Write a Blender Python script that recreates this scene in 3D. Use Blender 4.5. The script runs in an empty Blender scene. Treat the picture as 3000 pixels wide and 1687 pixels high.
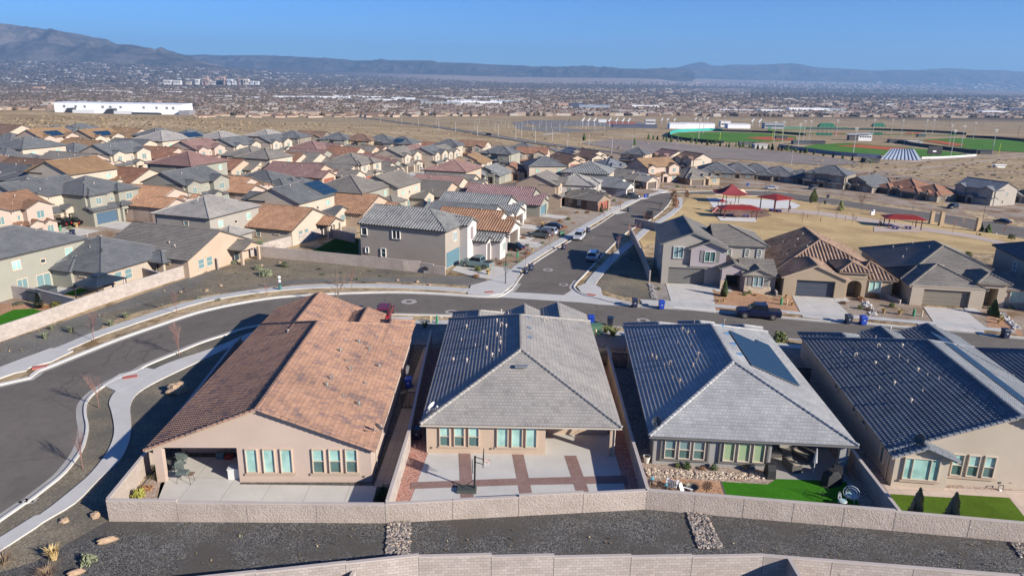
import bpy, bmesh, math, random
from mathutils import Vector, Matrix
from mathutils.geometry import delaunay_2d_cdt
R = math.radians
random.seed(7)
scene = bpy.context.scene
col = scene.collection

# ---------------------------------------------------------------- camera
PITCH = math.atan(621/2080); ROLL = R(1.0); CAMH = 30.0
cam_d = bpy.data.cameras.new('camera'); cam = bpy.data.objects.new('camera', cam_d); col.objects.link(cam)
cam_d.sensor_width = 36.0; cam_d.lens = 36.0*2080/3000; cam_d.clip_start = 1; cam_d.clip_end = 120000
cam.location = (0, 0, CAMH)
cam.rotation_euler = (Matrix.Rotation(R(90)-PITCH, 4, 'X') @ Matrix.Rotation(ROLL, 4, 'Z')).to_euler()
scene.camera = cam
scene.render.resolution_x = 1024; scene.render.resolution_y = 575

# ---------------------------------------------------------------- light
SUN_EL, SUN_ROT = R(23.3), R(123)
world = bpy.data.worlds.new('World'); scene.world = world; world.use_nodes = True
wn = world.node_tree.nodes; wl = world.node_tree.links
bg = wn['Background']; sky = wn.new('ShaderNodeTexSky'); sky.sky_type = 'NISHITA'; sky.sun_disc = False
sky.sun_elevation = SUN_EL; sky.sun_rotation = SUN_ROT; sky.altitude = 1600; sky.air_density = 1.0; sky.dust_density = 0.35; sky.ozone_density = 4.0
tn = wn.new('ShaderNodeMixRGB'); tn.blend_type = 'MULTIPLY'; tn.inputs[0].default_value = 1; tn.inputs[2].default_value = (.46, .86, 1.42, 1)
wl.new(sky.outputs[0], tn.inputs[1]); wl.new(tn.outputs[0], bg.inputs[0]); bg.inputs[1].default_value = 0.058
sun_d = bpy.data.lights.new('sun', 'SUN'); sun_d.energy = 4.7; sun_d.angle = R(0.53); sun_d.color = (1.0, 0.93, 0.82)
sun = bpy.data.objects.new('sun', sun_d); col.objects.link(sun)
sdir = Vector((math.sin(SUN_ROT)*math.cos(SUN_EL), math.cos(SUN_ROT)*math.cos(SUN_EL), math.sin(SUN_EL)))
sun.rotation_euler = sdir.to_track_quat('Z', 'Y').to_euler(); sun.location = (60, -40, 80)
vs = scene.view_settings; vs.view_transform = 'Standard'; vs.look = 'None'; vs.exposure = 0.8; vs.gamma = 1.0

# ---------------------------------------------------------------- terrain profile and ground lookup
BP = [(-1e5, 0), (105, 0), (500, -11.85), (1500, -60), (3000, -95), (8000, -130), (1e6, -130)]
def lin(t, P):
    for (a, b), (c, d) in zip(P, P[1:]):
        if t <= c: return b+(d-b)*(t-a)/(c-a)
    return P[-1][1]
SY = [(-1e5, 0), (105, 0), (170, 1), (500, 1), (1000, 0), (1e6, 0)]
XX = [(-1e6, 14.5), (-400, 14.5), (-250, 11.2), (0, 0), (150, -6.7), (300, -9), (1e6, -9)]
def hz(x, y): return lin(y, BP)+lin(x, XX)*lin(y, SY)
cp, sp, cr, sr = math.cos(PITCH), math.sin(PITCH), math.cos(ROLL), math.sin(ROLL)
def at(px, py, z=0.0):
    """survey helper: the place z metres above the terrain that lies along a sight line"""
    u = (px-1500)/2080; v = -(py-843.5)/2080
    a = u*cr-v*sr; b = u*sr+v*cr
    d = (a, cp+b*sp, -sp+b*cp)
    g = lambda t: CAMH+d[2]*t-hz(d[0]*t, d[1]*t)-z
    lo = 5.0; hi = lo
    while g(hi) > 0 and hi < 40000: lo = hi; hi = hi*1.04+2
    for _ in range(30):
        m = (lo+hi)/2
        if g(m) > 0: lo = m
        else: hi = m
    return (d[0]*lo, d[1]*lo)
def at3(px, py, z=0.0):
    x, y = at(px, py, z); return Vector((x, y, hz(x, y)+z))
def world_poly(pts, z=0.0): return [at(p[0], p[1], z) for p in pts]

# ---------------------------------------------------------------- materials
MATS = {}
def _mat(name):
    m = bpy.data.materials.new(name); m.use_nodes = True
    nt = m.node_tree; return m, nt, nt.nodes, nt.links, nt.nodes['Principled BSDF']
def N(ns, t, **k):
    n = ns.new(t)
    for a, b in k.items(): setattr(n, a, b)
    return n
def ramp(ns, stops):
    r = ns.new('ShaderNodeValToRGB'); e = r.color_ramp.elements
    e[0].position = stops[0][0]; e[0].color = (*stops[0][1], 1); e[1].position = stops[-1][0]; e[1].color = (*stops[-1][1], 1)
    for p, c in stops[1:-1]:
        x = e.new(p); x.color = (*c, 1)
    return r
def mul(c, k): return tuple(min(1, v*k) for v in c)
def plain(name, c, rough=0.7, metal=0.0, spec=0.5, noise=0.0, scale=3.0):
    if name in MATS: return MATS[name]
    m, nt, ns, L, b = _mat(name)
    b.inputs['Base Color'].default_value = (*c, 1); b.inputs['Roughness'].default_value = rough; b.inputs['Metallic'].default_value = metal
    b.inputs['Specular IOR Level'].default_value = spec
    if noise:
        tc = N(ns, 'ShaderNodeTexCoord'); nz = N(ns, 'ShaderNodeTexNoise'); nz.inputs['Scale'].default_value = scale; nz.inputs['Detail'].default_value = 4
        L.new(tc.outputs['Object'], nz.inputs['Vector'])
        r = ramp(ns, [(0.25, mul(c, 1-noise)), (0.75, mul(c, 1+noise))]); L.new(nz.outputs['Fac'], r.inputs[0]); L.new(r.outputs[0], b.inputs['Base Color'])
    MATS[name] = m; return m
def stucco(name, c):
    if name in MATS: return MATS[name]
    m, nt, ns, L, b = _mat(name); b.inputs['Roughness'].default_value = 0.92; b.inputs['Specular IOR Level'].default_value = 0.15
    g = N(ns, 'ShaderNodeNewGeometry'); n1 = N(ns, 'ShaderNodeTexNoise'); n1.inputs['Scale'].default_value = 0.35; n1.inputs['Detail'].default_value = 5
    n2 = N(ns, 'ShaderNodeTexNoise'); n2.inputs['Scale'].default_value = 14; n2.inputs['Detail'].default_value = 3
    L.new(g.outputs['Position'], n1.inputs['Vector']); L.new(g.outputs['Position'], n2.inputs['Vector'])
    r = ramp(ns, [(0.3, mul(c, 0.93)), (0.7, mul(c, 1.05))]); L.new(n1.outputs['Fac'], r.inputs[0])
    mx = N(ns, 'ShaderNodeMixRGB', blend_type='MULTIPLY'); mx.inputs[0].default_value = 0.35
    r2 = ramp(ns, [(0.3, (0.8, 0.8, 0.8)), (0.65, (1, 1, 1))]); L.new(n2.outputs['Fac'], r2.inputs[0])
    L.new(r.outputs[0], mx.inputs[1]); L.new(r2.outputs[0], mx.inputs[2]); L.new(mx.outputs[0], b.inputs['Base Color'])
    bu = N(ns, 'ShaderNodeBump'); bu.inputs['Strength'].default_value = 0.25; bu.inputs['Distance'].default_value = 0.02
    L.new(n2.outputs['Fac'], bu.inputs['Height']); L.new(bu.outputs[0], b.inputs['Normal'])
    MATS[name] = m; return m
def tile(name, cols, tw=0.3, th=0.36, patch=0.6, gap=0.45, rough=0.85):
    """concrete roof tiles: one random colour per tile, drifting in patches; UV is in metres"""
    if name in MATS: return MATS[name]
    m, nt, ns, L, b = _mat(name); b.inputs['Roughness'].default_value = rough; b.inputs['Specular IOR Level'].default_value = 0.25
    uv = N(ns, 'ShaderNodeUVMap'); uv.uv_map = 'UVMap'
    sep = N(ns, 'ShaderNodeSeparateXYZ'); L.new(uv.outputs[0], sep.inputs[0])
    def mth(op, a, bb=None):
        n = N(ns, 'ShaderNodeMath', operation=op)
        for i, v in enumerate((a, bb)):
            if v is None: continue
            if isinstance(v, (int, float)): n.inputs[i].default_value = v
            else: L.new(v, n.inputs[i])
        return n.outputs[0]
    vy = mth('DIVIDE', sep.outputs[1], th); fy = mth('FLOOR', vy)
    odd = mth('MULTIPLY', mth('MODULO', fy, 2.0), 0.5)
    vx = mth('ADD', mth('DIVIDE', sep.outputs[0], tw), odd); fx = mth('FLOOR', vx)
    cmb = N(ns, 'ShaderNodeCombineXYZ'); L.new(fx, cmb.inputs[0]); L.new(fy, cmb.inputs[1])
    wn_ = N(ns, 'ShaderNodeTexWhiteNoise'); L.new(cmb.outputs[0], wn_.inputs['Vector'])
    sc = N(ns, 'ShaderNodeVectorMath', operation='SCALE'); sc.inputs['Scale'].default_value = 0.22; L.new(cmb.outputs[0], sc.inputs[0])
    pn = N(ns, 'ShaderNodeTexNoise'); pn.inputs['Scale'].default_value = 1.0; pn.inputs['Detail'].default_value = 3; L.new(sc.outputs[0], pn.inputs['Vector'])
    f = mth('ADD', mth('MULTIPLY', wn_.outputs['Value'], 1-patch), mth('MULTIPLY', mth('MULTIPLY', mth('SUBTRACT', pn.outputs['Fac'], 0.5), 2.6), patch))
    f = mth('ADD', f, patch*0.5)
    r = ramp(ns, [(i/(len(cols)-1), c) for i, c in enumerate(cols)]); L.new(f, r.inputs[0])
    ex = mth('MINIMUM', mth('FRACT', vx), mth('SUBTRACT', 1.0, mth('FRACT', vx)))
    ey = mth('FRACT', vy)
    jx = mth('GREATER_THAN', ex, 0.035); jy = mth('GREATER_THAN', ey, 0.07)
    j = mth('ADD', mth('MULTIPLY', mth('MULTIPLY', jx, jy), 1-gap), gap)
    mx = N(ns, 'ShaderNodeMixRGB', blend_type='MULTIPLY'); mx.inputs[0].default_value = 1; L.new(r.outputs[0], mx.inputs[1]); L.new(j, mx.inputs[2])
    # dust and weathering streaks
    g = N(ns, 'ShaderNodeNewGeometry'); wz = N(ns, 'ShaderNodeTexNoise'); wz.inputs['Scale'].default_value = 0.25; wz.inputs['Detail'].default_value = 6; L.new(g.outputs['Position'], wz.inputs['Vector'])
    rw = ramp(ns, [(0.3, (0.86, 0.86, 0.86)), (0.7, (1.1, 1.09, 1.06))]); L.new(wz.outputs['Fac'], rw.inputs[0])
    m2 = N(ns, 'ShaderNodeMixRGB', blend_type='MULTIPLY'); m2.inputs[0].default_value = 1; L.new(mx.outputs[0], m2.inputs[1]); L.new(rw.outputs[0], m2.inputs[2])
    L.new(m2.outputs[0], b.inputs['Base Color'])
    MATS[name] = m; return m
def block(name, c1, c2, w=0.4, h=0.2, mortar=0.8, rough_face=0.0):
    """masonry; UV in metres"""
    if name in MATS: return MATS[name]
    m, nt, ns, L, b = _mat(name); b.inputs['Roughness'].default_value = 0.95; b.inputs['Specular IOR Level'].default_value = 0.1
    uv = N(ns, 'ShaderNodeUVMap'); uv.uv_map = 'UVMap'
    br = N(ns, 'ShaderNodeTexBrick'); L.new(uv.outputs[0], br.inputs['Vector'])
    br.inputs['Color1'].default_value = (*c1, 1); br.inputs['Color2'].default_value = (*c2, 1); br.inputs['Mortar'].default_value = (*mul(c1, mortar), 1)
    br.inputs['Scale'].default_value = 1; br.inputs['Brick Width'].default_value = w; br.inputs['Row Height'].default_value = h; br.inputs['Mortar Size'].default_value = 0.012; br.inputs['Mortar Smooth'].default_value = 0.4
    g = N(ns, 'ShaderNodeNewGeometry'); n1 = N(ns, 'ShaderNodeTexNoise'); n1.inputs['Scale'].default_value = 0.5; n1.inputs['Detail'].default_value = 6; L.new(g.outputs['Position'], n1.inputs['Vector'])
    r = ramp(ns, [(0.3, (0.87, 0.86, 0.85)), (0.7, (1.05, 1.05, 1.05))]); L.new(n1.outputs['Fac'], r.inputs[0])
    mx = N(ns, 'ShaderNodeMixRGB', blend_type='MULTIPLY'); mx.inputs[0].default_value = 1; L.new(br.outputs['Color'], mx.inputs[1]); L.new(r.outputs[0], mx.inputs[2])
    out = mx.outputs[0]
    if rough_face:
        n2 = N(ns, 'ShaderNodeTexNoise'); n2.inputs['Scale'].default_value = 7; n2.inputs['Detail'].default_value = 5; n2.inputs['Roughness'].default_value = 0.7; L.new(g.outputs['Position'], n2.inputs['Vector'])
        bu = N(ns, 'ShaderNodeBump'); bu.inputs['Strength'].default_value = 1; bu.inputs['Distance'].default_value = rough_face
        L.new(n2.outputs['Fac'], bu.inputs['Height']); L.new(bu.outputs[0], b.inputs['Normal'])
    L.new(out, b.inputs['Base Color']); MATS[name] = m; return m
def granular(name, cols, scale=18, big=0.12, bump=0.03, big_amt=0.25, coords='Position', tint=None, tint_scale=0.05):
    """gravel, soil, dry grass: fine grains plus broad drift in colour"""
    if name in MATS: return MATS[name]
    m, nt, ns, L, b = _mat(name); b.inputs['Roughness'].default_value = 1.0; b.inputs['Specular IOR Level'].default_value = 0.05
    g = N(ns, 'ShaderNodeNewGeometry')
    v = N(ns, 'ShaderNodeTexVoronoi'); v.inputs['Scale'].default_value = scale; L.new(g.outputs['Position'], v.inputs['Vector'])
    sp_ = N(ns, 'ShaderNodeSeparateColor'); L.new(v.outputs['Color'], sp_.inputs[0])
    r = ramp(ns, [(i/(len(cols)-1), c) for i, c in enumerate(cols)]); L.new(sp_.outputs[0], r.inputs[0])
    n1 = N(ns, 'ShaderNodeTexNoise'); n1.inputs['Scale'].default_value = big; n1.inputs['Detail'].default_value = 8; n1.inputs['Roughness'].default_value = 0.65; L.new(g.outputs['Position'], n1.inputs['Vector'])
    r2 = ramp(ns, [(0.3, (1-big_amt,)*3), (0.7, (1+big_amt,)*3)]); L.new(n1.outputs['Fac'], r2.inputs[0])
    mx = N(ns, 'ShaderNodeMixRGB', blend_type='MULTIPLY'); mx.inputs[0].default_value = 1; L.new(r.outputs[0], mx.inputs[1]); L.new(r2.outputs[0], mx.inputs[2])
    out = mx.outputs[0]
    if tint:
        n3 = N(ns, 'ShaderNodeTexNoise'); n3.inputs['Scale'].default_value = tint_scale; n3.inputs['Detail'].default_value = 9; n3.inputs['Roughness'].default_value = 0.7; L.new(g.outputs['Position'], n3.inputs['Vector'])
        r3 = ramp(ns, [(0.46, (0, 0, 0)), (0.6, (1, 1, 1))]); L.new(n3.outputs['Fac'], r3.inputs[0])
        m3 = N(ns, 'ShaderNodeMixRGB'); L.new(r3.outputs[0], m3.inputs[0]); L.new(out, m3.inputs[1]); m3.inputs[2].default_value = (*tint, 1); out = m3.outputs[0]
    L.new(out, b.inputs['Base Color'])
    bu = N(ns, 'ShaderNodeBump'); bu.inputs['Strength'].default_value = 0.8; bu.inputs['Distance'].default_value = bump
    L.new(sp_.outputs[1], bu.inputs['Height']); L.new(bu.outputs[0], b.inputs['Normal'])
    MATS[name] = m; return m
def glass(name, c=(0.05, 0.08, 0.09), rough=0.08):
    return plain(name, c, rough, 0.0, 0.8)
def blinds(name, c, c2, h=0.07):
    """window glass over horizontal blinds: fine slat lines by height"""
    if name in MATS: return MATS[name]
    m, nt, ns, L, b = _mat(name); b.inputs['Roughness'].default_value = 0.12; b.inputs['Specular IOR Level'].default_value = 0.8
    g = N(ns, 'ShaderNodeNewGeometry'); s = N(ns, 'ShaderNodeSeparateXYZ'); L.new(g.outputs['Position'], s.inputs[0])
    a = N(ns, 'ShaderNodeMath', operation='DIVIDE'); a.inputs[1].default_value = h; L.new(s.outputs[2], a.inputs[0])
    f = N(ns, 'ShaderNodeMath', operation='FRACT'); L.new(a.outputs[0], f.inputs[0])
    r = ramp(ns, [(0.0, c2), (0.35, c)]); L.new(f.outputs[0], r.inputs[0])
    n = N(ns, 'ShaderNodeTexNoise'); n.inputs['Scale'].default_value = .9; n.inputs['Detail'].default_value = 3; L.new(g.outputs['Position'], n.inputs['Vector'])
    r2 = ramp(ns, [(.36, (.72,.76,.76)), (.58, (1.05,1.05,1.05))]); L.new(n.outputs['Fac'], r2.inputs[0])  # soft noise painted into the pane colour in place of uneven glints
    mx = N(ns, 'ShaderNodeMixRGB', blend_type='MULTIPLY'); mx.inputs[0].default_value = 1; L.new(r.outputs[0], mx.inputs[1]); L.new(r2.outputs[0], mx.inputs[2]); L.new(mx.outputs[0], b.inputs['Base Color'])
    MATS[name] = m; return m

# ---------------------------------------------------------------- mesh builder
class MB:
    def __init__(s): s.v = []; s.f = []; s.u = []; s.m = []; s.sm = []
    def face(s, pts, uv=None, mi=0, smooth=False):
        n = len(s.v); s.v.extend([tuple(p) for p in pts]); s.f.append(tuple(range(n, n+len(pts))))
        if uv is None:
            a = Vector(pts[0]); e = (Vector(pts[1])-a)
            e = e.normalized() if e.length > 1e-9 else Vector((1, 0, 0))
            nn = None
            for k in range(2, len(pts)):
                c = e.cross(Vector(pts[k])-a)
                if c.length > 1e-9: nn = c.normalized(); break
            if nn is None: nn = Vector((0, 0, 1))
            if abs(nn.z) < 0.7: hd = Vector((-nn.y, nn.x, 0)).normalized(); uv = [(Vector(p).dot(hd), p[2]) for p in pts]
            else: uv = [(p[0], p[1]) for p in pts]
        s.u.extend(uv); s.m.append(mi); s.sm.append(smooth)
    def box(s, x0, x1, y0, y1, z0, z1, mi=0, T=None, taper=None):
        c = [(x0, y0, z0), (x1, y0, z0), (x1, y1, z0), (x0, y1, z0), (x0, y0, z1), (x1, y0, z1), (x1, y1, z1), (x0, y1, z1)]
        if taper:
            mx, my = (x0+x1)/2, (y0+y1)/2
            c = c[:4]+[(mx+(x-mx)*taper[0], my+(y-my)*taper[1], z) for x, y, z in c[4:]]
        if T: c = [tuple(T @ Vector(p)) for p in c]
        for q in ((0, 3, 2, 1), (4, 5, 6, 7), (0, 1, 5, 4), (1, 2, 6, 5), (2, 3, 7, 6), (3, 0, 4, 7)): s.face([c[i] for i in q], mi=mi)
    def obox(s, p, q, w, z0, z1, mi=0, z0b=None, z1b=None):
        """box along the segment p-q, width w"""
        d = Vector((q[0]-p[0], q[1]-p[1])); L_ = d.length; d /= L_; n = Vector((-d.y, d.x))*w/2
        z0b = z0 if z0b is None else z0b; z1b = z1 if z1b is None else z1b
        a = [(p[0]+n.x, p[1]+n.y), (p[0]-n.x, p[1]-n.y), (q[0]-n.x, q[1]-n.y), (q[0]+n.x, q[1]+n.y)]
        zz0 = [z0, z0, z0b, z0b]; zz1 = [z1, z1, z1b, z1b]
        b = [(*a[i], zz0[i]) for i in range(4)]; t = [(*a[i], zz1[i]) for i in range(4)]
        s.face(t, mi=mi); s.face(b[::-1], mi=mi)
        for i in range(4):
            j = (i+1) % 4
            u0, u1 = (0, L_) if i in (1, 3) else (0, w)
            s.face([b[i], b[j], t[j], t[i]], [(u0, zz0[i]), (u1, zz0[j]), (u1, zz1[j]), (u0, zz1[i])], mi)
    def prism(s, poly, z0, z1, mi=0, side_mi=None, bottom=False):
        """poly ccw list of xy; z may be functions of (x,y)"""
        f0 = z0 if callable(z0) else (lambda x, y: z0); f1 = z1 if callable(z1) else (lambda x, y: z1)
        side_mi = mi if side_mi is None else side_mi
        s.face([(x, y, f1(x, y)) for x, y in poly], mi=mi)
        if bottom: s.face([(x, y, f0(x, y)) for x, y in poly[::-1]], mi=mi)
        L_ = 0
        for i in range(len(poly)):
            a = poly[i]; b = poly[(i+1) % len(poly)]; d = math.dist(a, b)
            s.face([(*a, f0(*a)), (*b, f0(*b)), (*b, f1(*b)), (*a, f1(*a))], [(L_, f0(*a)), (L_+d, f0(*b)), (L_+d, f1(*b)), (L_, f1(*a))], side_mi); L_ += d
    def tube(s, pts, r, n=6, mi=0, smooth=True, cap=True):
        """r number or list"""
        pts = [Vector(p) for p in pts]; rr = r if isinstance(r, (list, tuple)) else [r]*len(pts)
        rings = []; prev = None
        for i, p in enumerate(pts):
            d = (pts[min(i+1, len(pts)-1)]-pts[max(i-1, 0)])
            d = d.normalized() if d.length > 1e-9 else Vector((0, 0, 1))
            x = d.orthogonal().normalized() if prev is None else (prev-d*prev.dot(d)).normalized()
            prev = x; y = d.cross(x)
            rings.append([p+(x*math.cos(2*math.pi*k/n)+y*math.sin(2*math.pi*k/n))*rr[i] for k in range(n)])
        for a, b in zip(rings, rings[1:]):
            for k in range(n): s.face([a[k], a[(k+1) % n], b[(k+1) % n], b[k]], mi=mi, smooth=smooth)
        if cap: s.face(rings[0][::-1], mi=mi); s.face(rings[-1], mi=mi)
    def cyl(s, x, y, z0, z1, r, r2=None, n=12, mi=0): s.tube([(x, y, z0), (x, y, z1)], [r, r if r2 is None else r2], n, mi)
    def lathe(s, prof, c=(0, 0, 0), n=12, mi=0, T=None):
        """prof list of (r,z)"""
        P = [[Vector((c[0]+r*math.cos(2*math.pi*k/n), c[1]+r*math.sin(2*math.pi*k/n), c[2]+z)) for k in range(n)] for r, z in prof]
        if T: P = [[T @ p for p in r] for r in P]
        for a, b in zip(P, P[1:]):
            for k in range(n): s.face([a[k], a[(k+1) % n], b[(k+1) % n], b[k]], mi=mi, smooth=True)
        s.face(P[0][::-1], mi=mi); s.face(P[-1], mi=mi)
    def blob(s, c, r, sz=1.0, seed=0, n=8, rough=0.25, mi=0, sx=1.0, flat=False):
        rnd = random.Random(seed); rows = n//2+1; P = []
        for i in range(rows+1):
            th = math.pi*i/rows; row = []
            for k in range(n):
                ph = 2*math.pi*k/n; q = r*(1+rnd.uniform(-rough, rough))
                if i in (0, rows): q = r
                row.append(Vector((c[0]+q*sx*math.sin(th)*math.cos(ph), c[1]+q*math.sin(th)*math.sin(ph), c[2]+q*sz*math.cos(th))))
            P.append(row)
        for a, b in zip(P, P[1:]):
            for k in range(n): s.face([b[k], b[(k+1) % n], a[(k+1) % n], a[k]], mi=mi, smooth=not flat)
    def build(s, name, mats, parent=None, merge=False):
        me = bpy.data.meshes.new(name); me.from_pydata(s.v, [], s.f)
        uvl = me.uv_layers.new(name='UVMap'); flat = [c for q in s.u for c in q]; uvl.data.foreach_set('uv', flat)
        if not isinstance(mats, (list, tuple)): mats = [mats]
        for m in mats: me.materials.append(m)
        me.polygons.foreach_set('material_index', s.m); me.polygons.foreach_set('use_smooth', s.sm)
        if merge:
            bm = bmesh.new(); bm.from_mesh(me); bmesh.ops.remove_doubles(bm, verts=bm.verts, dist=1e-4); bm.to_mesh(me); bm.free()
        me.update()
        o = bpy.data.objects.new(name, me); col.objects.link(o)
        if parent: o.parent = parent
        return o
def tag(o, label=None, cat=None, group=None, kind=None):
    if label: o['label'] = label
    if cat: o['category'] = cat
    if group: o['group'] = group
    if kind: o['kind'] = kind
    return o
_W = ['first', 'second', 'third', 'fourth', 'fifth', 'sixth', 'seventh', 'eighth', 'ninth', 'tenth', 'eleventh', 'twelfth']
def nth(i, n):
    """place of item i of n counted from the nearer end"""
    if i == 0: return 'leftmost'
    if i == n-1: return 'rightmost'
    if n == 3: return 'middle'
    k = i if i < n/2 else n-1-i; e = 'left' if i < n/2 else 'right'
    w = _W[k] if k < 12 else f"{k+1}{'st' if (k+1) % 10 == 1 and k != 10 else 'nd' if (k+1) % 10 == 2 and k != 11 else 'rd' if (k+1) % 10 == 3 and k != 12 else 'th'}"
    return f"{w} from {e}"
def ranks(qs):
    o = sorted(range(len(qs)), key=lambda i: qs[i][0]); return {j: nth(k, len(qs)) for k, j in enumerate(o)}
def empty(name, loc, rz=0.0, label=None, cat=None, group=None):
    o = bpy.data.objects.new(name, None); col.objects.link(o); o.location = loc; o.rotation_euler = (0, 0, rz); o.empty_display_size = 0.5
    return tag(o, label, cat, group)
def copy_tree(o, parent=None):
    c = o.copy(); col.objects.link(c); c.parent = parent
    for ch in list(o.children): copy_tree(ch, c)
    return c
def placed(proto, loc, rz=0.0, label=None, group=None, scale=None, used={}):
    o = copy_tree(proto) if used.get(proto.name) else proto
    used[proto.name] = True
    o.location = loc; o.rotation_euler = (0, 0, rz)
    if scale: o.scale = (scale,)*3 if isinstance(scale, (int, float)) else scale
    if label: o['label'] = label
    if group: o['group'] = group
    return o
# polygon clipping in the plane: keep side where a*x+b*y>=c
def clip(poly, a, b, c):
    out = []
    for i in range(len(poly)):
        p, q = poly[i], poly[(i+1) % len(poly)]; dp = a*p[0]+b*p[1]-c; dq = a*q[0]+b*q[1]-c
        if dp >= 0: out.append(p)
        if (dp > 0 and dq < 0) or (dp < 0 and dq > 0):
            t = dp/(dp-dq); out.append((p[0]+(q[0]-p[0])*t, p[1]+(q[1]-p[1])*t))
    return out
def area2(p): return sum(p[i][0]*p[(i+1) % len(p)][1]-p[(i+1) % len(p)][0]*p[i][1] for i in range(len(p)))
def sheet(name, poly, z, mat, kind='structure', skirt=0.0, label=None, cat=None, parent=None, top_mat=None):
    """flat or draped sheet over the terrain, z metres above it, optional skirt"""
    if area2(poly) < 0: poly = poly[::-1]
    bm = bmesh.new(); pieces = [poly]
    if max(p[1] for p in poly) > 105:
        zz = .045
        gys = [105+12*k for k in range(0, 60)]
        for ax in (1, 0):
            out = []
            for pl in pieces:
                vals = [p[ax] for p in pl]; lo, hi = min(vals), max(vals)
                cuts = [c for c in (gys if ax else range(-1200, 1200, 15)) if lo < c < hi]
                if ax == 0 and max(p[1] for p in pl) <= 105: cuts = []
                L_ = [-1e9]+cuts+[1e9]
                for l, h in zip(L_, L_[1:]):
                    q = clip(clip(pl, ax == 0, ax == 1, l), -(ax == 0), -(ax == 1), -h) if cuts else pl
                    if len(q) > 2: out.append(q)
            pieces = out
    for pp in pieces:
        pts = []
        for p in pp:
            if not pts or math.dist(p, pts[-1]) > 1e-4: pts.append(p)
        if len(pts) > 2 and math.dist(pts[0], pts[-1]) < 1e-4: pts.pop()
        if len(pts) < 3: continue
        vo, eo, fo, _, _, _ = delaunay_2d_cdt([Vector(q) for q in pts], [], [list(range(len(pts)))], 1, 1e-5)
        bv = [bm.verts.new((q.x, q.y, hz(q.x, q.y)+z+(.03 if q.y > 105.01 else 0))) for q in vo]
        for f in fo: bm.faces.new([bv[i] for i in f])
    if skirt:
        for i in range(len(poly)):
            a, b = poly[i], poly[(i+1) % len(poly)]
            bm.faces.new([bm.verts.new(v) for v in ((*a, hz(*a[:2])+z-skirt), (*b, hz(*b[:2])+z-skirt), (*b, hz(*b[:2])+z), (*a, hz(*a[:2])+z))])
    uvl = bm.loops.layers.uv.new('UVMap')
    for f in bm.faces:
        for l in f.loops: l[uvl].uv = (l.vert.co.x, l.vert.co.y)
    me = bpy.data.meshes.new(name); bm.to_mesh(me); bm.free(); me.materials.append(mat)
    o = bpy.data.objects.new(name, me); col.objects.link(o)
    if parent: o.parent = parent
    else: tag(o, label, cat, None, kind)
    return o
def smooth_line(pts, n=4):
    """Catmull-Rom"""
    out = []
    P = [pts[0]]+list(pts)+[pts[-1]]
    for i in range(1, len(P)-2):
        for k in range(n):
            t = k/n; a, b, c, d = P[i-1], P[i], P[i+1], P[i+2]
            out.append(tuple(0.5*((2*b[j])+(-a[j]+c[j])*t+(2*a[j]-5*b[j]+4*c[j]-d[j])*t*t+(-a[j]+3*b[j]-3*c[j]+d[j])*t**3) for j in range(2)))
    out.append(tuple(pts[-1])); return out
def offset_line(pts, d):
    out = []
    for i, p in enumerate(pts):
        a = pts[max(i-1, 0)]; b = pts[min(i+1, len(pts)-1)]; t = Vector((b[0]-a[0], b[1]-a[1])).normalized()
        out.append((p[0]-t.y*d, p[1]+t.x*d))
    return out
def ribbon(name, pts, w, z, mat, skirt=0.0, kind='structure', centre=True, dens=1):
    """band of width w; centre line or right-hand edge (band to the left)"""
    a = offset_line(pts, -w/2 if centre else 0); b = offset_line(pts, w/2 if centre else w)
    mb = MB()
    for i in range(len(pts)-1):
        q = [a[i], a[i+1], b[i+1], b[i]]
        mb.face([(x, y, hz(x, y)+z) for x, y in q], [(x, y) for x, y in q])
        if skirt:
            for p, r_ in ((a[i], a[i+1]), (b[i+1], b[i])):
                mb.face([(*p, hz(*p[:2])+z-skirt), (*r_, hz(*r_[:2])+z-skirt), (*r_, hz(*r_[:2])+z), (*p, hz(*p[:2])+z)])
    if skirt:
        for p, r_ in ((b[0], a[0]), (a[-1], b[-1])): mb.face([(*p, hz(*p[:2])+z-skirt), (*r_, hz(*r_[:2])+z-skirt), (*r_, hz(*r_[:2])+z), (*p, hz(*p[:2])+z)])
    o = mb.build(name, mat); o['kind'] = kind
    return o
# ---------------------------------------------------------------- palette
ROOF = {
 'clay':   [(.15,.11,.11),(.24,.155,.135),(.34,.20,.14),(.39,.235,.165),(.22,.155,.145)],
 'orange': [(.20,.115,.08),(.29,.165,.105),(.36,.22,.145)],
 'rust':   [(.20,.11,.08),(.30,.155,.10),(.38,.21,.14)],
 'tan':    [(.23,.145,.085),(.30,.19,.11),(.35,.235,.14)],
 'mauve':  [(.19,.12,.115),(.26,.16,.145),(.30,.20,.18)],
 'brown':  [(.15,.10,.08),(.21,.135,.10),(.26,.18,.14)],
 'grey':   [(.24,.225,.215),(.33,.31,.29),(.38,.35,.32)],
 'silver': [(.27,.27,.28),(.34,.34,.345),(.42,.42,.42)],
 'slate':  [(.10,.105,.115),(.145,.15,.16),(.18,.185,.19)],
 'taupe':  [(.17,.155,.14),(.22,.20,.18),(.26,.24,.21)],
 'blue':   [(.13,.145,.17),(.19,.205,.23),(.24,.25,.27)],
 'violet': [(.19,.125,.135),(.26,.165,.17),(.29,.20,.20)],
 'steel': [(.15,.155,.165),(.21,.215,.22),(.26,.265,.27)],
}
WALLC = {'cream': (.47,.40,.32), 'sand': (.45,.345,.26), 'pink': (.46,.36,.30), 'beige': (.42,.35,.28), 'sage': (.29,.28,.235), 'greige': (.33,.30,.265),
         'grey': (.30,.29,.28), 'taupe': (.25,.215,.18), 'brown': (.25,.19,.145), 'white': (.53,.495,.455), 'tan': (.37,.29,.205)}
def roof_mat(c, ribbed=False): return tile('roof_'+c, ROOF[c])
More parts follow.
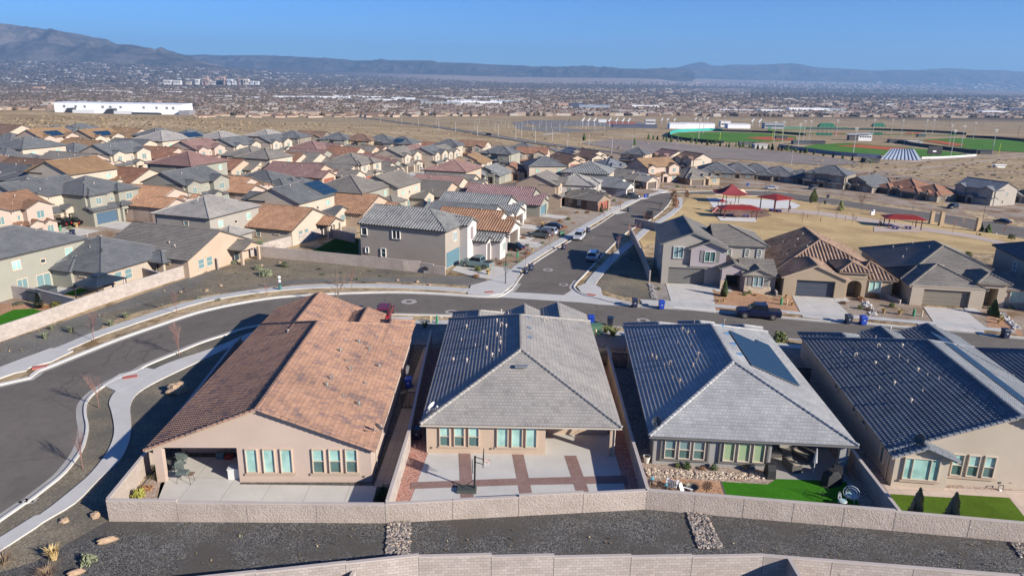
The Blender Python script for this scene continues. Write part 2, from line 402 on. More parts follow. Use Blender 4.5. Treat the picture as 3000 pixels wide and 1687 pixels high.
def wall_mat(c): return stucco('stucco_'+c, WALLC[c])
TRIM = plain('trim_dark', (.10,.09,.085), .8); TRIMT = plain('trim_tan', (.42,.33,.25), .8); TRIMG = plain('trim_grey', (.17,.165,.155), .8)
FRAME = plain('window_frame_white', (.72,.70,.66), .5); FRAMET = plain('window_frame_tan', (.55,.47,.38), .6)
GLASSD = glass('glass_dark', (.035,.05,.06)); GLASSB = blinds('glass_blinds', (.36,.56,.50), (.20,.36,.33)); GLASSC = blinds('glass_low', (.08,.15,.14), (.05,.10,.10))
GLASSA = glass('glass_aqua', (.15,.24,.25), .1)
GARAGE = {k: plain('garage_'+k, v, .6, noise=.06) for k, v in {'brown': (.10,.075,.06), 'red': (.26,.085,.055), 'blue': (.06,.105,.16), 'grey': (.14,.135,.125), 'charcoal': (.06,.06,.065), 'white': (.55,.55,.55), 'teal': (.09,.17,.21)}.items()}
VENT = plain('vent_pipe', (.50,.42,.36), .7); VENTG = plain('vent_lead', (.24,.24,.22), .6); METALG = plain('metal_grey', (.35,.36,.37), .4, .6)

# ---------------------------------------------------------------- roof planes
def tile_plane(mb, O, e, s, poly, mode, mi=0, th=0.36, step=0.048, period=0.3, amp=0.075):
    O = Vector(O); e = Vector(e).normalized(); s = Vector(s).normalized(); n = e.cross(s)
    P = lambda u, v, h: O+e*u+s*v+n*h
    u0 = min(p[0] for p in poly); u1 = max(p[0] for p in poly); v1 = max(p[1] for p in poly)
    off = (round(O.x*7.3) % 97)*0.9
    if mode == 'plain':
        mb.face([P(u, v, .03) for u, v in poly], [(u+off, v) for u, v in poly], mi)
    elif mode == 'flat':
        k = 0
        while k*th < v1-1e-3:
            a, b = k*th, (k+1)*th; pp = clip(clip(poly, 0, 1, a), 0, -1, -b)
            if len(pp) > 2:
                H = lambda v: .03+step*(1-(v-a)/th)
                mb.face([P(u, v, H(v)) for u, v in pp], [(u+off, v) for u, v in pp], mi)
                lo = [p for p in pp if abs(p[1]-a) < 1e-5]
                if len(lo) >= 2:
                    x0 = min(p[0] for p in lo); x1 = max(p[0] for p in lo)
                    mb.face([P(x0, a, .0), P(x1, a, .0), P(x1, a, H(a)), P(x0, a, H(a))], [(x0+off, a+.2)]*4, mi)
            k += 1
    elif mode in ('rib', 'stile'):
        seg = 4 if mode == 'rib' else 5
        if mode == 'rib': period = .52; amp = .15
        du = period/seg
        if mode == 'stile': step, amp = .055, .085
        prof = [0, .55, 1, .55, 0][:seg]+[0] if mode == 'rib' else [0, .8, 1.0, .8, 0, 0]
        rows = [(0, v1)] if mode == 'rib' else [(k*th, (k+1)*th) for k in range(int(v1/th)+1)]
        nu = int((u1-u0)/du)+1
        for a, b in rows:
            row = clip(clip(poly, 0, 1, a), 0, -1, -b)
            if len(row) < 3: continue
            ru0 = min(p[0] for p in row); ru1 = max(p[0] for p in row)
            for i in range(max(0, int((ru0-u0)/du)), min(nu, int((ru1-u0)/du)+1)):
                ua = u0+i*du; ub = ua+du; ha = prof[i % seg]*amp; hb = prof[i % seg+1]*amp
                c = clip(clip(row, 1, 0, ua), -1, 0, -ub)
                if len(c) < 3: continue
                tp = (lambda v: step*(1-(v-a)/th)) if mode == 'stile' else (lambda v: .03)
                H = lambda u, v: .02+ha+(hb-ha)*(u-ua)/du+tp(v)
                mb.face([P(u, v, H(u, v)) for u, v in c], [(u+off, v) for u, v in c], mi)
                lo = [p for p in c if abs(p[1]-a) < 1e-5]
                if len(lo) >= 2:
                    x0 = min(p[0] for p in lo); x1 = max(p[0] for p in lo)
                    bh = -.02 if a == 0 else -step
                    mb.face([P(x0, a, H(x0, a)+bh), P(x1, a, H(x1, a)+bh), P(x1, a, H(x1, a)), P(x0, a, H(x0, a))], [(x0+off, a+.2)]*4, mi)
    # underside and edge boards
    q = [(u, v) for u, v in poly]
    mb.face([P(u, v, -.14) for u, v in q[::-1]], mi=1)
    for i in range(len(q)):
        a, b = q[i], q[(i+1) % len(q)]
        mb.face([P(*a, -.14), P(*b, -.14), P(*b, .03), P(*a, .03)], mi=1)
def caps(mb, p, q, near, mi=0, r=.11):
    p = Vector(p); q = Vector(q); d = q-p; L_ = d.length
    if L_ < .1: return
    d /= L_; side = d.cross(Vector((0, 0, 1))).normalized(); up = side.cross(d)
    n = max(1, int(L_/.42)) if near else 1; sg = L_/n
    for i in range(n):
        a = p+d*sg*i; b = p+d*sg*(i+1)*1.0; ra = r*1.15 if near else r; rb = r*.9 if near else r
        A = [a-side*ra*1.4-up*.02, a-side*ra*.8+up*ra, a+side*ra*.8+up*ra, a+side*ra*1.4-up*.02]
        B = [b-side*rb*1.4-up*.02, b-side*rb*.8+up*rb*.85, b+side*rb*.8+up*rb*.85, b+side*rb*1.4-up*.02]
        t = (i*.3+p.x) % 40
        for k in range(3): mb.face([A[k+1], A[k], B[k], B[k+1]], [(t, t), (t+.2, t), (t+.2, t+.2), (t, t+.2)], mi)
        mb.face([A[0], A[1], A[2], A[3]], mi=mi)
        if i == n-1: mb.face(B[::-1], mi=mi)
def roof_block(rb, wb, x0, x1, y0, y1, ze, axis='y', e0='gable', e1='gable', mode='plain', pitch=.41, oh=.45, z0=-1.2, og=.3, walls=True, near=False):
    """one rectangular wing: walls into wb, hipped or gabled roof into rb"""
    if axis == 'x': f = lambda a, b, z=0: Vector((a, b, z)); a0, a1, b0, b1 = x0, x1, y0, y1
    else: f = lambda a, b, z=0: Vector((-b, a, z)); a0, a1, b0, b1 = y0, y1, -x1, -x0
    bm_ = (b0+b1)/2; hw = (b1-b0)/2; rise = hw*pitch
    if walls:
        W = lambda pts, uv: wb.face(pts, uv)
        W([f(a0, b0, z0), f(a1, b0, z0), f(a1, b0, ze), f(a0, b0, ze)], [(a0, z0), (a1, z0), (a1, ze), (a0, ze)])
        W([f(a1, b1, z0), f(a0, b1, z0), f(a0, b1, ze), f(a1, b1, ze)], [(a1, z0), (a0, z0), (a0, ze), (a1, ze)])
        for a, e, sgn in ((a0, e0, 1), (a1, e1, -1)):
            pts = [f(a, b1, z0), f(a, b0, z0), f(a, b0, ze)]+([f(a, bm_, ze+rise)] if e == 'gable' else [])+[f(a, b1, ze)]
            uv = [(b1, z0), (b0, z0), (b0, ze)]+([(bm_, ze+rise)] if e == 'gable' else [])+[(b1, ze)]
            if sgn < 0: pts = pts[::-1]; uv = uv[::-1]
            W(pts, uv)
    A0 = a0-(oh if e0 == 'hip' else og); A1 = a1+(oh if e1 == 'hip' else og); B0, B1 = b0-oh, b1+oh
    H = (B1-B0)/2; zo = ze-oh*pitch; zr = zo+H*pitch; HS = H*math.sqrt(1+pitch*pitch); LA = A1-A0
    i0 = H if e0 == 'hip' else 0; i1 = H if e1 == 'hip' else 0
    if i0+i1 > LA:
        k = LA/(i0+i1); i0 *= k; i1 *= k
    V = lambda a, b, c: f(a, b)+Vector((0, 0, c))
    tile_plane(rb, V(A0, B0, zo), f(1, 0), V(0, 1, pitch), [(0, 0), (LA, 0), (LA-i1, HS), (i0, HS)] if LA-i1-i0 > .01 else [(0, 0), (LA, 0), (i0, HS)], mode)
    tile_plane(rb, V(A1, B1, zo), f(-1, 0), V(0, -1, pitch), [(0, 0), (LA, 0), (LA-i0, HS), (i1, HS)] if LA-i1-i0 > .01 else [(0, 0), (LA, 0), (i1, HS)], mode)
    if i0: tile_plane(rb, V(A0, B1, zo), f(0, -1), V(1, 0, pitch*H/i0), [(0, 0), (2*H, 0), (H, math.hypot(i0, H*pitch))], mode)
    if i1: tile_plane(rb, V(A1, B0, zo), f(0, 1), V(-1, 0, pitch*H/i1), [(0, 0), (2*H, 0), (H, math.hypot(i1, H*pitch))], mode)
    up = Vector((0, 0, .10 if mode in ('stile', 'rib') else .07))
    R0, R1 = V(A0+i0, bm_, zr)+up, V(A1-i1, bm_, zr)+up
    caps(rb, R0, R1, near)
    if i0: caps(rb, V(A0, B0, zo)+up, R0, near); caps(rb, V(A0, B1, zo)+up, R0, near)
    if i1: caps(rb, V(A1, B0, zo)+up, R1, near); caps(rb, V(A1, B1, zo)+up, R1, near)
    if near and mode == 'stile':
        for A, e in ((A0, e0), (A1, e1)):
            if e == 'gable':
                for bb in (B0, B1): caps(rb, V(A, bb, zo)+up*.6, V(A, bm_, zr)+up*.6, True, r=.12)
    return zr
# ---------------------------------------------------------------- openings
DIRS = {0: (Vector((1, 0, 0)), Vector((0, -1, 0))), 1: (Vector((0, 1, 0)), Vector((1, 0, 0))), 2: (Vector((-1, 0, 0)), Vector((0, 1, 0))), 3: (Vector((0, -1, 0)), Vector((-1, 0, 0)))}
def wbox(mb, c, dr, u0, u1, v0, v1, n0, n1, mi=0):
    t, n = DIRS[dr]; c = Vector(c); up = Vector((0, 0, 1))
    q = [c+t*u+up*v+n*w for w in (n0, n1) for u, v in ((u0, v0), (u1, v0), (u1, v1), (u0, v1))]
    for k in ((4, 5, 6, 7), (3, 2, 1, 0), (0, 1, 5, 4), (1, 2, 6, 5), (2, 3, 7, 6), (3, 0, 4, 7)): mb.face([q[i] for i in k], mi=mi)
def window(root, c, dr, w, h, detail=1, split='v', pane=None, lower=None, frame=None, sill=None, surround=None, sill_on=True):
    """c: bottom centre on the wall; split v: sliding halves, h: sash, n: fixed"""
    pane = pane or (GLASSB if detail >= 2 else GLASSA); frame = frame or (FRAME if detail >= 2 else FRAMET); mb = MB(); fw = .06 if detail >= 2 else .07
    d = .15 if detail >= 2 else .07
    wbox(mb, c, dr, -w/2, -w/2+fw, 0, h, 0, d); wbox(mb, c, dr, w/2-fw, w/2, 0, h, 0, d)
    wbox(mb, c, dr, -w/2+fw, w/2-fw, 0, fw, 0, d); wbox(mb, c, dr, -w/2+fw, w/2-fw, h-fw, h, 0, d)
    if split == 'v': wbox(mb, c, dr, -fw/2, fw/2, fw, h-fw, 0, d*.8)
    if split == 'h': wbox(mb, c, dr, -w/2+fw, w/2-fw, h*.48, h*.48+fw*.8, 0, d*.8)
    if split == 't':
        for k in (-1, 1): wbox(mb, c, dr, k*w*.25-fw/2, k*w*.25+fw/2, fw, h-fw, 0, d*.8)
    if split == 'g':
        for k in (-.17, .17): wbox(mb, c, dr, k*w-.015, k*w+.015, fw, h-fw, 0, d*.6)
        for k in (.33, .66): wbox(mb, c, dr, -w/2+fw, w/2-fw, h*k-.015, h*k+.015, 0, d*.6)
    mats = [frame]
    if surround:
        mats.append(surround); s = .14; dd = .16
        wbox(mb, c, dr, -w/2-s, -w/2, -s, h+s, 0, dd, 1); wbox(mb, c, dr, w/2, w/2+s, -s, h+s, 0, dd, 1)
        wbox(mb, c, dr, -w/2, w/2, h, h+s, 0, dd, 1); wbox(mb, c, dr, -w/2, w/2, -s, 0, 0, dd, 1)
    elif sill_on:
        mats.append(sill or TRIMT); wbox(mb, c, dr, -w/2-.1, w/2+.1, -.13, 0, 0, .12, 1)
        if detail < 2: wbox(mb, c, dr, -w/2-.1, w/2+.1, h, h+.1, 0, .09, 1)
    if detail >= 2:
        o = mb.build('window', mats, root)
        p = MB()
        if lower:
            wbox(p, c, dr, -w/2+fw, w/2-fw, h*.48, h-fw, .005, .02, 0); wbox(p, c, dr, -w/2+fw, w/2-fw, fw, h*.48, .005, .02, 1)
            p.build('pane', [pane, lower], o)
        else:
            wbox(p, c, dr, -w/2+fw, w/2-fw, fw, h-fw, .005, .02, 0); p.build('pane', [pane], o)
    else:
        mats.append(pane); k = len(mats)-1
        wbox(mb, c, dr, -w/2+fw, w/2-fw, fw, h-fw, .005, .02, k)
        o = mb.build('window', mats, root)
    return o
def garage_door(root, c, dr, w, h, mat):
    mb = MB(); n = 4
    wbox(mb, c, dr, -w/2, w/2, 0, h, 0, .03)
    for i in range(n): wbox(mb, c, dr, -w/2+.02, w/2-.02, h*i/n+.03, h*(i+1)/n-.03, .03, .055)
    return mb.build('garage_door', mat, root)
def door(root, c, dr, w=1.0, h=2.15, mat=None):
    mb = MB(); wbox(mb, c, dr, -w/2-.08, w/2+.08, 0, h+.08, 0, .05, 1); wbox(mb, c, dr, -w/2, w/2, 0, h, .05, .08, 0)
    return mb.build('door', [mat or GARAGE['brown'], FRAMET], root)
def solar(root, O, e, s, nu, nv, pw=1.02, ph=1.75, skip=(), name='solar_panel', off=(0, 0)):
    """array of panels lying on a roof slope; every panel is a part"""
    O = Vector(O); e = Vector(e).normalized(); s = Vector(s).normalized(); n = e.cross(s)
    first = None
    for i in range(nu):
        for j in range(nv):
            if (i, j) in skip: continue
            mb = MB(); u0, v0 = off[0]+i*(pw+.03), off[1]+j*(ph+.03)
            c = [O+e*u+s*v+n*w for w in (.16, .20) for u, v in ((u0, v0), (u0+pw, v0), (u0+pw, v0+ph), (u0, v0+ph))]
            for k in ((4, 5, 6, 7), (3, 2, 1, 0), (0, 1, 5, 4), (1, 2, 6, 5), (2, 3, 7, 6), (3, 0, 4, 7)): mb.face([c[q] for q in k], mi=0 if k[0] == 4 else 1)
            mb.build(name, [SOLAR, METALG], root)
SOLAR = plain('solar_cell', (.012,.04,.085), .5, 0, .3)
def vents(root, pts, mat=None, kinds=None, lead=False):
    """small pipes and hoods standing on a roof; pts are local 3D"""
    mat = mat or VENT
    for i, p in enumerate(pts):
        k = (0, 1, 0, 1, 1, 0, 2)[(i*3+int(abs(p[0])*10)) % 7] if kinds is None else kinds[i]
        mb = MB(); p = Vector(p)
        if k == 0: mb.cyl(p.x, p.y, p.z-.1, p.z+.45, .055, n=8)
        elif k == 1:
            mb.cyl(p.x, p.y, p.z-.1, p.z+.42, .07, n=8); mb.cyl(p.x, p.y, p.z+.38, p.z+.58, .17, .13, n=10)
        else:
            pts_ = [p+Vector((0, 0, -.1)), p+Vector((0, 0, .5))]+[p+Vector((.16-.16*math.cos(t), 0, .5+.16*math.sin(t))) for t in (.8, 1.57, 2.3, 3.14)]+[p+Vector((.32, 0, .35))]
            mb.tube(pts_, .06, 8)
        if lead: mb.box(p.x-.25, p.x+.25, p.y-.25, p.y+.25, p.z-.02, p.z+.05, 1)
        o = mb.build('roof_vent', [mat, VENTG], root); k_ = .72
        o.scale = (k_, k_, k_); o.location = (p.x*(1-k_), p.y*(1-k_), p.z*(1-k_)) if mb.v else (0, 0, 0)
def dish(name, loc, rz, mat, label, parent=None):
    mb = MB(); T = Matrix.Rotation(R(-62), 4, 'X')
    prof = [(.02, 0), (.18, .02), (.33, .075), (.40, .12), (.40, .135), (.33, .09), (.18, .04), (.02, .02)]
    mb.lathe(prof, n=16, T=Matrix.Translation((0, -.12, .62)) @ T)
    mb.tube([(0, .25, 0), (0, .1, .35), (0, 0, .6)], .025, 6); mb.tube([(0, -.02, .35), (0, -.45, .50), (0, -.6, .72)], .018, 6)
    mb.box(-.06, .06, -.68, -.56, .68, .80); mb.tube([(-.3, .3, .0), (0, .1, .38)], .015, 5); mb.tube([(.3, .3, .0), (0, .1, .38)], .015, 5)
    o = mb.build(name, mat); o.location = loc; o.rotation_euler = (0, 0, rz); tag(o, label, 'satellite dish', 'satellite dishes on the eaves'); return o

# ---------------------------------------------------------------- generic tract houses
def gz(x0, x1, x, ze, pitch=.41): return ze+((x1-x0)/2-abs(x-(x0+x1)/2))*pitch
def house1(root, W, D, rc, wc, mode='plain', hip=False, gar='brown', fl=1, detail=0, rear=True, ze=2.9, trim=None, patio=True, wc2=None, solar_n=None):
    """single storey, ridge running back from the street, garage wing, porch and bedroom front. local -y faces the street"""
    rb, wb = MB(), MB(); near = detail >= 2; w = W/2
    X = lambda a, b: (min(a*fl, b*fl), max(a*fl, b*fl))
    kw = dict(mode=mode, near=near)
    end = 'hip' if hip else 'gable'
    x0, x1 = -w, w
    zr = roof_block(rb, wb, x0, x1, 3.2, D, ze, 'y', 'hip' if hip else 'gable', end, **kw)
    a, b = X(-w, -w+6.6); roof_block(rb, wb, a, b, .35, 8, ze-.02, 'y', end, 'hip', z0=-1.2, og=.65, **kw)
    # garage piers and header
    if True:
        wb.box(a, a+.75, 0, .35, -1.2, ze-.02); wb.box(b-.75, b, 0, .35, -1.2, ze-.02); wb.box(a+.75, b-.75, 0, .35, 2.35, ze-.02)
        if not hip: wb.face([(a, 0, ze-.02), (b, 0, ze-.02), ((a+b)/2, 0, ze+(b-a)/2*.41)])
    if detail >= 1 or True: garage_door(root, ((a+b)/2, .35, 0.02), 0, (b-a)-1.5, 2.32, GARAGE[gar])
    a, b = X(-w+6.6, -w+9.4); roof_block(rb, wb, a, b, 2.2, 6, ze+.35, 'y', end, 'hip', **kw)
    wb.box(a, a+.5, 1.2, 2.2, -1.2, ze+.35); wb.box(b-.5, b, 1.2, 2.2, -1.2, ze+.35); wb.box(a+.5, b-.5, 1.2, 2.2, 2.4, ze+.35)
    rb2 = rb
    door(root, ((a+b)/2, 2.2, 0), 0)
    a, b = X(-w+9.4, w); roof_block(rb, wb, a, b, 1.6, 7, ze-.04, 'y', end, 'hip', **kw)
    window(root, ((a+b)/2, 1.6, .9), 0, min(1.7, (b-a)*.5), 1.45, detail, 'v')
    # rear
    if rear:
        p0, p1 = X(-w+1, -w+5.5)
        if patio:
            roof_block(rb, wb, p0, p1, D-3, D+2.6, 2.6, 'y', 'hip', end, z0=2.3, **kw)
            for x in (p0+.2, p1-.2): wb.box(x-.2, x+.2, D+2.1, D+2.5, -1.2, 2.4)
        window(root, ((p0+p1)/2, D, .1), 2, 2.4, 2.1, detail, 'v', pane=GLASSD)
        p0, p1 = X(w-6, w-1); window(root, ((p0+p1)/2-.9, D, .8), 2, 1.3, 1.5, detail, 'h'); window(root, ((p0+p1)/2+.9, D, .8), 2, 1.3, 1.5, detail, 'h')
    for s_, dr in ((x1, 1), (x0, 3)):
        window(root, (s_, D*.55, 1.2), dr, 1.0, 1.2, detail, 'h', pane=GLASSA); window(root, (s_, D*.8, 1.9), dr, 1.1, .45, detail, 'n', pane=GLASSD)
    wall = wb.build('wall', wall_mat(wc), root); roof = rb.build('roof', [roof_mat(rc), trim or TRIM], root)
    if detail >= 1:
        rnd = random.Random(int(W*100+D*10)); vp = []
        for i in range(5):
            x = rnd.uniform(-w*.75, w*.75); y = rnd.uniform(6, D-3); vp.append((x, y, ze+(w-abs(x))*.41))
        vents(root, vp)
    if solar_n:
        sgn, nu, nv, y0 = solar_n   # sgn: side of the roof in local x
        if sgn > 0: O = (w+.45, y0, ze-.18); solar(root, O, (0, 1, 0), (-1, 0, .41), nu, nv, off=(0, 1.2))
        else: O = (-w-.45, y0, ze-.18); solar(root, O, (0, -1, 0), (1, 0, .41), nu, nv, off=(0, 1.2))
    return root
def house2(root, W, D, rc, wc, mode='plain', hip=False, gar='brown', fl=1, detail=0, rear=True, trim=None, wc2=None, ext=True, solar_n=None, H2=5.9, bumps=True):
    """two storeys: ridge parallel to the street, two upper bays, garage and porch projecting"""
    rb, wb = MB(), MB(); near = detail >= 2; w = W/2; kw = dict(mode=mode, near=near); end = 'hip' if hip else 'gable'
    X = lambda a, b: (min(a*fl, b*fl), max(a*fl, b*fl)); bb = MB()
    roof_block(rb, wb, -w, w, 1.2, D, H2, 'x', end, end, **kw)
    if bumps:
        a, b = X(-w+.4, -w+4.2); roof_block(rb, wb, a, b, .5, 5, H2-.1, 'y', end, 'hip', z0=2.6, **kw)
        window(root, ((a+b)/2, .5, 3.7), 0, 1.2, 1.4, detail, 'v')
        a, b = X(w-5.2, w-.3); roof_block(rb, wb, a, b, .1, 5, H2-.05, 'y', end, 'hip', z0=2.6, **kw)
        window(root, ((a+b)/2, .1, 3.7), 0, 1.5, 1.4, detail, 'v')
        window(root, (a-.8 if fl > 0 else b+.8, 1.2, 3.8), 0, .6, .9, detail, 'n', pane=GLASSA)
    else:
        for x in (-w*.55, w*.5): window(root, (x*fl, 1.2, 3.7), 0, 1.5, 1.4, detail, 'v')
    # garage box with a lean-to roof
    a, b = X(-w, -w+6.2)
    wb.box(a, b, -.35+.35, 1.25, -1.2, 2.75); wb.box(a, a+.65, -.35, 0, -1.2, 2.75); wb.box(b-.65, b, -.35, 0, -1.2, 2.75); wb.box(a+.65, b-.65, -.35, 0, 2.3, 2.75)
    tile_plane(rb, (a-.3, -.8, 2.72), (1, 0, 0), (0, 1, .4), [(0, 0), (b-a+.6, 0), (b-a+.6, 2.2), (0, 2.2)], mode)
    garage_door(root, ((a+b)/2, 0, .02), 0, b-a-1.3, 2.28, GARAGE[gar])
    a, b = X(-w+6.2, -w+8.8); roof_block(rb, wb, a, b, -1.0, 2, 3.2, 'y', end, 'hip', z0=2.2, **kw)
    wb.box(a, a+.45, -1.0, -.3, -1.2, 2.3); wb.box(b-.45, b, -1.0, -.3, -1.2, 2.3)
    door(root, ((a+b)/2, 1.2, 0), 0)
    a, b = X(-w+8.8, w-.2); roof_block(rb, wb, a, b, -.4, 3, 2.75, 'x' if b-a > 3.6 else 'y', 'hip' if hip else 'gable', 'hip' if hip else 'gable', **kw)
    window(root, ((a+b)/2, -.4, .9), 0, 1.3, 1.4, detail, 'v')
    if rear:
        for x in (-w*.6, 0, w*.55): window(root, (x*fl, D, 3.7), 2, 1.3 if x else .8, 1.3 if x else .6, detail, 'v' if x else 'n', pane=GLASSB if x else GLASSD)
        window(root, (w*.5*fl, D, .9), 2, 1.5, 1.4, detail, 'v'); window(root, (w*.05*fl, D, .1), 2, 2.2, 2.1, detail, 'v', pane=GLASSA)
        if ext:
            a, b = X(-w, -w+6); roof_block(rb, wb, a, b, D-.5, D+3.6, 2.75, 'y', 'hip', end, **kw)
            window(root, ((a+b)/2, D+3.6, .9), 2, 2.0, 1.4, detail, 't')
    for s_, dr in ((w, 1), (-w, 3)):
        window(root, (s_, D*.6, 3.5), dr, 1.0, 1.4, detail, 'h', pane=GLASSA); window(root, (s_, D*.45, .9), dr, .9, 1.2, detail, 'h', pane=GLASSD)
    wb.build('wall', wall_mat(wc), root); rb.build('roof', [roof_mat(rc), trim or TRIM], root)
    p = .41; hw = (D-1.2)/2
    if detail >= 1:
        rnd = random.Random(int(W*100+D*10)); vp = []
        for i in range(4):
            x = rnd.uniform(-w*.6, w*.6); y = rnd.uniform(2.5, D-1.5); vp.append((x, y, H2+(hw-abs(y-(1.2+D)/2))*p))
        vents(root, vp)
    if solar_n:
        sgn, nu, nv, x0 = solar_n
        if sgn > 0: solar(root, (x0, .75, H2-.18), (1, 0, 0), (0, 1, p), nu, nv, off=(0, .6))
        else: solar(root, (x0, D+.45, H2-.18), (-1, 0, 0), (0, -1, p), nu, nv, off=(0, .6))
    return root
# ================================================================ ground, streets, walks
M_GRAVEL = granular('dark_gravel', [(.035,.035,.036),(.08,.078,.077),(.125,.12,.115),(.28,.26,.225)], 17, .2, .03, .2, tint=(.10,.09,.08), tint_scale=.22)
M_GRAVELB = granular('brown_gravel', [(.13,.105,.075),(.19,.158,.112),(.24,.20,.145),(.31,.27,.205)], 12, .2, .03, .2, tint=(.125,.118,.102), tint_scale=.045)
M_ROCKY = granular('tan_gravel', [(.22,.15,.11),(.32,.24,.19),(.40,.31,.25),(.50,.42,.36)], 9, .3, .04, .15)
M_ORANGEG = granular('orange_gravel', [(.30,.15,.08),(.42,.24,.14),(.50,.33,.22)], 12, .3, .02, .15)
M_REDG = granular('red_gravel', [(.30,.13,.10),(.42,.22,.17),(.50,.33,.28)], 9, .3, .03, .1)
M_YARD = granular('yard_gravel', [(.24,.19,.15),(.34,.28,.22),(.44,.37,.31)], 8, .06, .03, .2, tint=(.22,.14,.085), tint_scale=.09)
M_TURF = granular('artificial_turf', [(.03,.13,.008),(.045,.18,.012),(.06,.21,.02)], 30, .4, .02, .15)
M_TURFY = granular('turf_yellow', [(.06,.11,.01),(.085,.145,.015),(.11,.17,.025)], 30, .3, .02, .2)
M_DRY = granular('dormant_lawn', [(.40,.28,.13),(.52,.38,.19),(.60,.45,.25)], 6, .12, .02, .12, tint=(.36,.25,.13), tint_scale=.035)
def flatwork(name, c, joint=0.0, amt=.08, sc=.5, rough=.9):
    if name in MATS: return MATS[name]
    m, nt, ns, L, b = _mat(name); b.inputs['Roughness'].default_value = rough; b.inputs['Specular IOR Level'].default_value = .2
    g = N(ns, 'ShaderNodeNewGeometry'); n1 = N(ns, 'ShaderNodeTexNoise'); n1.inputs['Scale'].default_value = sc; n1.inputs['Detail'].default_value = 9; n1.inputs['Roughness'].default_value = .6
    L.new(g.outputs['Position'], n1.inputs['Vector']); r = ramp(ns, [(.3, mul(c, 1-amt)), (.7, mul(c, 1+amt))]); L.new(n1.outputs['Fac'], r.inputs[0])
    n2 = N(ns, 'ShaderNodeTexNoise'); n2.inputs['Scale'].default_value = 25; L.new(g.outputs['Position'], n2.inputs['Vector'])
    r2 = ramp(ns, [(.3, (.9,.9,.9)), (.7, (1.06,1.06,1.06))]); L.new(n2.outputs['Fac'], r2.inputs[0])
    mx = N(ns, 'ShaderNodeMixRGB', blend_type='MULTIPLY'); mx.inputs[0].default_value = 1; L.new(r.outputs[0], mx.inputs[1]); L.new(r2.outputs[0], mx.inputs[2]); out = mx.outputs[0]
    if joint:
        br = N(ns, 'ShaderNodeTexBrick'); uv = N(ns, 'ShaderNodeUVMap'); uv.uv_map = 'UVMap'; L.new(uv.outputs[0], br.inputs['Vector']); br.offset = 0
        for k, v in (('Color1', (1,1,1,1)), ('Color2', (1,1,1,1)), ('Mortar', (.45,.45,.45,1)), ('Scale', 1), ('Brick Width', joint), ('Row Height', joint), ('Mortar Size', .015)): br.inputs[k].default_value = v
        m3 = N(ns, 'ShaderNodeMixRGB', blend_type='MULTIPLY'); m3.inputs[0].default_value = 1; L.new(out, m3.inputs[1]); L.new(br.outputs['Color'], m3.inputs[2]); out = m3.outputs[0]
    L.new(out, b.inputs['Base Color']); MATS[name] = m; return m
def asphalt():
    m = flatwork('asphalt', (.150,.131,.112), 0, .16, .12); nt = m.node_tree; ns, L = nt.nodes, nt.links; b = ns['Principled BSDF']; src = b.inputs['Base Color'].links[0].from_socket
    g = N(ns, 'ShaderNodeNewGeometry'); v = N(ns, 'ShaderNodeTexVoronoi'); v.feature = 'DISTANCE_TO_EDGE'; v.inputs['Scale'].default_value = .085
    nz = N(ns, 'ShaderNodeTexNoise'); nz.inputs['Scale'].default_value = .5; nz.inputs['Detail'].default_value = 5; L.new(g.outputs['Position'], nz.inputs['Vector'])
    ad = N(ns, 'ShaderNodeMixRGB', blend_type='ADD'); ad.inputs[0].default_value = 2.0; L.new(g.outputs['Position'], ad.inputs[1]); L.new(nz.outputs['Color'], ad.inputs[2]); L.new(ad.outputs[0], v.inputs['Vector'])
    r = ramp(ns, [(.0, (.72,.72,.73)), (.006, (1,1,1))]); L.new(v.outputs['Distance'], r.inputs[0])
    n2 = N(ns, 'ShaderNodeTexNoise'); n2.inputs['Scale'].default_value = .9; n2.inputs['Detail'].default_value = 8; n2.inputs['Roughness'].default_value = .7; L.new(g.outputs['Position'], n2.inputs['Vector'])
    r2 = ramp(ns, [(.28, (.84,.84,.85)), (.5, (1,1,1)), (.72, (1.10,1.09,1.07))]); L.new(n2.outputs['Fac'], r2.inputs[0])
    for q in (r, r2): mx = N(ns, 'ShaderNodeMixRGB', blend_type='MULTIPLY'); mx.inputs[0].default_value = 1; L.new(src, mx.inputs[1]); L.new(q.outputs[0], mx.inputs[2]); src = mx.outputs[0]
    L.new(src, b.inputs['Base Color']); return m
M_ASPH = asphalt()
M_CONC = flatwork('concrete', (.50,.48,.45), 0, .07); M_CONCJ = flatwork('concrete_jointed', (.50,.48,.45), 3.2, .07)
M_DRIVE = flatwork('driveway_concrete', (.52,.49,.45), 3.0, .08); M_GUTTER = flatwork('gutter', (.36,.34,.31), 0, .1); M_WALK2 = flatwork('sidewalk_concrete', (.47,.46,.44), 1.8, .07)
M_CURB = flatwork('curb_concrete', (.60,.57,.52), 0, .07)
M_PAVER = block('paver_bands', (.25,.16,.14), (.31,.21,.19), .2, .1, .7)
M_WALLSF = block('split_face_block', (.425,.355,.305), (.475,.40,.35), .4, .2, .88, .11)
M_WALLSM = block('smooth_block', (.36,.31,.28), (.45,.395,.355), .41, .205, .6)
M_WALLG = block('grey_block', (.30,.265,.25), (.36,.32,.30), .41, .205, .8)
M_CAP = flatwork('wall_cap', (.46,.40,.36), 0, .06)
M_TACT = plain('tactile_red', (.42,.13,.10), .8)
M_STONEF = block('stone_veneer', (.44,.34,.25), (.56,.47,.37), .3, .16, .6, .05)

# wall line of the foreground (the ground steps down on the camera's side)
FW = [(-60, 27.3), (-15.2, 36.2), (-5.6, 38.15), (3, 38.7), (16.7, 39.5), (32.5, 37.9), (60, 35)]
def fwy(x):
    for (a, b), (c, d) in zip(FW, FW[1:]):
        if x <= c: return b+(d-b)*(x-a)/(c-a)
    return FW[-1][1]
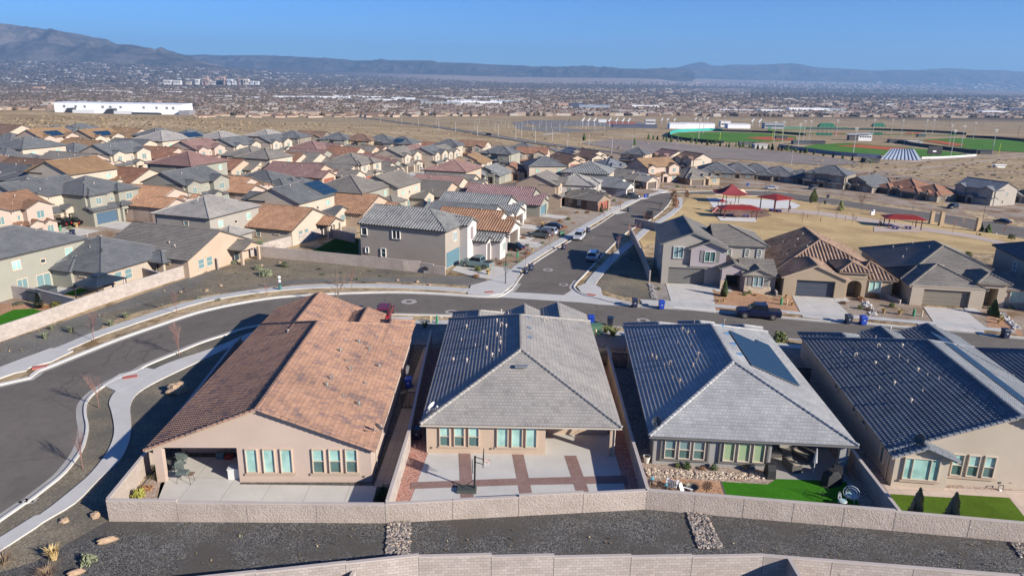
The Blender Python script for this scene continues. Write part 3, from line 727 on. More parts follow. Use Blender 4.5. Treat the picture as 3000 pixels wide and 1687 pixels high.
# dry field and valley: one sheet from the wall to the horizon
def field_mat():
    m, nt, ns, L, b = _mat('ground'); b.inputs['Roughness'].default_value = 1; b.inputs['Specular IOR Level'].default_value = .03
    g = N(ns, 'ShaderNodeNewGeometry'); s = N(ns, 'ShaderNodeSeparateXYZ'); L.new(g.outputs['Position'], s.inputs[0])
    def noise(scale, det=8, ro=.65):
        n = N(ns, 'ShaderNodeTexNoise'); n.inputs['Scale'].default_value = scale; n.inputs['Detail'].default_value = det; n.inputs['Roughness'].default_value = ro; L.new(g.outputs['Position'], n.inputs['Vector']); return n.outputs['Fac']
    a = ramp(ns, [(.35, (.29,.21,.135)), (.5, (.40,.30,.185)), (.65, (.52,.405,.26))]); L.new(noise(.02, 12, .75), a.inputs[0])
    # tufts of brush
    t = ramp(ns, [(.52, (1,1,1)), (.60, (.50,.45,.36))]); L.new(noise(.35, 4, .6), t.inputs[0])
    m1 = N(ns, 'ShaderNodeMixRGB', blend_type='MULTIPLY'); m1.inputs[0].default_value = .8; L.new(a.outputs[0], m1.inputs[1]); L.new(t.outputs[0], m1.inputs[2])
    # valley floor with town: duller and greyer
    c = ramp(ns, [(.35, (.095,.075,.058)), (.5, (.16,.125,.09)), (.66, (.28,.215,.15))]); L.new(noise(.0025, 12, .7), c.inputs[0])
    mr = N(ns, 'ShaderNodeMapRange'); mr.inputs['From Min'].default_value = 1950; mr.inputs['From Max'].default_value = 2400; L.new(s.outputs[1], mr.inputs['Value'])
    m2 = N(ns, 'ShaderNodeMixRGB'); L.new(mr.outputs[0], m2.inputs[0]); L.new(m1.outputs[0], m2.inputs[1]); L.new(c.outputs[0], m2.inputs[2])
    d = ramp(ns, [(.3, (.22,.165,.125)), (.7, (.30,.23,.175))]); L.new(noise(.0006, 8, .6), d.inputs[0])
    mr2 = N(ns, 'ShaderNodeMapRange'); mr2.inputs['From Min'].default_value = 8200; mr2.inputs['From Max'].default_value = 10000; L.new(s.outputs[1], mr2.inputs['Value'])
    m3 = N(ns, 'ShaderNodeMixRGB'); L.new(mr2.outputs[0], m3.inputs[0]); L.new(m2.outputs[0], m3.inputs[1]); L.new(d.outputs[0], m3.inputs[2])
    L.new(m3.outputs[0], b.inputs['Base Color'])
    bu = N(ns, 'ShaderNodeBump'); bu.inputs['Strength'].default_value = 1; bu.inputs['Distance'].default_value = .6; L.new(noise(.35, 4, .6), bu.inputs['Height']); L.new(bu.outputs[0], b.inputs['Normal'])
    return m
mb = MB()
ys = [None, 45, 60, 80]+list(range(105, 590, 12))+[620, 660, 720, 800, 900, 1000, 1150, 1300, 1500, 2000, 2600, 3200, 4000, 5000, 6500, 8000, 11000, 16000, 22000, 29000]
us = [i/50-1 for i in range(101)]
def gx(u, y): return u*max(220, 1.6*y+120)
rows = []
for y in ys:
    if y is None: rows.append([(gx(u, 40), fwy(gx(u, 40))) for u in us])
    else: rows.append([(gx(u, y), y) for u in us])
for a, b in zip(rows, rows[1:]):
    for i in range(len(us)-1): mb.face([(x, y, hz(x, y)) for x, y in (a[i], a[i+1], b[i+1], b[i])])
tag(mb.build('ground', field_mat()), kind='structure')
mb = MB(); fr = rows[0]
for i in range(len(us)-1): mb.face([(fr[i][0], -260, -1.75), (fr[i+1][0], -260, -1.75), (*fr[i+1], -1.75), (*fr[i], -1.75)])
tag(mb.build('lower_ground', granular('lower_soil', [(.20,.17,.14),(.28,.24,.2),(.36,.31,.27)], 8, .2, .02)), kind='structure')

# gravel strip behind the lots and the corner
def G0(*pts): return world_poly(pts)
def ext(a, b, d=25):
    v = Vector((b[0]-a[0], b[1]-a[1])).normalized(); return (b[0]+v.x*d, b[1]+v.y*d)
left_curb = [(0,1523),(73,1475),(131,1431),(175,1396),(204,1364),(233,1323),(247,1285),(252,1250),(246,1215),(250,1180),(280,1147),(338,1112),(396,1089),(430,1070),(512,1036),(582,1007),(652,984),(757,955)]
LC = [ext(at(131,1431), at(0,1523))]+[at(*p) for p in left_curb]+[(-22, 86.2)]
LC = smooth_line(LC, 4)
strip = [(x, fwy(x)+.02) for x in (-60, -40, -15.2, -5.6, 3, 16.7, 32.5, 60)]
sheet('gravel_bed', strip+[(60, 39.5), (35.3, 41.8), (10.1, 45.0), (-8.5, 42.8), (-27.6, 42.45), (-30, 41), (-62, 29.5)], .006, M_GRAVEL)
# brown gravel verge between kerb and lot wall
verge = LC+[(-21, 84.5), (-24, 82), (-28.5, 72), (-28, 50), (-27.6, 42.6), (-30, 38), (-45, 28)]
sheet('gravel_verge', verge, .010, M_GRAVELB)

# roads
far_curb = [(0,1130),(116,1089),(233,1042),(349,996),(466,955),(582,917),(699,891),(815,873),(932,865),(1048,860),(1165,858),(1281,862),(1397,870),(1461,871)]
FCw = smooth_line([(-70, 52)]+[at(*p) for p in far_curb], 3)
near_r = [(-22, 86.2), at(1010,918), at(1315,925), at(1500,931), at(1720,949), at(2250,985), at(2844,1035), at(3000,1052), (75, 73), (110, 66)]
far_r = [(110, 75.5), at(3000,991), at(2862,974), at(2687,961), at(2541,948), at(2425,942), at(2250,926), at(2050,908), at(1879,898), at(1806,886), at(1748,875), at(1704,863), at(1681,846), at(1686,831), at(1714,802), at(1838,679), at(1917,637), at(1955,603), at(1968,580), at(1978,567)]
# main street, left side: from the corner up, round the bend, then away to the right behind the park
left_st = [at(1461,871), at(1502,848), at(1537,800), at(1572,769), at(1630,732), at(1677,704), at(1747,664), at(1817,617), at(1863,593), at(1893,577), at(1922,568), at(1968,564), at(2095,560), at(2250,560), at(2436,583), at(2629,612), at(2774,630), at(2920,656), at(3000,668), (150, 150)]
park_side = [(165, 128), at(3000,697), at(2920,685), at(2774,653), at(2629,630), at(2436,598), at(2250,577), at(2095,570), at(1978,567)]
junction_far = [at(2250,577)]
street1 = LC+near_r[1:]+far_r[:9]+[at(1461,871)]+FCw[::-1][1:]
sheet('road', street1, .014, M_ASPH)
street2 = [at(1461,871), at(1879,898)]+far_r[9:]+park_side[::-1][1:]+left_st[::-1][:-1]
sheet('road', street2, .018, M_ASPH)
# curbs
def curb(pts, side=1, h=.15, w=.22):
    ribbon('curb', pts, w*side, h, M_CURB, .16, centre=False)
    ribbon('gutter', offset_line(pts, -.62*side), .60*side, .022, M_GUTTER, centre=False)
curb(smooth_line(LC[::4], 4)+[(-21, 86.9), at(1010,918)][:0], -1)
ribbon('curb', FCw, .45, .15, M_CURB, .16, centre=False); ribbon('gutter', offset_line(FCw, -.5), .5, .022, M_GUTTER, centre=False)
curb(near_r[:4], -1, .12); ribbon('gutter', near_r[3:], -.6, .022, M_GUTTER, centre=False)
FR1 = smooth_line(far_r[:9], 2); curb(FR1[::-1], 1, .1)
FR2 = smooth_line(far_r[8:], 3); curb(FR2, 1) if False else curb(FR2, -1)
LS = smooth_line(left_st[:-1], 3); curb(LS, 1, .12)
curb(smooth_line(park_side[:-1], 2)[::-1], -1)
# cross pan at the junction
sheet('gutter_pan', G0((1461,871),(1879,898),(1748,877),(1700,868),(1560,859),(1480,855)), .026, M_CONC)
sheet('gutter_pan', G0((1500,845),(1461,871),(1430,868)), .026, M_CONC)
sheet('gutter_pan', G0((1640,872),(1681,846),(1704,863),(1806,886),(1870,898),(1760,893),(1644,880)), .030, M_CONC)
# sidewalks
swU = [(0,1577),(117,1510),(204,1443),(268,1387),(315,1325),(333,1280),(334,1245),(326,1205),(320,1180),(340,1147),(384,1118),(466,1077),(524,1054),(629,1020),(745,972),(860,935)]
swL = [(0,1616),(125,1533),(221,1475),(291,1405),(350,1352),(376,1303),(384,1265),(384,1230),(382,1192),(398,1159),(443,1128),(524,1088),(610,1048),(699,1008),(790,970),(880,945)]
A = smooth_line([ext(at(204,1443), at(0,1577))]+[at(*p) for p in swU], 3); B = smooth_line([ext(at(221,1475), at(0,1616))]+[at(*p) for p in swL], 3)
sheet('sidewalk', A+B[::-1], .12, M_CONC, skirt=.13)
fs = [(0,1095),(70,1068),(210,1012),(291,978),(466,919),(582,884),(699,862),(815,848),(932,840),(1048,838),(1165,840),(1281,846),(1386,852),(1456,842),(1500,818)]
FSW = smooth_line([(-70, 58)]+[at(*p) for p in fs], 3); ribbon('sidewalk', FSW, 1.7, .13, M_WALK2, .14)
# corner ramps with red pads
def pad(px, py, ang, w=1.3, d=.75):
    x, y = at(px, py); mb = MB(); mb.box(-w/2, w/2, -d/2, d/2, 0, .15); o = mb.build('tactile_pad', M_TACT); o.location = (x, y, hz(x, y)+.01); o.rotation_euler = (0, 0, R(ang)); tag(o, kind='structure')
pad(117, 1077, 25); pad(382, 1107, 28); pad(1433, 858, 20); pad(1732, 866, -30)
sheet('sidewalk', G0((300,1130),(350,1098),(430,1080),(455,1085),(400,1125),(345,1150)), .125, M_CONC, skirt=.13)
sheet('sidewalk', G0((0,1110),(0,1078),(60,1055),(150,1022),(215,1030),(150,1062),(100,1075)), .137, M_CONC, skirt=.13)
sheet('sidewalk', G0((1380,838),(1440,822),(1500,800),(1528,795),(1505,835),(1470,862),(1430,868),(1370,862)), .140, M_CONC, skirt=.13)
# left sidewalk along the main street
ls = [(1500,822),(1543,780),(1600,742),(1668,702),(1730,664),(1790,628),(1838,602),(1868,588),(1915,573),(1960,560)]
LSW = smooth_line([at(*p) for p in ls], 3); ribbon('sidewalk', offset_line(LSW, 1.0), 1.7, .13, M_WALK2, .14)
# right sidewalk of main street, in the wall's shade, and round the corner
rs = [(1812,886),(1755,870),(1722,852),(1735,825),(1760,795),(1810,745),(1858,706),(1900,668),(1960,632),(1990,604),(1990,580)]
ribbon('sidewalk', smooth_line([at(*p) for p in rs], 3), 1.6, .13, M_WALK2, .14)
sheet('sidewalk', G0((1690,842),(1725,828),(1760,845),(1765,868),(1830,884),(1880,893),(1812,884),(1748,872),(1705,860)), .135, M_CONC, skirt=.13)
rs2 = [(1880,888),(1960,893),(2010,897)]
ribbon('sidewalk', [at(*p) for p in rs2], 1.5, .13, M_WALK2, .14)
# corner lots of brown gravel
sheet('gravel_bed', G0((1746,838),(1775,800),(1815,762),(1860,722),(1900,830),(1925,880),(1830,870),(1765,850)), .034, M_GRAVELB)
sheet('driveway', G0((1322,793),(1352,768),(1400,772),(1480,786),(1500,792),(1455,822),(1390,812)), .05, M_DRIVE)
sheet('vacant_lot', world_poly(((0,1050),(200,985),(400,915),(590,868),(800,835),(1000,824),(1250,828),(1390,838),(1420,820),(1310,806),(1050,778),(760,752),(560,810),(300,903),(0,1003))), .012, M_GRAVELB)
sheet('gravel_bed', world_poly(((0,1080),(130,1035),(300,960),(300,920),(420,890),(560,845),(650,790),(560,810),(300,903),(0,1003))), .016, granular('grey_gravel', [(.12,.112,.10),(.17,.16,.142),(.22,.205,.185)], 12, .2, .02, .2))
sheet('gravel_bed', world_poly(((640,862),(800,838),(1000,825),(1250,830),(1390,838),(1430,822),(1380,808),(1230,812),(1000,816),(850,820))), .018, MATS['grey_gravel'])

# ================================================================ block walls
def block_wall(pts, label, mat, th=.2, zb=-.3, cap=True, steps=None, group=None):
    """pts: (x, y, top) knots; every panel between knots keeps its own top: stepped like the real one"""
    mb = MB()
    for i in range(len(pts)-1):
        a, b = pts[i], pts[i+1]
        mb.obox(a[:2], b[:2], th, hz(*a[:2])+zb, hz(*a[:2])+a[2], 0, hz(*b[:2])+zb, hz(*b[:2])+(b[3] if len(b) > 3 else a[2]))
        if cap: mb.obox(a[:2], b[:2], th+.05, hz(*a[:2])+a[2], hz(*a[:2])+a[2]+.07, 1, hz(*b[:2])+(b[3] if len(b) > 3 else a[2]), hz(*b[:2])+(b[3] if len(b) > 3 else a[2])+.07)
        d = Vector((b[0]-a[0], b[1]-a[1])).normalized()
        if i: mb.box(a[0]-.013, a[0]+.013, a[1]-th/2-.012, a[1]+th/2+.012, hz(*a[:2])+zb, hz(*a[:2])+a[2]-.02, 2)
    o = mb.build('block_wall', [mat, M_CAP, plain('wall_joint', (.17,.145,.13), .9)]); tag(o, label, 'wall', group, 'thing'); return o
def lerpw(a, b, n, tops):
    out = []
    for i in range(n+1): t = i/n; out.append((a[0]+(b[0]-a[0])*t, a[1]+(b[1]-a[1])*t, tops[min(i, len(tops)-1)]))
    return out
w1 = lerpw((-27.6, 42.45), (-8.5, 42.8), 4, [1.62, 1.44, 1.44, 1.44]); w2 = lerpw((-8.5, 42.8), (10.0, 45.0), 4, [1.48, 1.5, 1.62, 1.5]); w3 = lerpw((10.0, 45.0), (26.9, 42.95), 5, [1.55, 1.55, 1.55, 1.55, 1.55]); w4 = lerpw((26.9, 42.95), (36.5, 41.7), 2, [1.45, 1.45])+[(46, 40.5, 1.45)]
block_wall(w1[:-1]+w2[:-1]+w3[:-1]+w4, 'long split-face tan block wall behind the four nearest backyards', M_WALLSF, .22)
block_wall([(-27.6, 42.6, 1.62), (-28.2, 50, 1.62), (-28.7, 57, 1.62), (-30.1, 72, 1.6), (-30.1, 74, 1.6)], 'tan side wall of the orange-roofed corner lot, beside the curving sidewalk', M_WALLSF, .2)
block_wall([(-8.4, 42.95, 1.6), (-8.35, 53, 1.6), (-8.9, 66, 1.6), (-9.3, 77.5, 1.3)], 'side wall between the orange-roofed house and the basketball patio', M_WALLSM, .2)
block_wall([(10.05, 45.1, 1.6), (10.1, 53, 1.6), (10.25, 60, 1.6), (10.6, 73, 1.6)], 'side wall between basketball patio and the fire-pit backyard', M_WALLSM, .2)
block_wall([(27.2, 43, 1.5), (27.6, 49.5, 1.5), (27.9, 53, 1.7), (29.0, 66, 1.6), (29.6, 74, 1.5)], 'shaded side wall between the fire-pit yard and the cypress yard', M_WALLSM, .2)
# foreground walls
f0 = [(x, fwy(x), z) for x, z in ((-40, 1.1), (-27, 1.05), (-20, 1.0), (-15.2, .95), (-10, .9), (-5.6, .8), (-1, .65), (3, .5), (8, .4), (12, .32), (16.7, .3), (21, .3), (26, .3), (32.5, .35), (45, .35))]
block_wall(f0, 'light smooth-faced block wall crossing the bottom of the picture', M_WALLSM, .2, -2.0)
block_wall([(-9.5, 37.2, .35), (-10.4, 31, .35)], 'short spur wall dropping from the foreground wall, left one', M_WALLSM, .2, -2.3)
block_wall([(18.3, 39.2, .28), (18.4, 30, .28)], 'short spur wall beside the bare brown shrub, lower right', M_WALLSM, .2, -2.3)
# walls across the street and on the left
LW = [at(0,1000), at(110,962), at(262,905), at(410,855), at(560,806), at(650,772), at(755,747)]
block_wall([(-62, 64, 1.75)]+[(x, y, 1.75) for x, y in LW], 'long pale wall climbing left beside the vacant gravel slope', M_WALLSM, .2)
MW = [at(757,752), at(900,765), at(1050,780), at(1180,794), at(1232,798), at(1270,803), at(1305,807)]
block_wall([(MW[i][0], MW[i][1], z) for i, z in enumerate((1.75, 1.75, 1.75, 1.75, 1.55, 1.35, 1.35))], 'rough split-face wall in front of the big two-storey house', M_WALLSF, .2)
block_wall([(*at(755,747), 1.75), (*at(850,722), 1.75), (*at(960,690), 1.75)], 'wall between two green backyard lawns', M_WALLSM, .2)
for i, (pl, lab) in enumerate([
    ([(940,690),(1040,712)], 'grey garden wall behind the dark green lawn'),
    ([(1903,825),(1878,760),(1858,715),(1845,690)], 'tall wall beside the two-storey stone-base house by the shaded walk'),
    ([(265,790),(360,800),(470,832)], 'dark block wall between the gazebo yard and the red-cushion patio'),
    ([(0,868),(110,882),(232,915)], 'dark block wall between putting green and gazebo yard'),
    ([(540,775),(600,770),(640,790)], 'grey wall beside the taupe-roofed patio'),
    ([(775,690),(880,705)], 'grey wall in front of the striped orange roof house'),
    ([(2435,785),(2560,800)], 'grey wall behind the brown-roofed house facing the dry park lawn'),
    ([(2830,795),(2905,805)], 'grey wall between the dry park lawn and the right-hand houses'),
    ([(2700,740),(2920,745)][:2], 'block wall at the edge of the dry park lawn'),
    ([(1860,662),(1990,690)][:2], 'low sunlit wall at the top of the shaded sidewalk')]):
    if i == 8: continue
    block_wall([(*at(*p), 1.7) for p in pl], lab, M_WALLG if i != 1 else M_WALLSM, .2)
block_wall([(*at(2585,870), .5), (*at(2637,890), .4)], 'low sloping wall between the brown-roofed and the grey-roofed front yards', M_WALLG, .2)
block_wall([(*at(2250,833), .6), (*at(2275,868), .4)], 'low sloping wall beside the driveway of the brown-roofed house', M_WALLG, .2)
# ================================================================ the four backyards in front
FRT = plain('frame_tan', (.50,.40,.31), .7); SURG = stucco('surround_grey', (.15,.145,.135)); STT = stucco('surround_tan', (.42,.33,.25))
def local(root):
    m = Matrix.Translation(root.location) @ Matrix.Rotation(root.rotation_euler[2], 4, 'Z'); return m
def win3(root, ss, y, z0, z1, pane, lower, frame, surround=None, w=None, split='h'):
    for s0, s1 in ss: window(root, ((s0+s1)/2, y, z0), 0, s1-s0, z1-z0, 2, split, pane, lower, frame, surround=surround, sill_on=False)
def sillbar(root, s0, s1, y, z, mat, d=.16, h=.14):
    mb = MB(); mb.box(s0, s1, y-d, y, z-h, z); mb.build('window_sill', mat, root)
def pts_on(f, L_): return [(x, y, f(x, y)+.05) for x, y in L_]
# ---- house with clay tiles (corner lot)
h = empty('house', (-26.65, 47.3, 0), R(1.8), 'big corner house with orange clay-tile gable roof and pink-beige stucco', 'house'); H1 = h
rb, wb = MB(), MB(); kw = dict(mode='stile', near=True, pitch=.395, og=.35)
roof_block(rb, wb, 0, 16.2, .3, 27, 3.05, 'y', 'gable', 'hip', walls=False, oh=.45, mode='stile', near=True, pitch=.395, og=.65)
# rear wall with the patio opening cut out of it
wb.box(0, .62, 0, .5, -.3, 3.05); wb.box(.62, 6.2, 0, .5, 2.95, 3.05); wb.box(6.2, 16.2, 0, .4, -.3, 3.05)
wb.face([(0, 0, 3.05), (16.2, 0, 3.05), (8.1, 0, 3.05+8.1*.395)])
wb.box(6.2, 16.2, .4, 26, -.3, 3.05); wb.box(0, 6.2, 4.4, 26, -.3, 3.05); wb.box(.0, 6.2, .5, 4.4, 2.97, 3.04)
roof_block(rb, wb, 0, 9.8, 19.5, 32.6, 2.99, 'y', 'gable', 'gable', z0=-.3, **kw)
roof_block(rb, wb, 12.3, 16.1, 20, 28.6, 3.0, 'y', 'gable', 'hip', z0=-.3, **kw)
roof_block(rb, wb, 9.3, 12.6, 22, 30.0, 3.3, 'y', 'hip', 'gable', z0=-.3, **kw)
wb.build('wall', wall_mat('pink'), h); rb.build('roof', [roof_mat('clay'), TRIMT], h)
z0_, z1_ = .88, 2.9
win3(h, [(6.82, 7.72), (8.12, 9.02), (9.42, 10.32)], 0, z0_, z1_, GLASSB, None, FRT, split='n'); sillbar(h, 6.7, 10.5, 0, .84, STT)
win3(h, [(11.8, 12.72), (13.05, 13.97), (14.28, 15.2)], 0, z0_, z1_, GLASSB, GLASSC, FRT); sillbar(h, 11.6, 15.35, 0, .84, STT)
f1 = lambda x, y: 3.05+(8.1-abs(x-8.1))*.395
vents(h, pts_on(f1, [(5.0, 19.0), (11.2, 14), (12.3, 17.4), (11.0, 16.8), (13.4, 16.5), (12.0, 12.5), (15.2, 17.5), (14.8, 13.6), (13.5, 20.5), (12.6, 11.0), (11.6, 8.0), (14.2, 9.5), (13.0, 6.0), (11.6, 6.6), (14.4, 5.4), (15.1, 20.5)]), VENTG, None, True)
mb = MB(); mb.box(6.3, 7.2, -.02, .9, 0, .02); sheet('concrete_patio', [(x, y) for x, y in [(-24.9, 43.1), (-9.8, 43.35), (-10.0, 47.3), (-20.4, 47.2), (-20.4, 51.2), (-26.6, 51.0), (-26.3, 47)]], .03, M_DRIVE)
sheet('gravel_bed', [(-27.4, 42.6), (-8.6, 42.95), (-9.2, 77), (-29.5, 76), (-28, 52)], .020, M_GRAVEL)
sheet('gravel_bed', [(-27.4, 42.7), (-24.95, 42.75), (-26.4, 48.6), (-27.6, 50)], .030, M_ROCKY)
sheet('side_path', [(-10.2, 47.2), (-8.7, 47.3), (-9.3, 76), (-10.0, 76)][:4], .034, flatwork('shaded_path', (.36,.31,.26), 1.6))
# ---- grey hipped house with basketball patio
h = empty('house', (-6.72, 52.35, 0), 0, 'grey flat-tile hip-roofed house with beige walls behind the basketball patio', 'house'); H2 = h
rb, wb = MB(), MB(); kw = dict(mode='flat', near=True, pitch=.417)
roof_block(rb, wb, 0, 15.3, 0, 25, 3.05, 'y', 'hip', 'hip', walls=False, oh=.5, **kw)
wb.box(0, 9.68, 0, 25, -.3, 3.0); wb.box(9.68, 15.3, 3.6, 25, -.3, 3.0); wb.box(15.0-.03, 15.42, 0, .4, -.3, 2.6); wb.box(9.68, 15.42, 0, .4, 2.58, 3.0); wb.box(9.68, 15.3, .4, 3.6, 2.62, 2.95)
roof_block(rb, wb, .2, 6.0, 17, 27.6, 2.96, 'y', 'gable', 'hip', z0=-.3, **kw)
roof_block(rb, wb, 6.4, 10.2, 20, 27.4, 3.3, 'y', 'hip', 'gable', z0=-.3, **kw)
roof_block(rb, wb, 9.2, 15.2, 17, 28.0, 2.96, 'y', 'gable', 'gable', z0=-.3, **kw)
wb.build('wall', wall_mat('sand'), h); rb.build('roof', [roof_mat('grey'), TRIMT], h)
win3(h, [(.98, 1.85), (2.17, 3.04), (3.35, 4.25)], 0, .72, 2.55, GLASSB, GLASSC, FRT); sillbar(h, .85, 4.4, 0, .70, STT, .1)
win3(h, [(5.68, 6.62), (6.88, 7.8), (8.05, 8.98)], 0, .72, 2.55, GLASSB, None, FRT, split='n'); sillbar(h, 5.5, 9.1, 0, .70, STT, .1)
f2 = lambda x, y: 3.05+(7.65-abs(x-7.65))*.417
vents(h, pts_on(f2, [(5.6, 9.2), (5.0, 8.5), (4.4, 10.8), (5.7, 11.0), (2.6, 9.5), (3.2, 13.0), (5.7, 12.4), (5.3, 13.6), (3.9, 16), (5.6, 16), (6.2, 15), (5.2, 17.8), (6.4, 19), (5.6, 20.4), (1.6, 16.2), (1.9, 19.7), (1.2, 11), (10.2, 18.5)]), VENT)
for y in (11.5, 14.2, 17.5):
    for dx in (0, .22):
        mb = MB(); x = 8.35+dx; mb.box(x, x+.12, y, y+.4, f2(x, y)+.06, f2(x, y)+.10); mb.build('blue_tape', plain('blue_tape', (.12,.25,.42), .6), h)
mb = MB(); mb.box(7.1, 8.2, 5.2, 5.6, 3.05+5.7*.417+.1, 3.05+5.7*.417+.26); mb.build('roof_hatch', METALG, h)
PB = [(-7.6, 43.1), (8.9, 44.75), (9.1, 56), (-6.7, 52.3), (-6.9, 52.3)]
sheet('concrete_patio', [(-7.35, 43.0), (8.9, 44.95), (8.8, 56), (2.9, 56), (2.9, 52.4), (-6.7, 52.4)], .03, M_CONC)
sheet('gravel_bed', [(-8.3, 42.95), (10.0, 45.0), (10.3, 73), (9.9, 76), (-9.2, 76), (-8.6, 60)], .020, M_REDG)
for q in ([(1343,1328),(1378,1328),(1389,1470),(1350,1472)], [(1500,1331),(1534,1332),(1562,1458),(1524,1460)], [(1653,1335),(1688,1335),(1728,1447),(1690,1449)]): sheet('paver_band', world_poly(q), .038, M_PAVER)
sheet('paver_band', world_poly([(1206,1413),(1500,1402),(1834,1393),(1841,1416),(1500,1422),(1201,1433)]), .044, M_PAVER)
# ---- silver hipped house with solar array
h = empty('house', (11.66, 51.25, 0), R(-3.6), 'dark-grey stucco house with silver hip roof and a black solar array', 'house'); H3 = h
rb, wb = MB(), MB()
roof_block(rb, wb, 0, 15.2, 0, 25, 2.92, 'y', 'hip', 'hip', walls=False, oh=.5, **kw)
wb.box(0, 9.3, 0, 25, -.3, 2.87); wb.box(9.3, 15.2, 4.0, 25, -.3, 2.87); wb.box(14.6, 15.3, 0, .45, -.3, 2.5); wb.box(9.3, 15.3, 0, .4, 2.5, 2.87); wb.box(9.3, 15.2, .4, 4.0, 2.52, 2.82)
roof_block(rb, wb, .15, 6.2, 16, 26.3, 2.83, 'y', 'gable', 'hip', z0=-.3, **kw)
roof_block(rb, wb, 6.4, 9.6, 18, 26.6, 3.17, 'y', 'hip', 'hip', z0=-.3, **kw)
roof_block(rb, wb, 10.2, 15.1, 18, 26.6, 2.83, 'y', 'hip', 'hip', z0=-.3, **kw)
wb.build('wall', wall_mat('grey'), h); rb.build('roof', [roof_mat('silver'), TRIMG], h)
win3(h, [(.85, 1.75), (1.98, 2.9), (3.12, 4.05)], 0, .65, 2.32, GLASSA, GLASSC, FRAMET); win3(h, [(5.5, 6.4), (6.65, 7.6), (7.85, 8.75)], 0, .65, 2.32, plain('glass_gold', (.28,.36,.22), .1, 0, .8), None, FRAMET, split='n')
for a, b in ((.65, 4.25), (5.3, 8.95)):
    mb = MB(); mb.box(a-.14, a, -.16, 0, .45, 2.5); mb.box(b, b+.14, -.16, 0, .45, 2.5); mb.box(a, b, -.16, 0, .45, .58); mb.box(a, b, -.16, 0, 2.4, 2.5); mb.build('window_surround', SURG, h)
f3 = lambda x, y: 2.92+(7.6-abs(x-7.6))*.417
vents(h, pts_on(f3, [(2.9, 6.9), (2.5, 8.2), (4.4, 9.2), (4.9, 10.2), (5.2, 11.2), (2.6, 11.3), (2.2, 11.4), (1.7, 13.5), (1.4, 14.3), (5.0, 14.0), (4.0, 15.6), (5.8, 16.8), (5.2, 17), (4.9, 18.4), (6.3, 19.6), (9.6, 20.6)]), plain('vent_taupe', (.30,.25,.2), .7))
for y in (10.5, 13.2, 16, 18.5):
    mb = MB(); x = 8.6; mb.box(x, x+.5, y, y+.35, f3(x+.5, y)+.07, f3(x, y)+.08); mb.build('blue_tape', plain('blue_tape', (.12,.25,.42), .6), h)
solar(h, (15.7, 0, 2.92-.21), (0, 1, 0), (-1, 0, .417), 9, 3, 1.12, 1.62, skip=((8, 2), (8, 1)), off=(8.6, 1.9))
sheet('gravel_bed', [(10.1, 45.0), (27.1, 42.9), (29.6, 74), (28, 76), (11.0, 76)], .020, M_ROCKY)
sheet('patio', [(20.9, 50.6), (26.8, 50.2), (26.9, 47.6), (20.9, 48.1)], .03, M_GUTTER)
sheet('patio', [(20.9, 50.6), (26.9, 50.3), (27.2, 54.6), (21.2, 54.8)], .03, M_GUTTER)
sheet('decomposed_granite', world_poly([(1893,1432),(1925,1410),(1965,1402),(2110,1410),(2130,1462),(1900,1450)]), .030, M_ORANGEG)
sheet('artificial_turf', world_poly([(2113,1411),(2250,1419),(2275,1403),(2410,1408),(2478,1412),(2525,1492),(2131,1470)]), .036, M_TURF)
sheet('turf_edging', world_poly([(2109,1409),(2114,1410),(2134,1472),(2129,1471)]), .040, TRIM)
# ---- dark-blue barrel tile house
h = empty('house', (29.63, 48.55, 0), R(-6.6), 'cream house with dark blue barrel-tile gable roof beside two cypress shrubs', 'house'); H4 = h
rb, wb = MB(), MB(); kw4 = dict(mode='stile', near=True, pitch=.40)
roof_block(rb, wb, 0, 17, .9, 25, 2.9, 'y', 'gable', 'hip', z0=-.3, og=.4, **kw4)
roof_block(rb, wb, 0, 3.95, 0, 1.3, 2.84, 'y', 'gable', 'gable', z0=-.3, og=.4, **kw4)
roof_block(rb, wb, .1, 6.2, 16, 26.8, 2.84, 'y', 'gable', 'hip', z0=-.3, **kw4)
roof_block(rb, wb, 6.6, 10.2, 18, 27.0, 3.2, 'y', 'hip', 'gable', z0=-.3, **kw4)
roof_block(rb, wb, 10.4, 17, 18, 28.0, 2.88, 'y', 'hip', 'gable', z0=-.3, **kw4)
wb.build('wall', wall_mat('cream'), h); rb.build('roof', [roof_mat('blue'), TRIMT], h)
window(h, (1.95, 0, .78), 0, 2.6, 1.85, 2, 't', GLASSB, None, FRAMET, sill_on=False); sillbar(h, .5, 3.4, 0, .72, STT)
win3(h, [(4.5, 5.35), (5.65, 6.5), (6.8, 7.65)], .9, .9, 2.75, GLASSB, GLASSC, FRAMET); sillbar(h, 4.3, 7.9, .9, .84, STT)
window(h, (0, 2.2, .8), 3, .8, 1.9, 2, 'n', GLASSC, None, FRAMET)
for y in (6.5, 9, 14): window(h, (0, y, 1.9), 3, 1.0, .5, 2, 'n', GLASSD, None, FRAMET)
f4 = lambda x, y: 2.9+(8.5-abs(x-8.5))*.40
vents(h, pts_on(f4, [(1.6, 19), (2.4, 17.4), (5.2, 20.2), (4.6, 18), (3.3, 14.6), (4.5, 15), (5.4, 14.8), (5.6, 13.4), (6.3, 16.6), (6.8, 21), (2.1, 10), (3.3, 10), (5.6, 11.2), (5.9, 10), (6.3, 8.8), (4.6, 7.6), (3.3, 6.4)]), plain('vent_cream', (.55,.48,.38), .7))
solar(h, (17.45, 0, 2.9-.18), (0, 1, 0), (-1, 0, .40), 16, 1, 1.05, 1.7, off=(5.0, 5.0), name='solar_panel')
sheet('gravel_bed', [(27.3, 42.9), (48, 40.3), (55, 72), (29.7, 75)], .020, M_ROCKY)
sheet('artificial_turf', world_poly([(2608,1447),(2798,1459),(2808,1449),(2955,1458),(3000,1513),(3060,1560),(2640,1520)]), .036, M_TURFY)
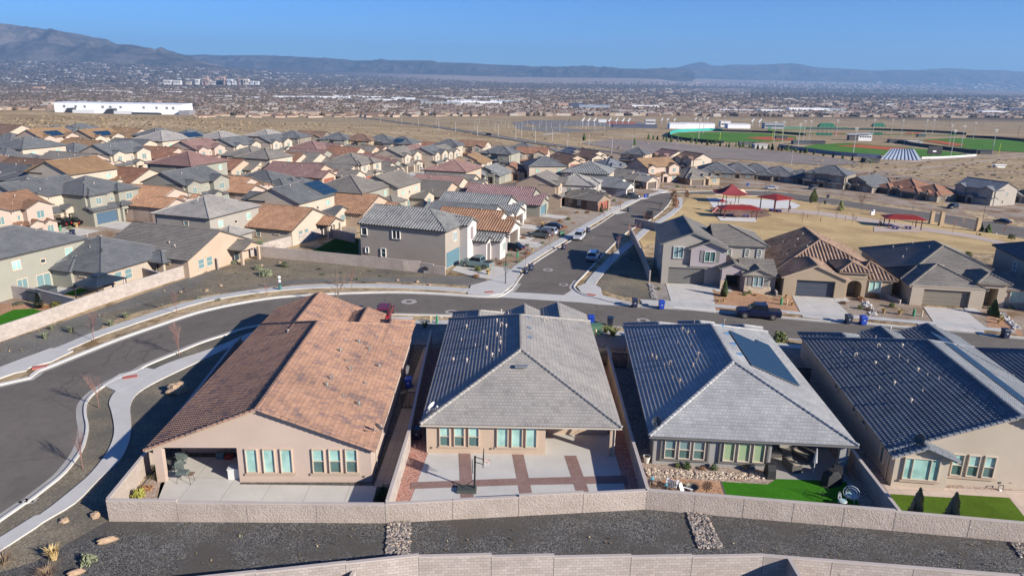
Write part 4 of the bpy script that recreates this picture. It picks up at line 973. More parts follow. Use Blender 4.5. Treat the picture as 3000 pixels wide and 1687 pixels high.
sheet('concrete_patio', world_poly([(2588,1420),(2615,1422),(2940,1437),(3060,1440),(3060,1520),(3000,1512),(2958,1459),(2805,1450),(2796,1458),(2605,1447)]), .030, flatwork('tan_slab', (.55,.44,.36), 2.0))
# ---- fifth roof at the right edge
h = empty('house', (47.3, 49.5, 0), R(-8), 'brown-walled house with dark striped tile roof cut by the right edge', 'house')
rb, wb = MB(), MB(); roof_block(rb, wb, 0, 15, 6, 21.8, 2.9, 'y', 'hip', 'hip', z0=-.3, mode='flat', near=True); wb.build('wall', wall_mat('tan'), h); rb.build('roof', [roof_mat('blue'), TRIMG], h)
window(h, (0, 12, .9), 3, 1.2, 1.5, 2, 'h', GLASSC, None, FRAMET)

GUT = plain('eave_gutter', (.50,.44,.37), .5); GUTD = plain('eave_gutter_dark', (.16,.15,.14), .5)
for hh, w_, ze_, m_, p_ in ((H2, 15.3, 2.82, GUT, .5), (H3, 15.2, 2.69, GUTD, .5)):
    mb = MB(); mb.box(-p_-.02, w_+p_+.02, -p_-.12, -p_-.01, ze_-.07, ze_+.03); mb.build('eave_gutter', m_, hh)
    for x in (-.05, w_+.05): mb = MB(); mb.tube([(x, -p_+.05, ze_-.05), (x, -.06, ze_-.35), (x, -.06, .1)], .04, 6); mb.build('downspout', m_, hh)
for hh, x, y in ((H1, 16.28, 2.0), (H4, -.07, 1.0)): mb = MB(); mb.tube([(x, y, 2.8), (x, y, .1)], .045, 6); mb.build('downspout', GUT, hh)
for hh, x, y in ((H1, 15.6, -.05), (H2, .3, -.05), (H2, 5.2, -.05), (H4, 8.3, .85)): mb = MB(); mb.box(x-.08, x+.08, y, y+.06, .45, .6); mb.build('socket_box', TRIM, hh)
# ================================================================ across the street
# two-storey grey house with stone base
def rot_house(name, px, py, ang, label, H=0.0, z=0):
    x, y = at(px, py); return empty('house', (x, y, hz(x, y)+z), R(ang), label, 'house')
h = rot_house('house', 1935, 828, -6, 'two-storey grey-mauve house with stone veneer base and dark shutters'); HR1 = h
rb, wb, sb, wb2 = MB(), MB(), MB(), MB(); kw = dict(mode='flat', near=True, pitch=.40)
roof_block(rb, wb, 0, 8.6, 0, 13.2, 6.3, 'y', 'gable', 'gable', z0=-1, **kw)
roof_block(rb, wb, 8.2, 15.6, 2.6, 12.5, 5.9, 'x', 'gable', 'hip', z0=-1, **kw)
roof_block(rb, wb2, 4.1, 9.3, -.55, 6, 5.9, 'y', 'gable', 'gable', z0=2.9, og=.5, **kw)
wb.box(0, 1.0, -.35, 0, -1, 3.0); wb.box(6.4, 8.6, -.35, 0, -1, 3.0); wb.box(1.0, 6.4, -.35, 0, 2.6, 3.0)
garage_door(h, (3.7, 0, .02), 0, 5.4, 2.55, GARAGE['grey'])
roof_block(rb, wb2, 8.6, 12.0, -2.2, 4, 3.4, 'y', 'gable', 'gable', z0=2.7, **kw)
wb2.box(8.6, 9.2, -2.2, -.4, -1, 2.7); wb2.box(11.5, 12.0, -2.2, -.4, -1, 2.7); wb2.box(9.2, 11.5, -2.2, -1.9, 2.3, 2.7)
roof_block(rb, wb, 11.6, 16.2, -2.9, 4, 2.75, 'x', 'gable', 'gable', z0=-1, **kw); roof_block(rb, wb, 11.8, 15.6, -3.1, 1, 2.9, 'y', 'gable', 'hip', z0=-1, **kw)
sb.box(11.75, 15.65, -3.2, -3.1, -1, 1.0); sb.box(8.5, 9.3, -2.3, -2.2, -1, 1.5); sb.box(11.4, 11.8, -2.3, -2.2, -1, 1.5)
window(h, (2.3, 0, 4.0), 0, 1.5, 1.8, 2, 'v', GLASSA, None, FRAME, sill=TRIMG)
window(h, (6.9, -.55, 3.75), 0, 1.6, 1.6, 2, 'v', GLASSC, None, FRAME, sill=TRIMG)
window(h, (13.7, -3.1, .95), 0, 1.5, 1.5, 2, 'v', GLASSA, None, FRAME, sill=TRIMG)
for x, y, z, hh in ((5.75, -.55, 3.7, 1.75), (8.05, -.55, 3.7, 1.75), (12.5, -3.1, .9, 1.6), (14.9, -3.1, .9, 1.6)):
    mb = MB(); mb.box(x-.28, x+.28, y-.06, y, z, z+hh); mb.build('shutter', TRIMG, h)
for x in (10.3, 12.9, 14.7): window(h, (x, 2.6, 4.0), 0, .65, 1.25, 2, 'g', GLASSC, None, FRAME, sill=TRIMG)
window(h, (0, 3.5, 3.9), 3, 1.0, 1.5, 2, 'h', GLASSA, None, FRAME, sill=TRIMG); window(h, (0, 5, 1.0), 3, .8, 1.2, 2, 'h', GLASSA, None, FRAME, sill=TRIMG)
wb.build('wall', wall_mat('greige'), h); wb2.build('wall', stucco('stucco_mauve', (.36,.315,.325)), h)['label'] = 'mauve-grey bay wall'; rb.build('roof', [roof_mat('taupe'), TRIMG], h); sb.build('stone_base', M_STONEF, h)
# brown-roofed one storey
h = rot_house('house', 2310, 867, -8, 'one-storey tan house with brown barrel-tile roof and arched entry'); HR2 = h
rb, wb = MB(), MB(); kw = dict(mode='rib', near=False, pitch=.42)
roof_block(rb, wb, -.9, 13.8, 4, 21, 3.0, 'y', 'hip', 'gable', z0=-1, **kw)
roof_block(rb, wb, -.9, 7.6, .5, 9, 3.0, 'y', 'gable', 'hip', z0=-1, og=.8, **kw)
wb.box(-.9, .9, 0, .5, -1, 3.0); wb.box(6.2, 7.6, 0, .5, -1, 3.0); wb.box(.9, 6.2, 0, .5, 2.5, 3.0); wb.face([(-.9, 0, 3), (7.6, 0, 3), (3.35, 0, 3+4.25*.42)])
garage_door(h, (3.55, .5, .02), 0, 5.3, 2.45, plain('garage_navy', (.055,.065,.09), .5))
roof_block(rb, wb, 7.0, 10.6, .6, 6, 4.1, 'y', 'hip', 'hip', z0=2.9, **kw)
# arched entry: piers and an arch of wedges
wb.box(7.6, 8.05, .6, 1.1, -1, 3.0); wb.box(10.0, 10.6, .6, 3, -1, 3.0)
for i in range(8):
    a0, a1 = math.pi*i/8, math.pi*(i+1)/8; cx, r_ = 9.02, .98
    p = [(cx-r_*math.cos(a0), 1.9+r_*.8*math.sin(a0)), (cx-r_*math.cos(a1), 1.9+r_*.8*math.sin(a1))]
    wb.face([(p[0][0], .6, p[0][1]), (p[1][0], .6, p[1][1]), (p[1][0], .6, 3.0), (p[0][0], .6, 3.0)])
    wb.face([(p[0][0], .6, p[0][1]), (p[0][0], 1.1, p[0][1]), (p[1][0], 1.1, p[1][1]), (p[1][0], .6, p[1][1])])
wb.box(8.05, 10.0, 3.0, 3.1, -1, 3.0)
roof_block(rb, wb, 9.9, 14.6, 1.8, 9, 2.9, 'x', 'hip', 'hip', z0=-1, **kw)
window(h, (12.2, 1.8, .85), 0, 1.7, 1.6, 2, 'v', GLASSB, None, FRAME, sill=TRIMT)
for y in (5, 9, 12): window(h, (-.9, y, 1.0), 3, .8, 1.2, 2, 'h', GLASSD, None, FRAMET)
wb.build('wall', wall_mat('tan'), h); rb.build('roof', [tile('roof_brown2', [(.17,.11,.08),(.27,.18,.13),(.38,.27,.20)]), TRIMT], h)
f5 = lambda x, y: 3+(7.35-abs(x-6.45))*.42
vents(h, pts_on(f5, [(1.2, 9), (3, 12), (4, 15), (2, 16), (5.2, 17), (4.2, 9.5), (5, 11.4)]), VENT)
# grey one storey
h = rot_house('house', 2686, 895, -9, 'one-storey tan house with grey slate-look hip roof, right of the brown-roofed house'); HR3 = h
rb, wb = MB(), MB(); kw = dict(mode='flat', near=True, pitch=.42)
roof_block(rb, wb, -1.0, 14.8, 4, 23, 2.9, 'y', 'hip', 'hip', z0=-1, **kw)
roof_block(rb, wb, -1.0, 8.4, .5, 10, 2.9, 'y', 'hip', 'hip', z0=-1, **kw)
wb.box(-1.0, .6, .05, .5, -1, 2.9); wb.box(6.6, 8.4, .05, .5, -1, 2.9); wb.box(.6, 6.6, .05, .5, 2.45, 2.9)
garage_door(h, (3.6, .5, .02), 0, 6.0, 2.4, plain('garage_olive', (.19,.165,.13), .6))
roof_block(rb, wb, 8.0, 11.6, 1.2, 7, 3.7, 'y', 'hip', 'hip', z0=2.8, **kw)
wb.box(8.4, 9.0, 1.2, 1.7, -1, 2.8); wb.box(10.6, 11.6, 1.2, 4, -1, 2.8); wb.box(9.0, 10.6, 3.5, 3.6, -1, 2.8)
roof_block(rb, wb, 11.0, 16.4, 1.8, 9, 2.85, 'x', 'hip', 'hip', z0=-1, **kw)
window(h, (13.4, 1.8, .85), 0, 1.9, 1.6, 2, 'v', GLASSB, None, FRAME, sill=TRIMT)
for y in (8, 10, 16): window(h, (-1.0, y, .9), 3, .8, 1.5, 2, 'h', GLASSD, None, FRAMET)
wb.build('wall', wall_mat('beige'), h); rb.build('roof', [roof_mat('taupe'), TRIMT], h)
f6 = lambda x, y: 2.9+(7.9-abs(x-6.9))*.42
vents(h, pts_on(f6, [(1.5, 12), (3, 15), (4.4, 17), (5.4, 13), (2, 18), (6, 20)]), VENT)
# two-storey at the right edge
h = empty('house', (69.3, 93.5, 0), R(-10), 'two-storey shaded grey house with slate roof, cut by the right edge', 'house')
house2(h, 14, 17, 'slate', 'greige', 'flat', hip=True, detail=2, ext=False, gar='grey')
h.location = (79.8, 91, 0)
# big two-storey across the corner
h = empty('house', (*at(1325,792), 0), R(70), 'big two-storey taupe house with striped grey tile roof at the street corner', 'house'); HL0 = h
rb, wb, wb2 = MB(), MB(), MB(); kw = dict(mode='rib', near=False, pitch=.40)
# local -y faces the street (east); the long side wall faces the camera at local x = 0 .. depth in y
roof_block(rb, wb, 0, 10.5, 1.2, 16.8, 6.3, 'y', 'hip', 'gable', z0=-1, **kw)
roof_block(rb, wb2, 5.6, 9.4, -.2, 7, 6.3, 'y', 'gable', 'gable', z0=-1, **kw)
garage_door(h, (2.9, 1.2, .0), 0, 5.0, 2.5, GARAGE['teal'])
wb2.box(8.0, 8.5, -2.6, -.2, -1, 3.3); wb2.box(9.8, 10.3, -2.6, -.2, -1, 3.3); roof_block(rb, wb2, 8.0, 10.3, -2.6, 1.2, 3.3, 'y', 'gable', 'gable', z0=2.7, **kw)
roof_block(rb, wb2, 10.3, 13.8, -4.2, 3, 3.0, 'y', 'gable', 'gable', z0=-1, **kw)
roof_block(rb, wb, 10.0, 13.8, 2, 14, 3.0, 'y', 'gable', 'gable', z0=-1, **kw)
window(h, (3.6, 1.2, 3.9), 0, 1.2, 1.5, 2, 'v', GLASSA, None, FRAME); window(h, (12.0, -4.2, .9), 0, 1.2, 1.5, 2, 'v', GLASSA, None, FRAME)
mb = MB(); mb.box(7.0, 7.9, -.28, -.2, 3.6, 5.6); mb.build('shutter', plain('shutter_mauve', (.25,.20,.21), .8), h)
window(h, (0, 10.0, 4.1), 3, 1.5, 1.5, 2, 'v', GLASSD, None, FRAME, sill=TRIM); window(h, (0, 16.0, 4.2), 3, 1.1, 1.3, 2, 'n', GLASSD, None, FRAME, sill=TRIM)
window(h, (0, 15.6, 1.2), 3, .65, 1.0, 2, 'n', GLASSA, None, FRAME, sill=TRIM); window(h, (0, 12.5, .8), 3, .95, 1.5, 2, 'h', GLASSC, None, FRAME, sill=TRIM)
wb.build('wall', stucco('stucco_taupe2', (.34,.295,.25)), h); wb2.build('wall', stucco('stucco_pale', (.52,.48,.46)), h)['label'] = 'pale bay and porch walls'
rb.build('roof', [tile('roof_silver2', [(.13,.13,.13),(.21,.21,.21),(.27,.27,.265)]), TRIM], h)
f7 = lambda x, y: 6.3+(5.25-abs(x-5.25))*.4
vents(h, pts_on(f7, [(1.6, 14.6), (2.2, 12.6), (2.0, 8.3), (3.2, 6.0), (4.4, 4.6)]), VENTG)
# ================================================================ the district of tract houses
TO = [(0, 350), (750, 350), (1500, 350), (2250, 350)]
ORD = ['first', 'second', 'third', 'fourth', 'fifth', 'sixth', 'seventh', 'eighth', 'ninth', 'tenth', 'eleventh', 'twelfth', 'thirteenth', 'fourteenth']
def district(rows):
    for rname, lst in rows:
        lst = sorted(lst, key=lambda e: TO[e[0]][0]+e[1]/3.4333)
        for k, e in enumerate(lst):
            t, zx, zy, typ, ang, W, D, rc, wc = e[:9]; o = dict(e[9]) if len(e) > 9 else {}
            px, py = TO[t][0]+zx/3.4333, TO[t][1]+zy/3.4333
            two = typ[0] == '2'; zr = (5.9+(D-1.2)/2*.41) if two else (2.9+(W/2)*.41)
            rx, ry = at(px, py, zr); rz = R(ang+90); c = ((1.2 if two else 3.2)+D)/2
            x = rx+math.sin(rz)*c; y = ry-math.cos(rz)*c
            extra = o.pop('x', ''); n = len(lst)
            pos = nth(k, n)
            st = 'two-storey' if two else 'one-storey'
            lab = f"{st} {wc} house, {rc} {'solar ' if extra else 'hip ' if 'h' in typ else ''}roof, {pos} {rname}"
            r = empty('house', (x, y, hz(rx, ry)), rz, lab, 'house')
            dist = ry
            mode = o.pop('mode', 'flat' if dist < 190 else 'plain'); detail = 1 if dist < 330 else 0
            sol = o.pop('sol', None)
            if two: house2(r, W, D, rc, wc, mode, 'h' in typ, detail=detail, solar_n=sol, **o)
            else: house1(r, W, D, rc, wc, mode, 'h' in typ, detail=detail, solar_n=sol, **o)
            HOUSES.append((r, W, D, rx, ry))
HOUSES = []
SL = ' with solar panels'
E1, W1 = -18, 162
district([
 ('beside the left wall', [
  (0, 60, 1085, '2h', W1, 14, 13, 'slate', 'sage', dict(ext=True)),
  (0, 1000, 1185, '1h', W1, 14, 18, 'slate', 'beige'),
  (0, 1770, 1072, '1', W1, 14.5, 20, 'taupe', 'sand'),
  (0, 2085, 770, '2h', W1, 13, 12.5, 'grey', 'greige', dict(fl=-1)),
  (1, 270, 872, '1', W1, 13.5, 16, 'orange', 'cream', dict(mode='rib')),
  (1, 350, 652, '2', W1, 12.5, 13, 'slate', 'cream', dict(sol=(-1, 5, 3, -3), x=SL)),
  (1, 960, 742, '1', W1, 13.5, 16, 'orange', 'sand', dict(mode='rib')),
 ]),
 ('behind the parked black cars', [
  (0, -60, 760, '2', E1, 12, 11, 'orange', 'pink', dict(hip=False) if 0 else {}),
  (0, 340, 605, '2', E1, 14, 12.5, 'slate', 'cream'),
  (0, 860, 572, '2h', E1, 12, 13, 'slate', 'sage', dict(gar='blue')),
  (0, 1470, 668, '1', E1, 13.5, 18, 'orange', 'pink', dict(gar='red', mode='rib')),
  (0, 1850, 500, '2', E1, 13, 12, 'slate', 'sage', dict(gar='blue', sol=(-1, 3, 2, -2), x=SL)),
  (0, 2290, 570, '1', E1, 12, 16, 'orange', 'pink', dict(gar='brown', mode='rib')),
  (1, 80, 515, '1h', E1, 13, 18, 'slate', 'sage', dict(gar='blue')),
 ]),
 ('in the second left row', [
  (0, 60, 295, '1h', W1, 13, 17, 'slate', 'cream'), (0, 270, 175, '2h', W1, 13, 13, 'slate', 'cream'),
  (0, 0, 362, '1h', E1, 12, 15, 'brown', 'cream'), (0, 110, 452, '1', E1, 12, 16, 'slate', 'cream', dict(gar='brown')),
  (0, 330, 395, '1', W1, 13, 18, 'brown', 'grey'), (0, 270, 565, '1h', W1, 13, 16, 'slate', 'sage'),
  (0, 720, 395, '2', W1, 12.5, 13, 'tan', 'cream', dict(ext=True)), (0, 1250, 480, '1', W1, 13, 18, 'rust', 'cream'),
  (0, 1890, 322, '2h', W1, 13, 14, 'mauve', 'sage', dict(ext=False)), (0, 2290, 396, '1', W1, 11, 14, 'rust', 'sand'),
  (0, 2480, 385, '1', W1, 12, 15, 'taupe', 'cream'),
 ]),
 ('in the third left row', [
  (0, 740, 335, '1', E1, 13, 20, 'taupe', 'pink', dict(gar='blue')), (0, 740, 240, '1h', W1, 13, 17, 'slate', 'sage'),
  (0, 1140, 236, '2', E1, 13, 12, 'slate', 'cream', dict(gar='brown')), (0, 1570, 275, '1', E1, 13, 20, 'rust', 'pink', dict(gar='red')),
  (0, 1960, 205, '2', E1, 12, 12, 'mauve', 'pink'), (0, 2340, 178, '2', E1, 13, 12, 'slate', 'cream'),
  (0, 2150, 290, '1', E1, 10, 12, 'steel', 'white', dict(gar='grey')), (0, 2520, 272, '2h', W1, 12, 12, 'taupe', 'cream'),
 ]),
 ('on the far left hillside', [
  (0, 70, 50, '1', W1, 14, 18, 'brown', 'cream'), (0, 110, 140, '1h', W1, 16, 20, 'slate', 'sage'), (0, 640, 178, '1', E1, 13, 17, 'tan', 'cream', dict(gar='red')),
  (0, 460, 92, '2', E1, 13, 12, 'tan', 'pink', dict(sol=(1, 5, 2, -3), x=SL)), (0, 560, 64, '2h', E1, 12, 12, 'slate', 'sage'),
  (0, 790, 42, '2h', E1, 14, 13, 'slate', 'cream'), (0, 950, 96, '2', E1, 12, 12, 'tan', 'cream', dict(sol=(1, 6, 2, -3), x=SL)),
  (0, 1280, 88, '1', E1, 15, 18, 'tan', 'pink', dict(gar='brown')), (0, 850, 208, '1', W1, 13, 18, 'tan', 'sand'),
  (0, 1330, 198, '1', W1, 14, 18, 'slate', 'cream'),
 ]),
 ('by the dry hillside', [
  (0, 1640, 115, '2h', W1, 15, 14, 'grey', 'cream', dict(sol=(-1, 7, 2, -5), x=SL)), (0, 1580, 90, '2h', E1, 13, 12, 'slate', 'sage'),
  (0, 1900, 104, '2h', W1, 13, 12, 'slate', 'brown'), (0, 2220, 118, '2h', W1, 13, 12, 'grey', 'cream'), (0, 1640, 212, '1h', W1, 12, 17, 'slate', 'cream'),
  (1, 110, 102, '2h', W1, 13, 12, 'grey', 'cream'), (1, 130, 158, '2', E1, 12, 11, 'slate', 'cream'),
 ]),
 ('in the farthest row', [
  (1, 360, 116, '2h', -100, 12, 12, 'slate', 'taupe'), (1, 570, 118, '2', -100, 13, 11, 'brown', 'taupe'), (1, 820, 135, '2h', -100, 12, 12, 'slate', 'sage'),
  (1, 1050, 147, '2h', -100, 13, 12, 'brown', 'tan'), (1, 1260, 156, '2h', -102, 13, 12, 'slate', 'sage'), (1, 1470, 176, '2h', -104, 13, 12, 'slate', 'cream', dict(sol=(1, 4, 2, -2), x=SL)),
  (1, 1940, 200, '2h', -106, 12, 12, 'slate', 'cream'), (1, 2190, 214, '2', -106, 13, 11, 'orange', 'cream', dict(gar='red')), (1, 2460, 270, '2h', -110, 13, 12, 'slate', 'sage', dict(gar='brown')),
  (2, 110, 235, '2h', -108, 11, 11, 'slate', 'sage'),
 ]),
 ('in the middle of the district', [
  (1, 560, 212, '1h', W1, 15, 18, 'mauve', 'cream'), (1, 740, 240, '1', W1, 11, 14, 'mauve', 'pink'), (1, 900, 278, '1', W1, 12, 16, 'rust', 'cream'), (1, 530, 300, '1', W1, 12, 18, 'mauve', 'sage'),
  (1, 1060, 266, '1', W1, 11, 16, 'taupe', 'sand'), (1, 1180, 262, '1', W1, 10, 14, 'brown', 'pink'), (1, 1410, 278, '2', E1, 12, 12, 'taupe', 'cream', dict(sol=(-1, 3, 2, -1), x=SL)),
  (1, 1570, 262, '2', E1, 11, 11, 'mauve', 'cream'), (1, 1720, 272, '2', E1, 11, 11, 'slate', 'cream', dict(sol=(-1, 3, 2, -2), x=SL)),
  (1, 1740, 228, '1', W1, 12, 14, 'rust', 'sand'), (1, 1850, 262, '2', E1, 10, 11, 'taupe', 'cream'),
 ]),
 ('around the white pickups', [
  (1, 90, 292, '2h', W1, 11, 12, 'taupe', 'cream'), (1, 320, 335, '1', W1, 11, 15, 'rust', 'cream'), (1, 480, 330, '1', W1, 12, 16, 'taupe', 'cream'),
  (1, 950, 338, '2h', E1, 12, 13, 'taupe', 'cream', dict(gar='red', sol=(-1, 3, 2, -2), x=SL)), (1, 1180, 352, '1', E1, 12, 18, 'mauve', 'sage', dict(gar='blue')),
  (1, 1360, 345, '1', E1, 12, 16, 'mauve', 'sage', dict(gar='teal')), (1, 1210, 425, '1', E1, 11, 14, 'taupe', 'cream', dict(gar='blue')),
  (1, 2000, 408, '2h', W1, 13, 13, 'mauve', 'sand', dict(ext=False, mode='rib')), (1, 2170, 345, '1', -108, 13, 13, 'tan', 'cream'), (1, 2360, 462, '1', -108, 11, 14, 'steel', 'sage', dict(mode='rib')),
 ]),
 ('in the row above the striped roofs', [
  (1, 430, 438, '1', E1, 13, 20, 'mauve', 'sand', dict(gar='red')), (1, 760, 445, '1', E1, 12, 18, 'taupe', 'cream', dict(gar='white')),
  (1, 950, 560, '2h', W1, 13, 14, 'taupe', 'sage'), (1, 1330, 540, '2', W1, 12, 12, 'taupe', 'cream', dict(sol=(1, 5, 2, -3), x=SL)),
  (1, 1715, 612, '1', W1, 13, 17, 'taupe', 'sand'), (1, 1850, 568, '1', W1, 12, 17, 'mauve', 'cream', dict(mode='rib')), (1, 1960, 545, '1', E1, 12, 18, 'taupe', 'cream'),
 ]),
 ('along the main street, left side', [
  (1, 2180, 905, '1', E1, 12, 16, 'orange', 'white', dict(mode='rib', gar='brown')), (1, 2110, 842, '1', E1, 13, 17, 'steel', 'white', dict(gar='grey')),
  (1, 2230, 750, '1', E1, 13.5, 19, 'steel', 'white', dict(mode='rib')), (2, -90, 672, '1', E1, 13.5, 20, 'violet', 'sage', dict(mode='rib', gar='teal', rear=False)),
  (2, 300, 535, '2', E1, 11, 12, 'taupe', 'sand', dict(gar='brown')), (2, 640, 545, '2h', E1+4, 11, 12, 'grey', 'white', dict(gar='brown')), (2, 730, 702, '1', -35, 9, 10, 'taupe', 'brown', dict(gar='red', rear=False)),
  (2, 960, 575, '1', -30, 11, 14, 'steel', 'white'), (2, 1060, 492, '1', -35, 12, 16, 'taupe', 'cream'), (2, 1250, 525, '1', -45, 10, 13, 'grey', 'pink'),
 ]),
 ('beyond the bend in the street', [
  (2, 210, 280, '2', -100, 13, 11, 'rust', 'cream', dict(gar='grey')), (2, 370, 282, '1', 90, 13, 13, 'slate', 'tan'), (2, 330, 376, '2h', 100, 13, 13, 'slate', 'cream', dict(ext=False)),
  (2, 560, 345, '1', -60, 13, 18, 'brown', 'sand', dict(gar='red')), (2, 610, 290, '1', -70, 12, 14, 'blue', 'taupe'), (2, 790, 305, '1', -60, 13, 18, 'brown', 'cream'), (2, 0, 440, '1', -100, 11, 13, 'rust', 'sand'),
  (2, 790, 425, '2h', 165, 14, 15, 'steel', 'cream', dict(ext=False, mode='rib')), (2, 990, 393, '1h', -60, 13, 16, 'blue', 'taupe'),
  (2, 1260, 288, '2h', -120, 12, 12, 'slate', 'sand', dict(gar='brown')), (2, 1590, 308, '2', -150, 12, 12, 'mauve', 'cream'), (2, 1830, 335, '2', -150, 12, 12, 'brown', 'cream'),
 ]),
 ('along the street behind the park', [
  (2, 1420, 388, '2', -62, 15, 13, 'tan', 'pink', dict(gar='red')), (2, 1810, 480, '1h', -70, 14, 17, 'taupe', 'tan', dict(gar='brown')),
  (2, 2060, 430, '1h', -105, 15, 20, 'slate', 'taupe'), (2, 2270, 436, '1h', -108, 15, 20, 'slate', 'taupe'), (2, 2460, 442, '1h', -112, 15, 20, 'slate', 'taupe'),
  (3, 120, 468, '1h', -118, 15, 20, 'slate', 'taupe', dict(gar='charcoal')), (3, 340, 500, '1h', -120, 13, 15, 'slate', 'taupe', dict(gar='charcoal')), (3, 1215, 590, '1h', -146, 11, 15, 'brown', 'taupe', dict(gar='charcoal')), (3, 640, 466, '2h', -130, 16, 14, 'slate', 'taupe', dict(gar='charcoal')), (3, 1010, 562, '1', -145, 15, 19, 'slate', 'taupe', dict(gar='charcoal')),
  (3, 1440, 596, '1h', -148, 16, 19, 'rust', 'taupe', dict(gar='charcoal')), (3, 1680, 652, '1h', -150, 13, 17, 'rust', 'taupe', dict(gar='charcoal')),
  (3, 2210, 608, '2', -156, 15, 13, 'blue', 'greige', dict(gar='charcoal')), (3, 2720, 690, '1', -160, 12, 14, 'taupe', 'cream', dict(rear=False)),
 ]),
])

# garden walls between the houses
for row in sorted({h[0]['label'].split(' roof, ')[1].split(' ', 1)[1] if False else ' '.join(h[0]['label'].split(' roof, ')[1].split()[-4:]) for h in HOUSES}):
    hs = [h for h in HOUSES if h[0]['label'].endswith(row) and h[4] < 300 and 'left wall' not in row and (-60 < math.degrees(h[0].rotation_euler[2])-90 < -10 or 150 < math.degrees(h[0].rotation_euler[2])-90 < 175)]
    hs.sort(key=lambda h: h[3]/h[4])
    for i, (r, W, D, rx, ry) in enumerate(hs):
        a = r.rotation_euler[2]; c, s_ = math.cos(a), math.sin(a); Lc = lambda x, y: (r.location.x+x*c-y*s_, r.location.y+x*s_+y*c)
        p, q = Lc(W/2+.9, D*.45), Lc(W/2+.9, D+4.5); zr_ = r.location.z
        mb = MB(); mb.obox(p, q, .2, zr_-1.5, zr_+1.7); mb.obox(p, q, .26, zr_+1.7, zr_+1.77)
        tag(mb.build('garden_wall', M_WALLG), 'grey garden wall beside a house, '+nth(i, len(hs))+' '+row, 'wall', 'garden walls between the houses', 'thing')
# ================================================================ yards, drives and lesser streets
sheet('yard', world_poly([(0,905),(262,818),(560,742),(650,700),(755,668),(1045,690),(1045,640),(1330,700),(1420,770),(1500,800),(1600,730),(1740,650),(1860,585),(1960,552),(2240,552),(2440,575),(2640,605),(2800,630),(3000,662),(3000,560),(2870,560),(2600,505),(2400,500),(2150,470),(1800,445),(1500,425),(1300,425),(1000,412),(700,408),(520,400),(300,385),(0,400)]), .004, M_YARD)
for rk, d in ((1, 16), (3, 15), (8, 15)):
    pass
def row_street(houses, d=17, w=9):
    pts = []
    for r, W, D, rx, ry in houses:
        a = r.rotation_euler[2]; pts.append((r.location.x+math.sin(a)*d, r.location.y-math.cos(a)*d))
    return pts
drv = 0
for r, W, D, rx, ry in HOUSES:
    a = r.rotation_euler[2]; ang = math.degrees(a)-90
    if not (-60 < ang < -10) or ry > 480: continue
    gx_ = -W/2+3.3; dl = 5.5 if 'main street' in r['label'] or 'bend' in r['label'] else 9
    c, s_ = math.cos(a), math.sin(a)
    L_ = lambda x, y: (r.location.x+x*c-y*s_, r.location.y+x*s_+y*c)
    sheet('driveway', [L_(gx_-2.6, -.05), L_(gx_-2.8, -dl), L_(gx_+2.8, -dl), L_(gx_+2.6, -.05)], .05, M_DRIVE)
rowA = [h for h in HOUSES if 'parked black cars' in h[0]['label']]
pa = sorted([(h[0].location.x+math.sin(h[0].rotation_euler[2])*14.5, h[0].location.y-math.cos(h[0].rotation_euler[2])*14.5) for h in rowA], key=lambda p: p[1])
# side street in front of the black cars: one ribbon up the row
def fitline(p, lo, hi):
    n = len(p); mx = sum(q[1] for q in p)/n; my = sum(q[0] for q in p)/n
    k = sum((q[1]-mx)*(q[0]-my) for q in p)/max(1e-6, sum((q[1]-mx)**2 for q in p))
    return [(my+k*(t-mx), t) for t in range(lo, hi, 8)]
ribbon('road', fitline(pa, 106, 250), 8, .07, M_ASPH)
for key, lo, hi in (('third left row', 210, 330), ('around the white pickups', 235, 330)):
    rw = [h for h in HOUSES if key in h[0]['label'] and -60 < math.degrees(h[0].rotation_euler[2])-90 < -10]
    p = sorted([(h[0].location.x+math.sin(h[0].rotation_euler[2])*15, h[0].location.y-math.cos(h[0].rotation_euler[2])*15) for h in rw], key=lambda q: q[1])
    if len(p) > 1: ribbon('road', fitline(p, lo, hi), 8, .07, M_ASPH)
# park
sheet('dormant_lawn', world_poly([(1885,728),(1872,702),(1918,658),(1985,625),(2010,585),(2030,570),(2240,574),(2440,602),(2640,632),(2800,664),(3000,702),(3060,740),(3060,790),(2905,745),(2700,738),(2400,735),(2200,745),(1990,702),(1900,716)]), .020, M_DRY)
sheet('playground_slab', world_poly([(2070,580),(2180,583),(2310,588),(2345,603),(2330,612),(2240,612),(2180,618),(2090,608)]), .06, flatwork('pale_slab', (.60,.58,.55), 0, .05))
sheet('park_path', world_poly([(2300,612),(2400,620),(2540,640),(2680,662),(2850,688),(3000,722),(3000,729),(2840,697),(2660,672),(2520,650),(2400,632),(2280,622)]), .075, flatwork('park_path_m', (.46,.37,.31), 0, .05))
sheet('park_path', world_poly([(2560,665),(2700,668),(2700,682),(2560,680)]), .09, MATS['park_path_m'])
sheet('park_path', world_poly([(2080,608),(2240,614),(2260,632),(2160,650),(2100,640)]), .08, granular('wood_chips', [(.14,.08,.06),(.22,.14,.10),(.30,.2,.15)], 8, .2, .02))
sheet('playground_slab', world_poly([(2100,635),(2220,640),(2215,652),(2110,648)]), .10, MATS['pale_slab'])
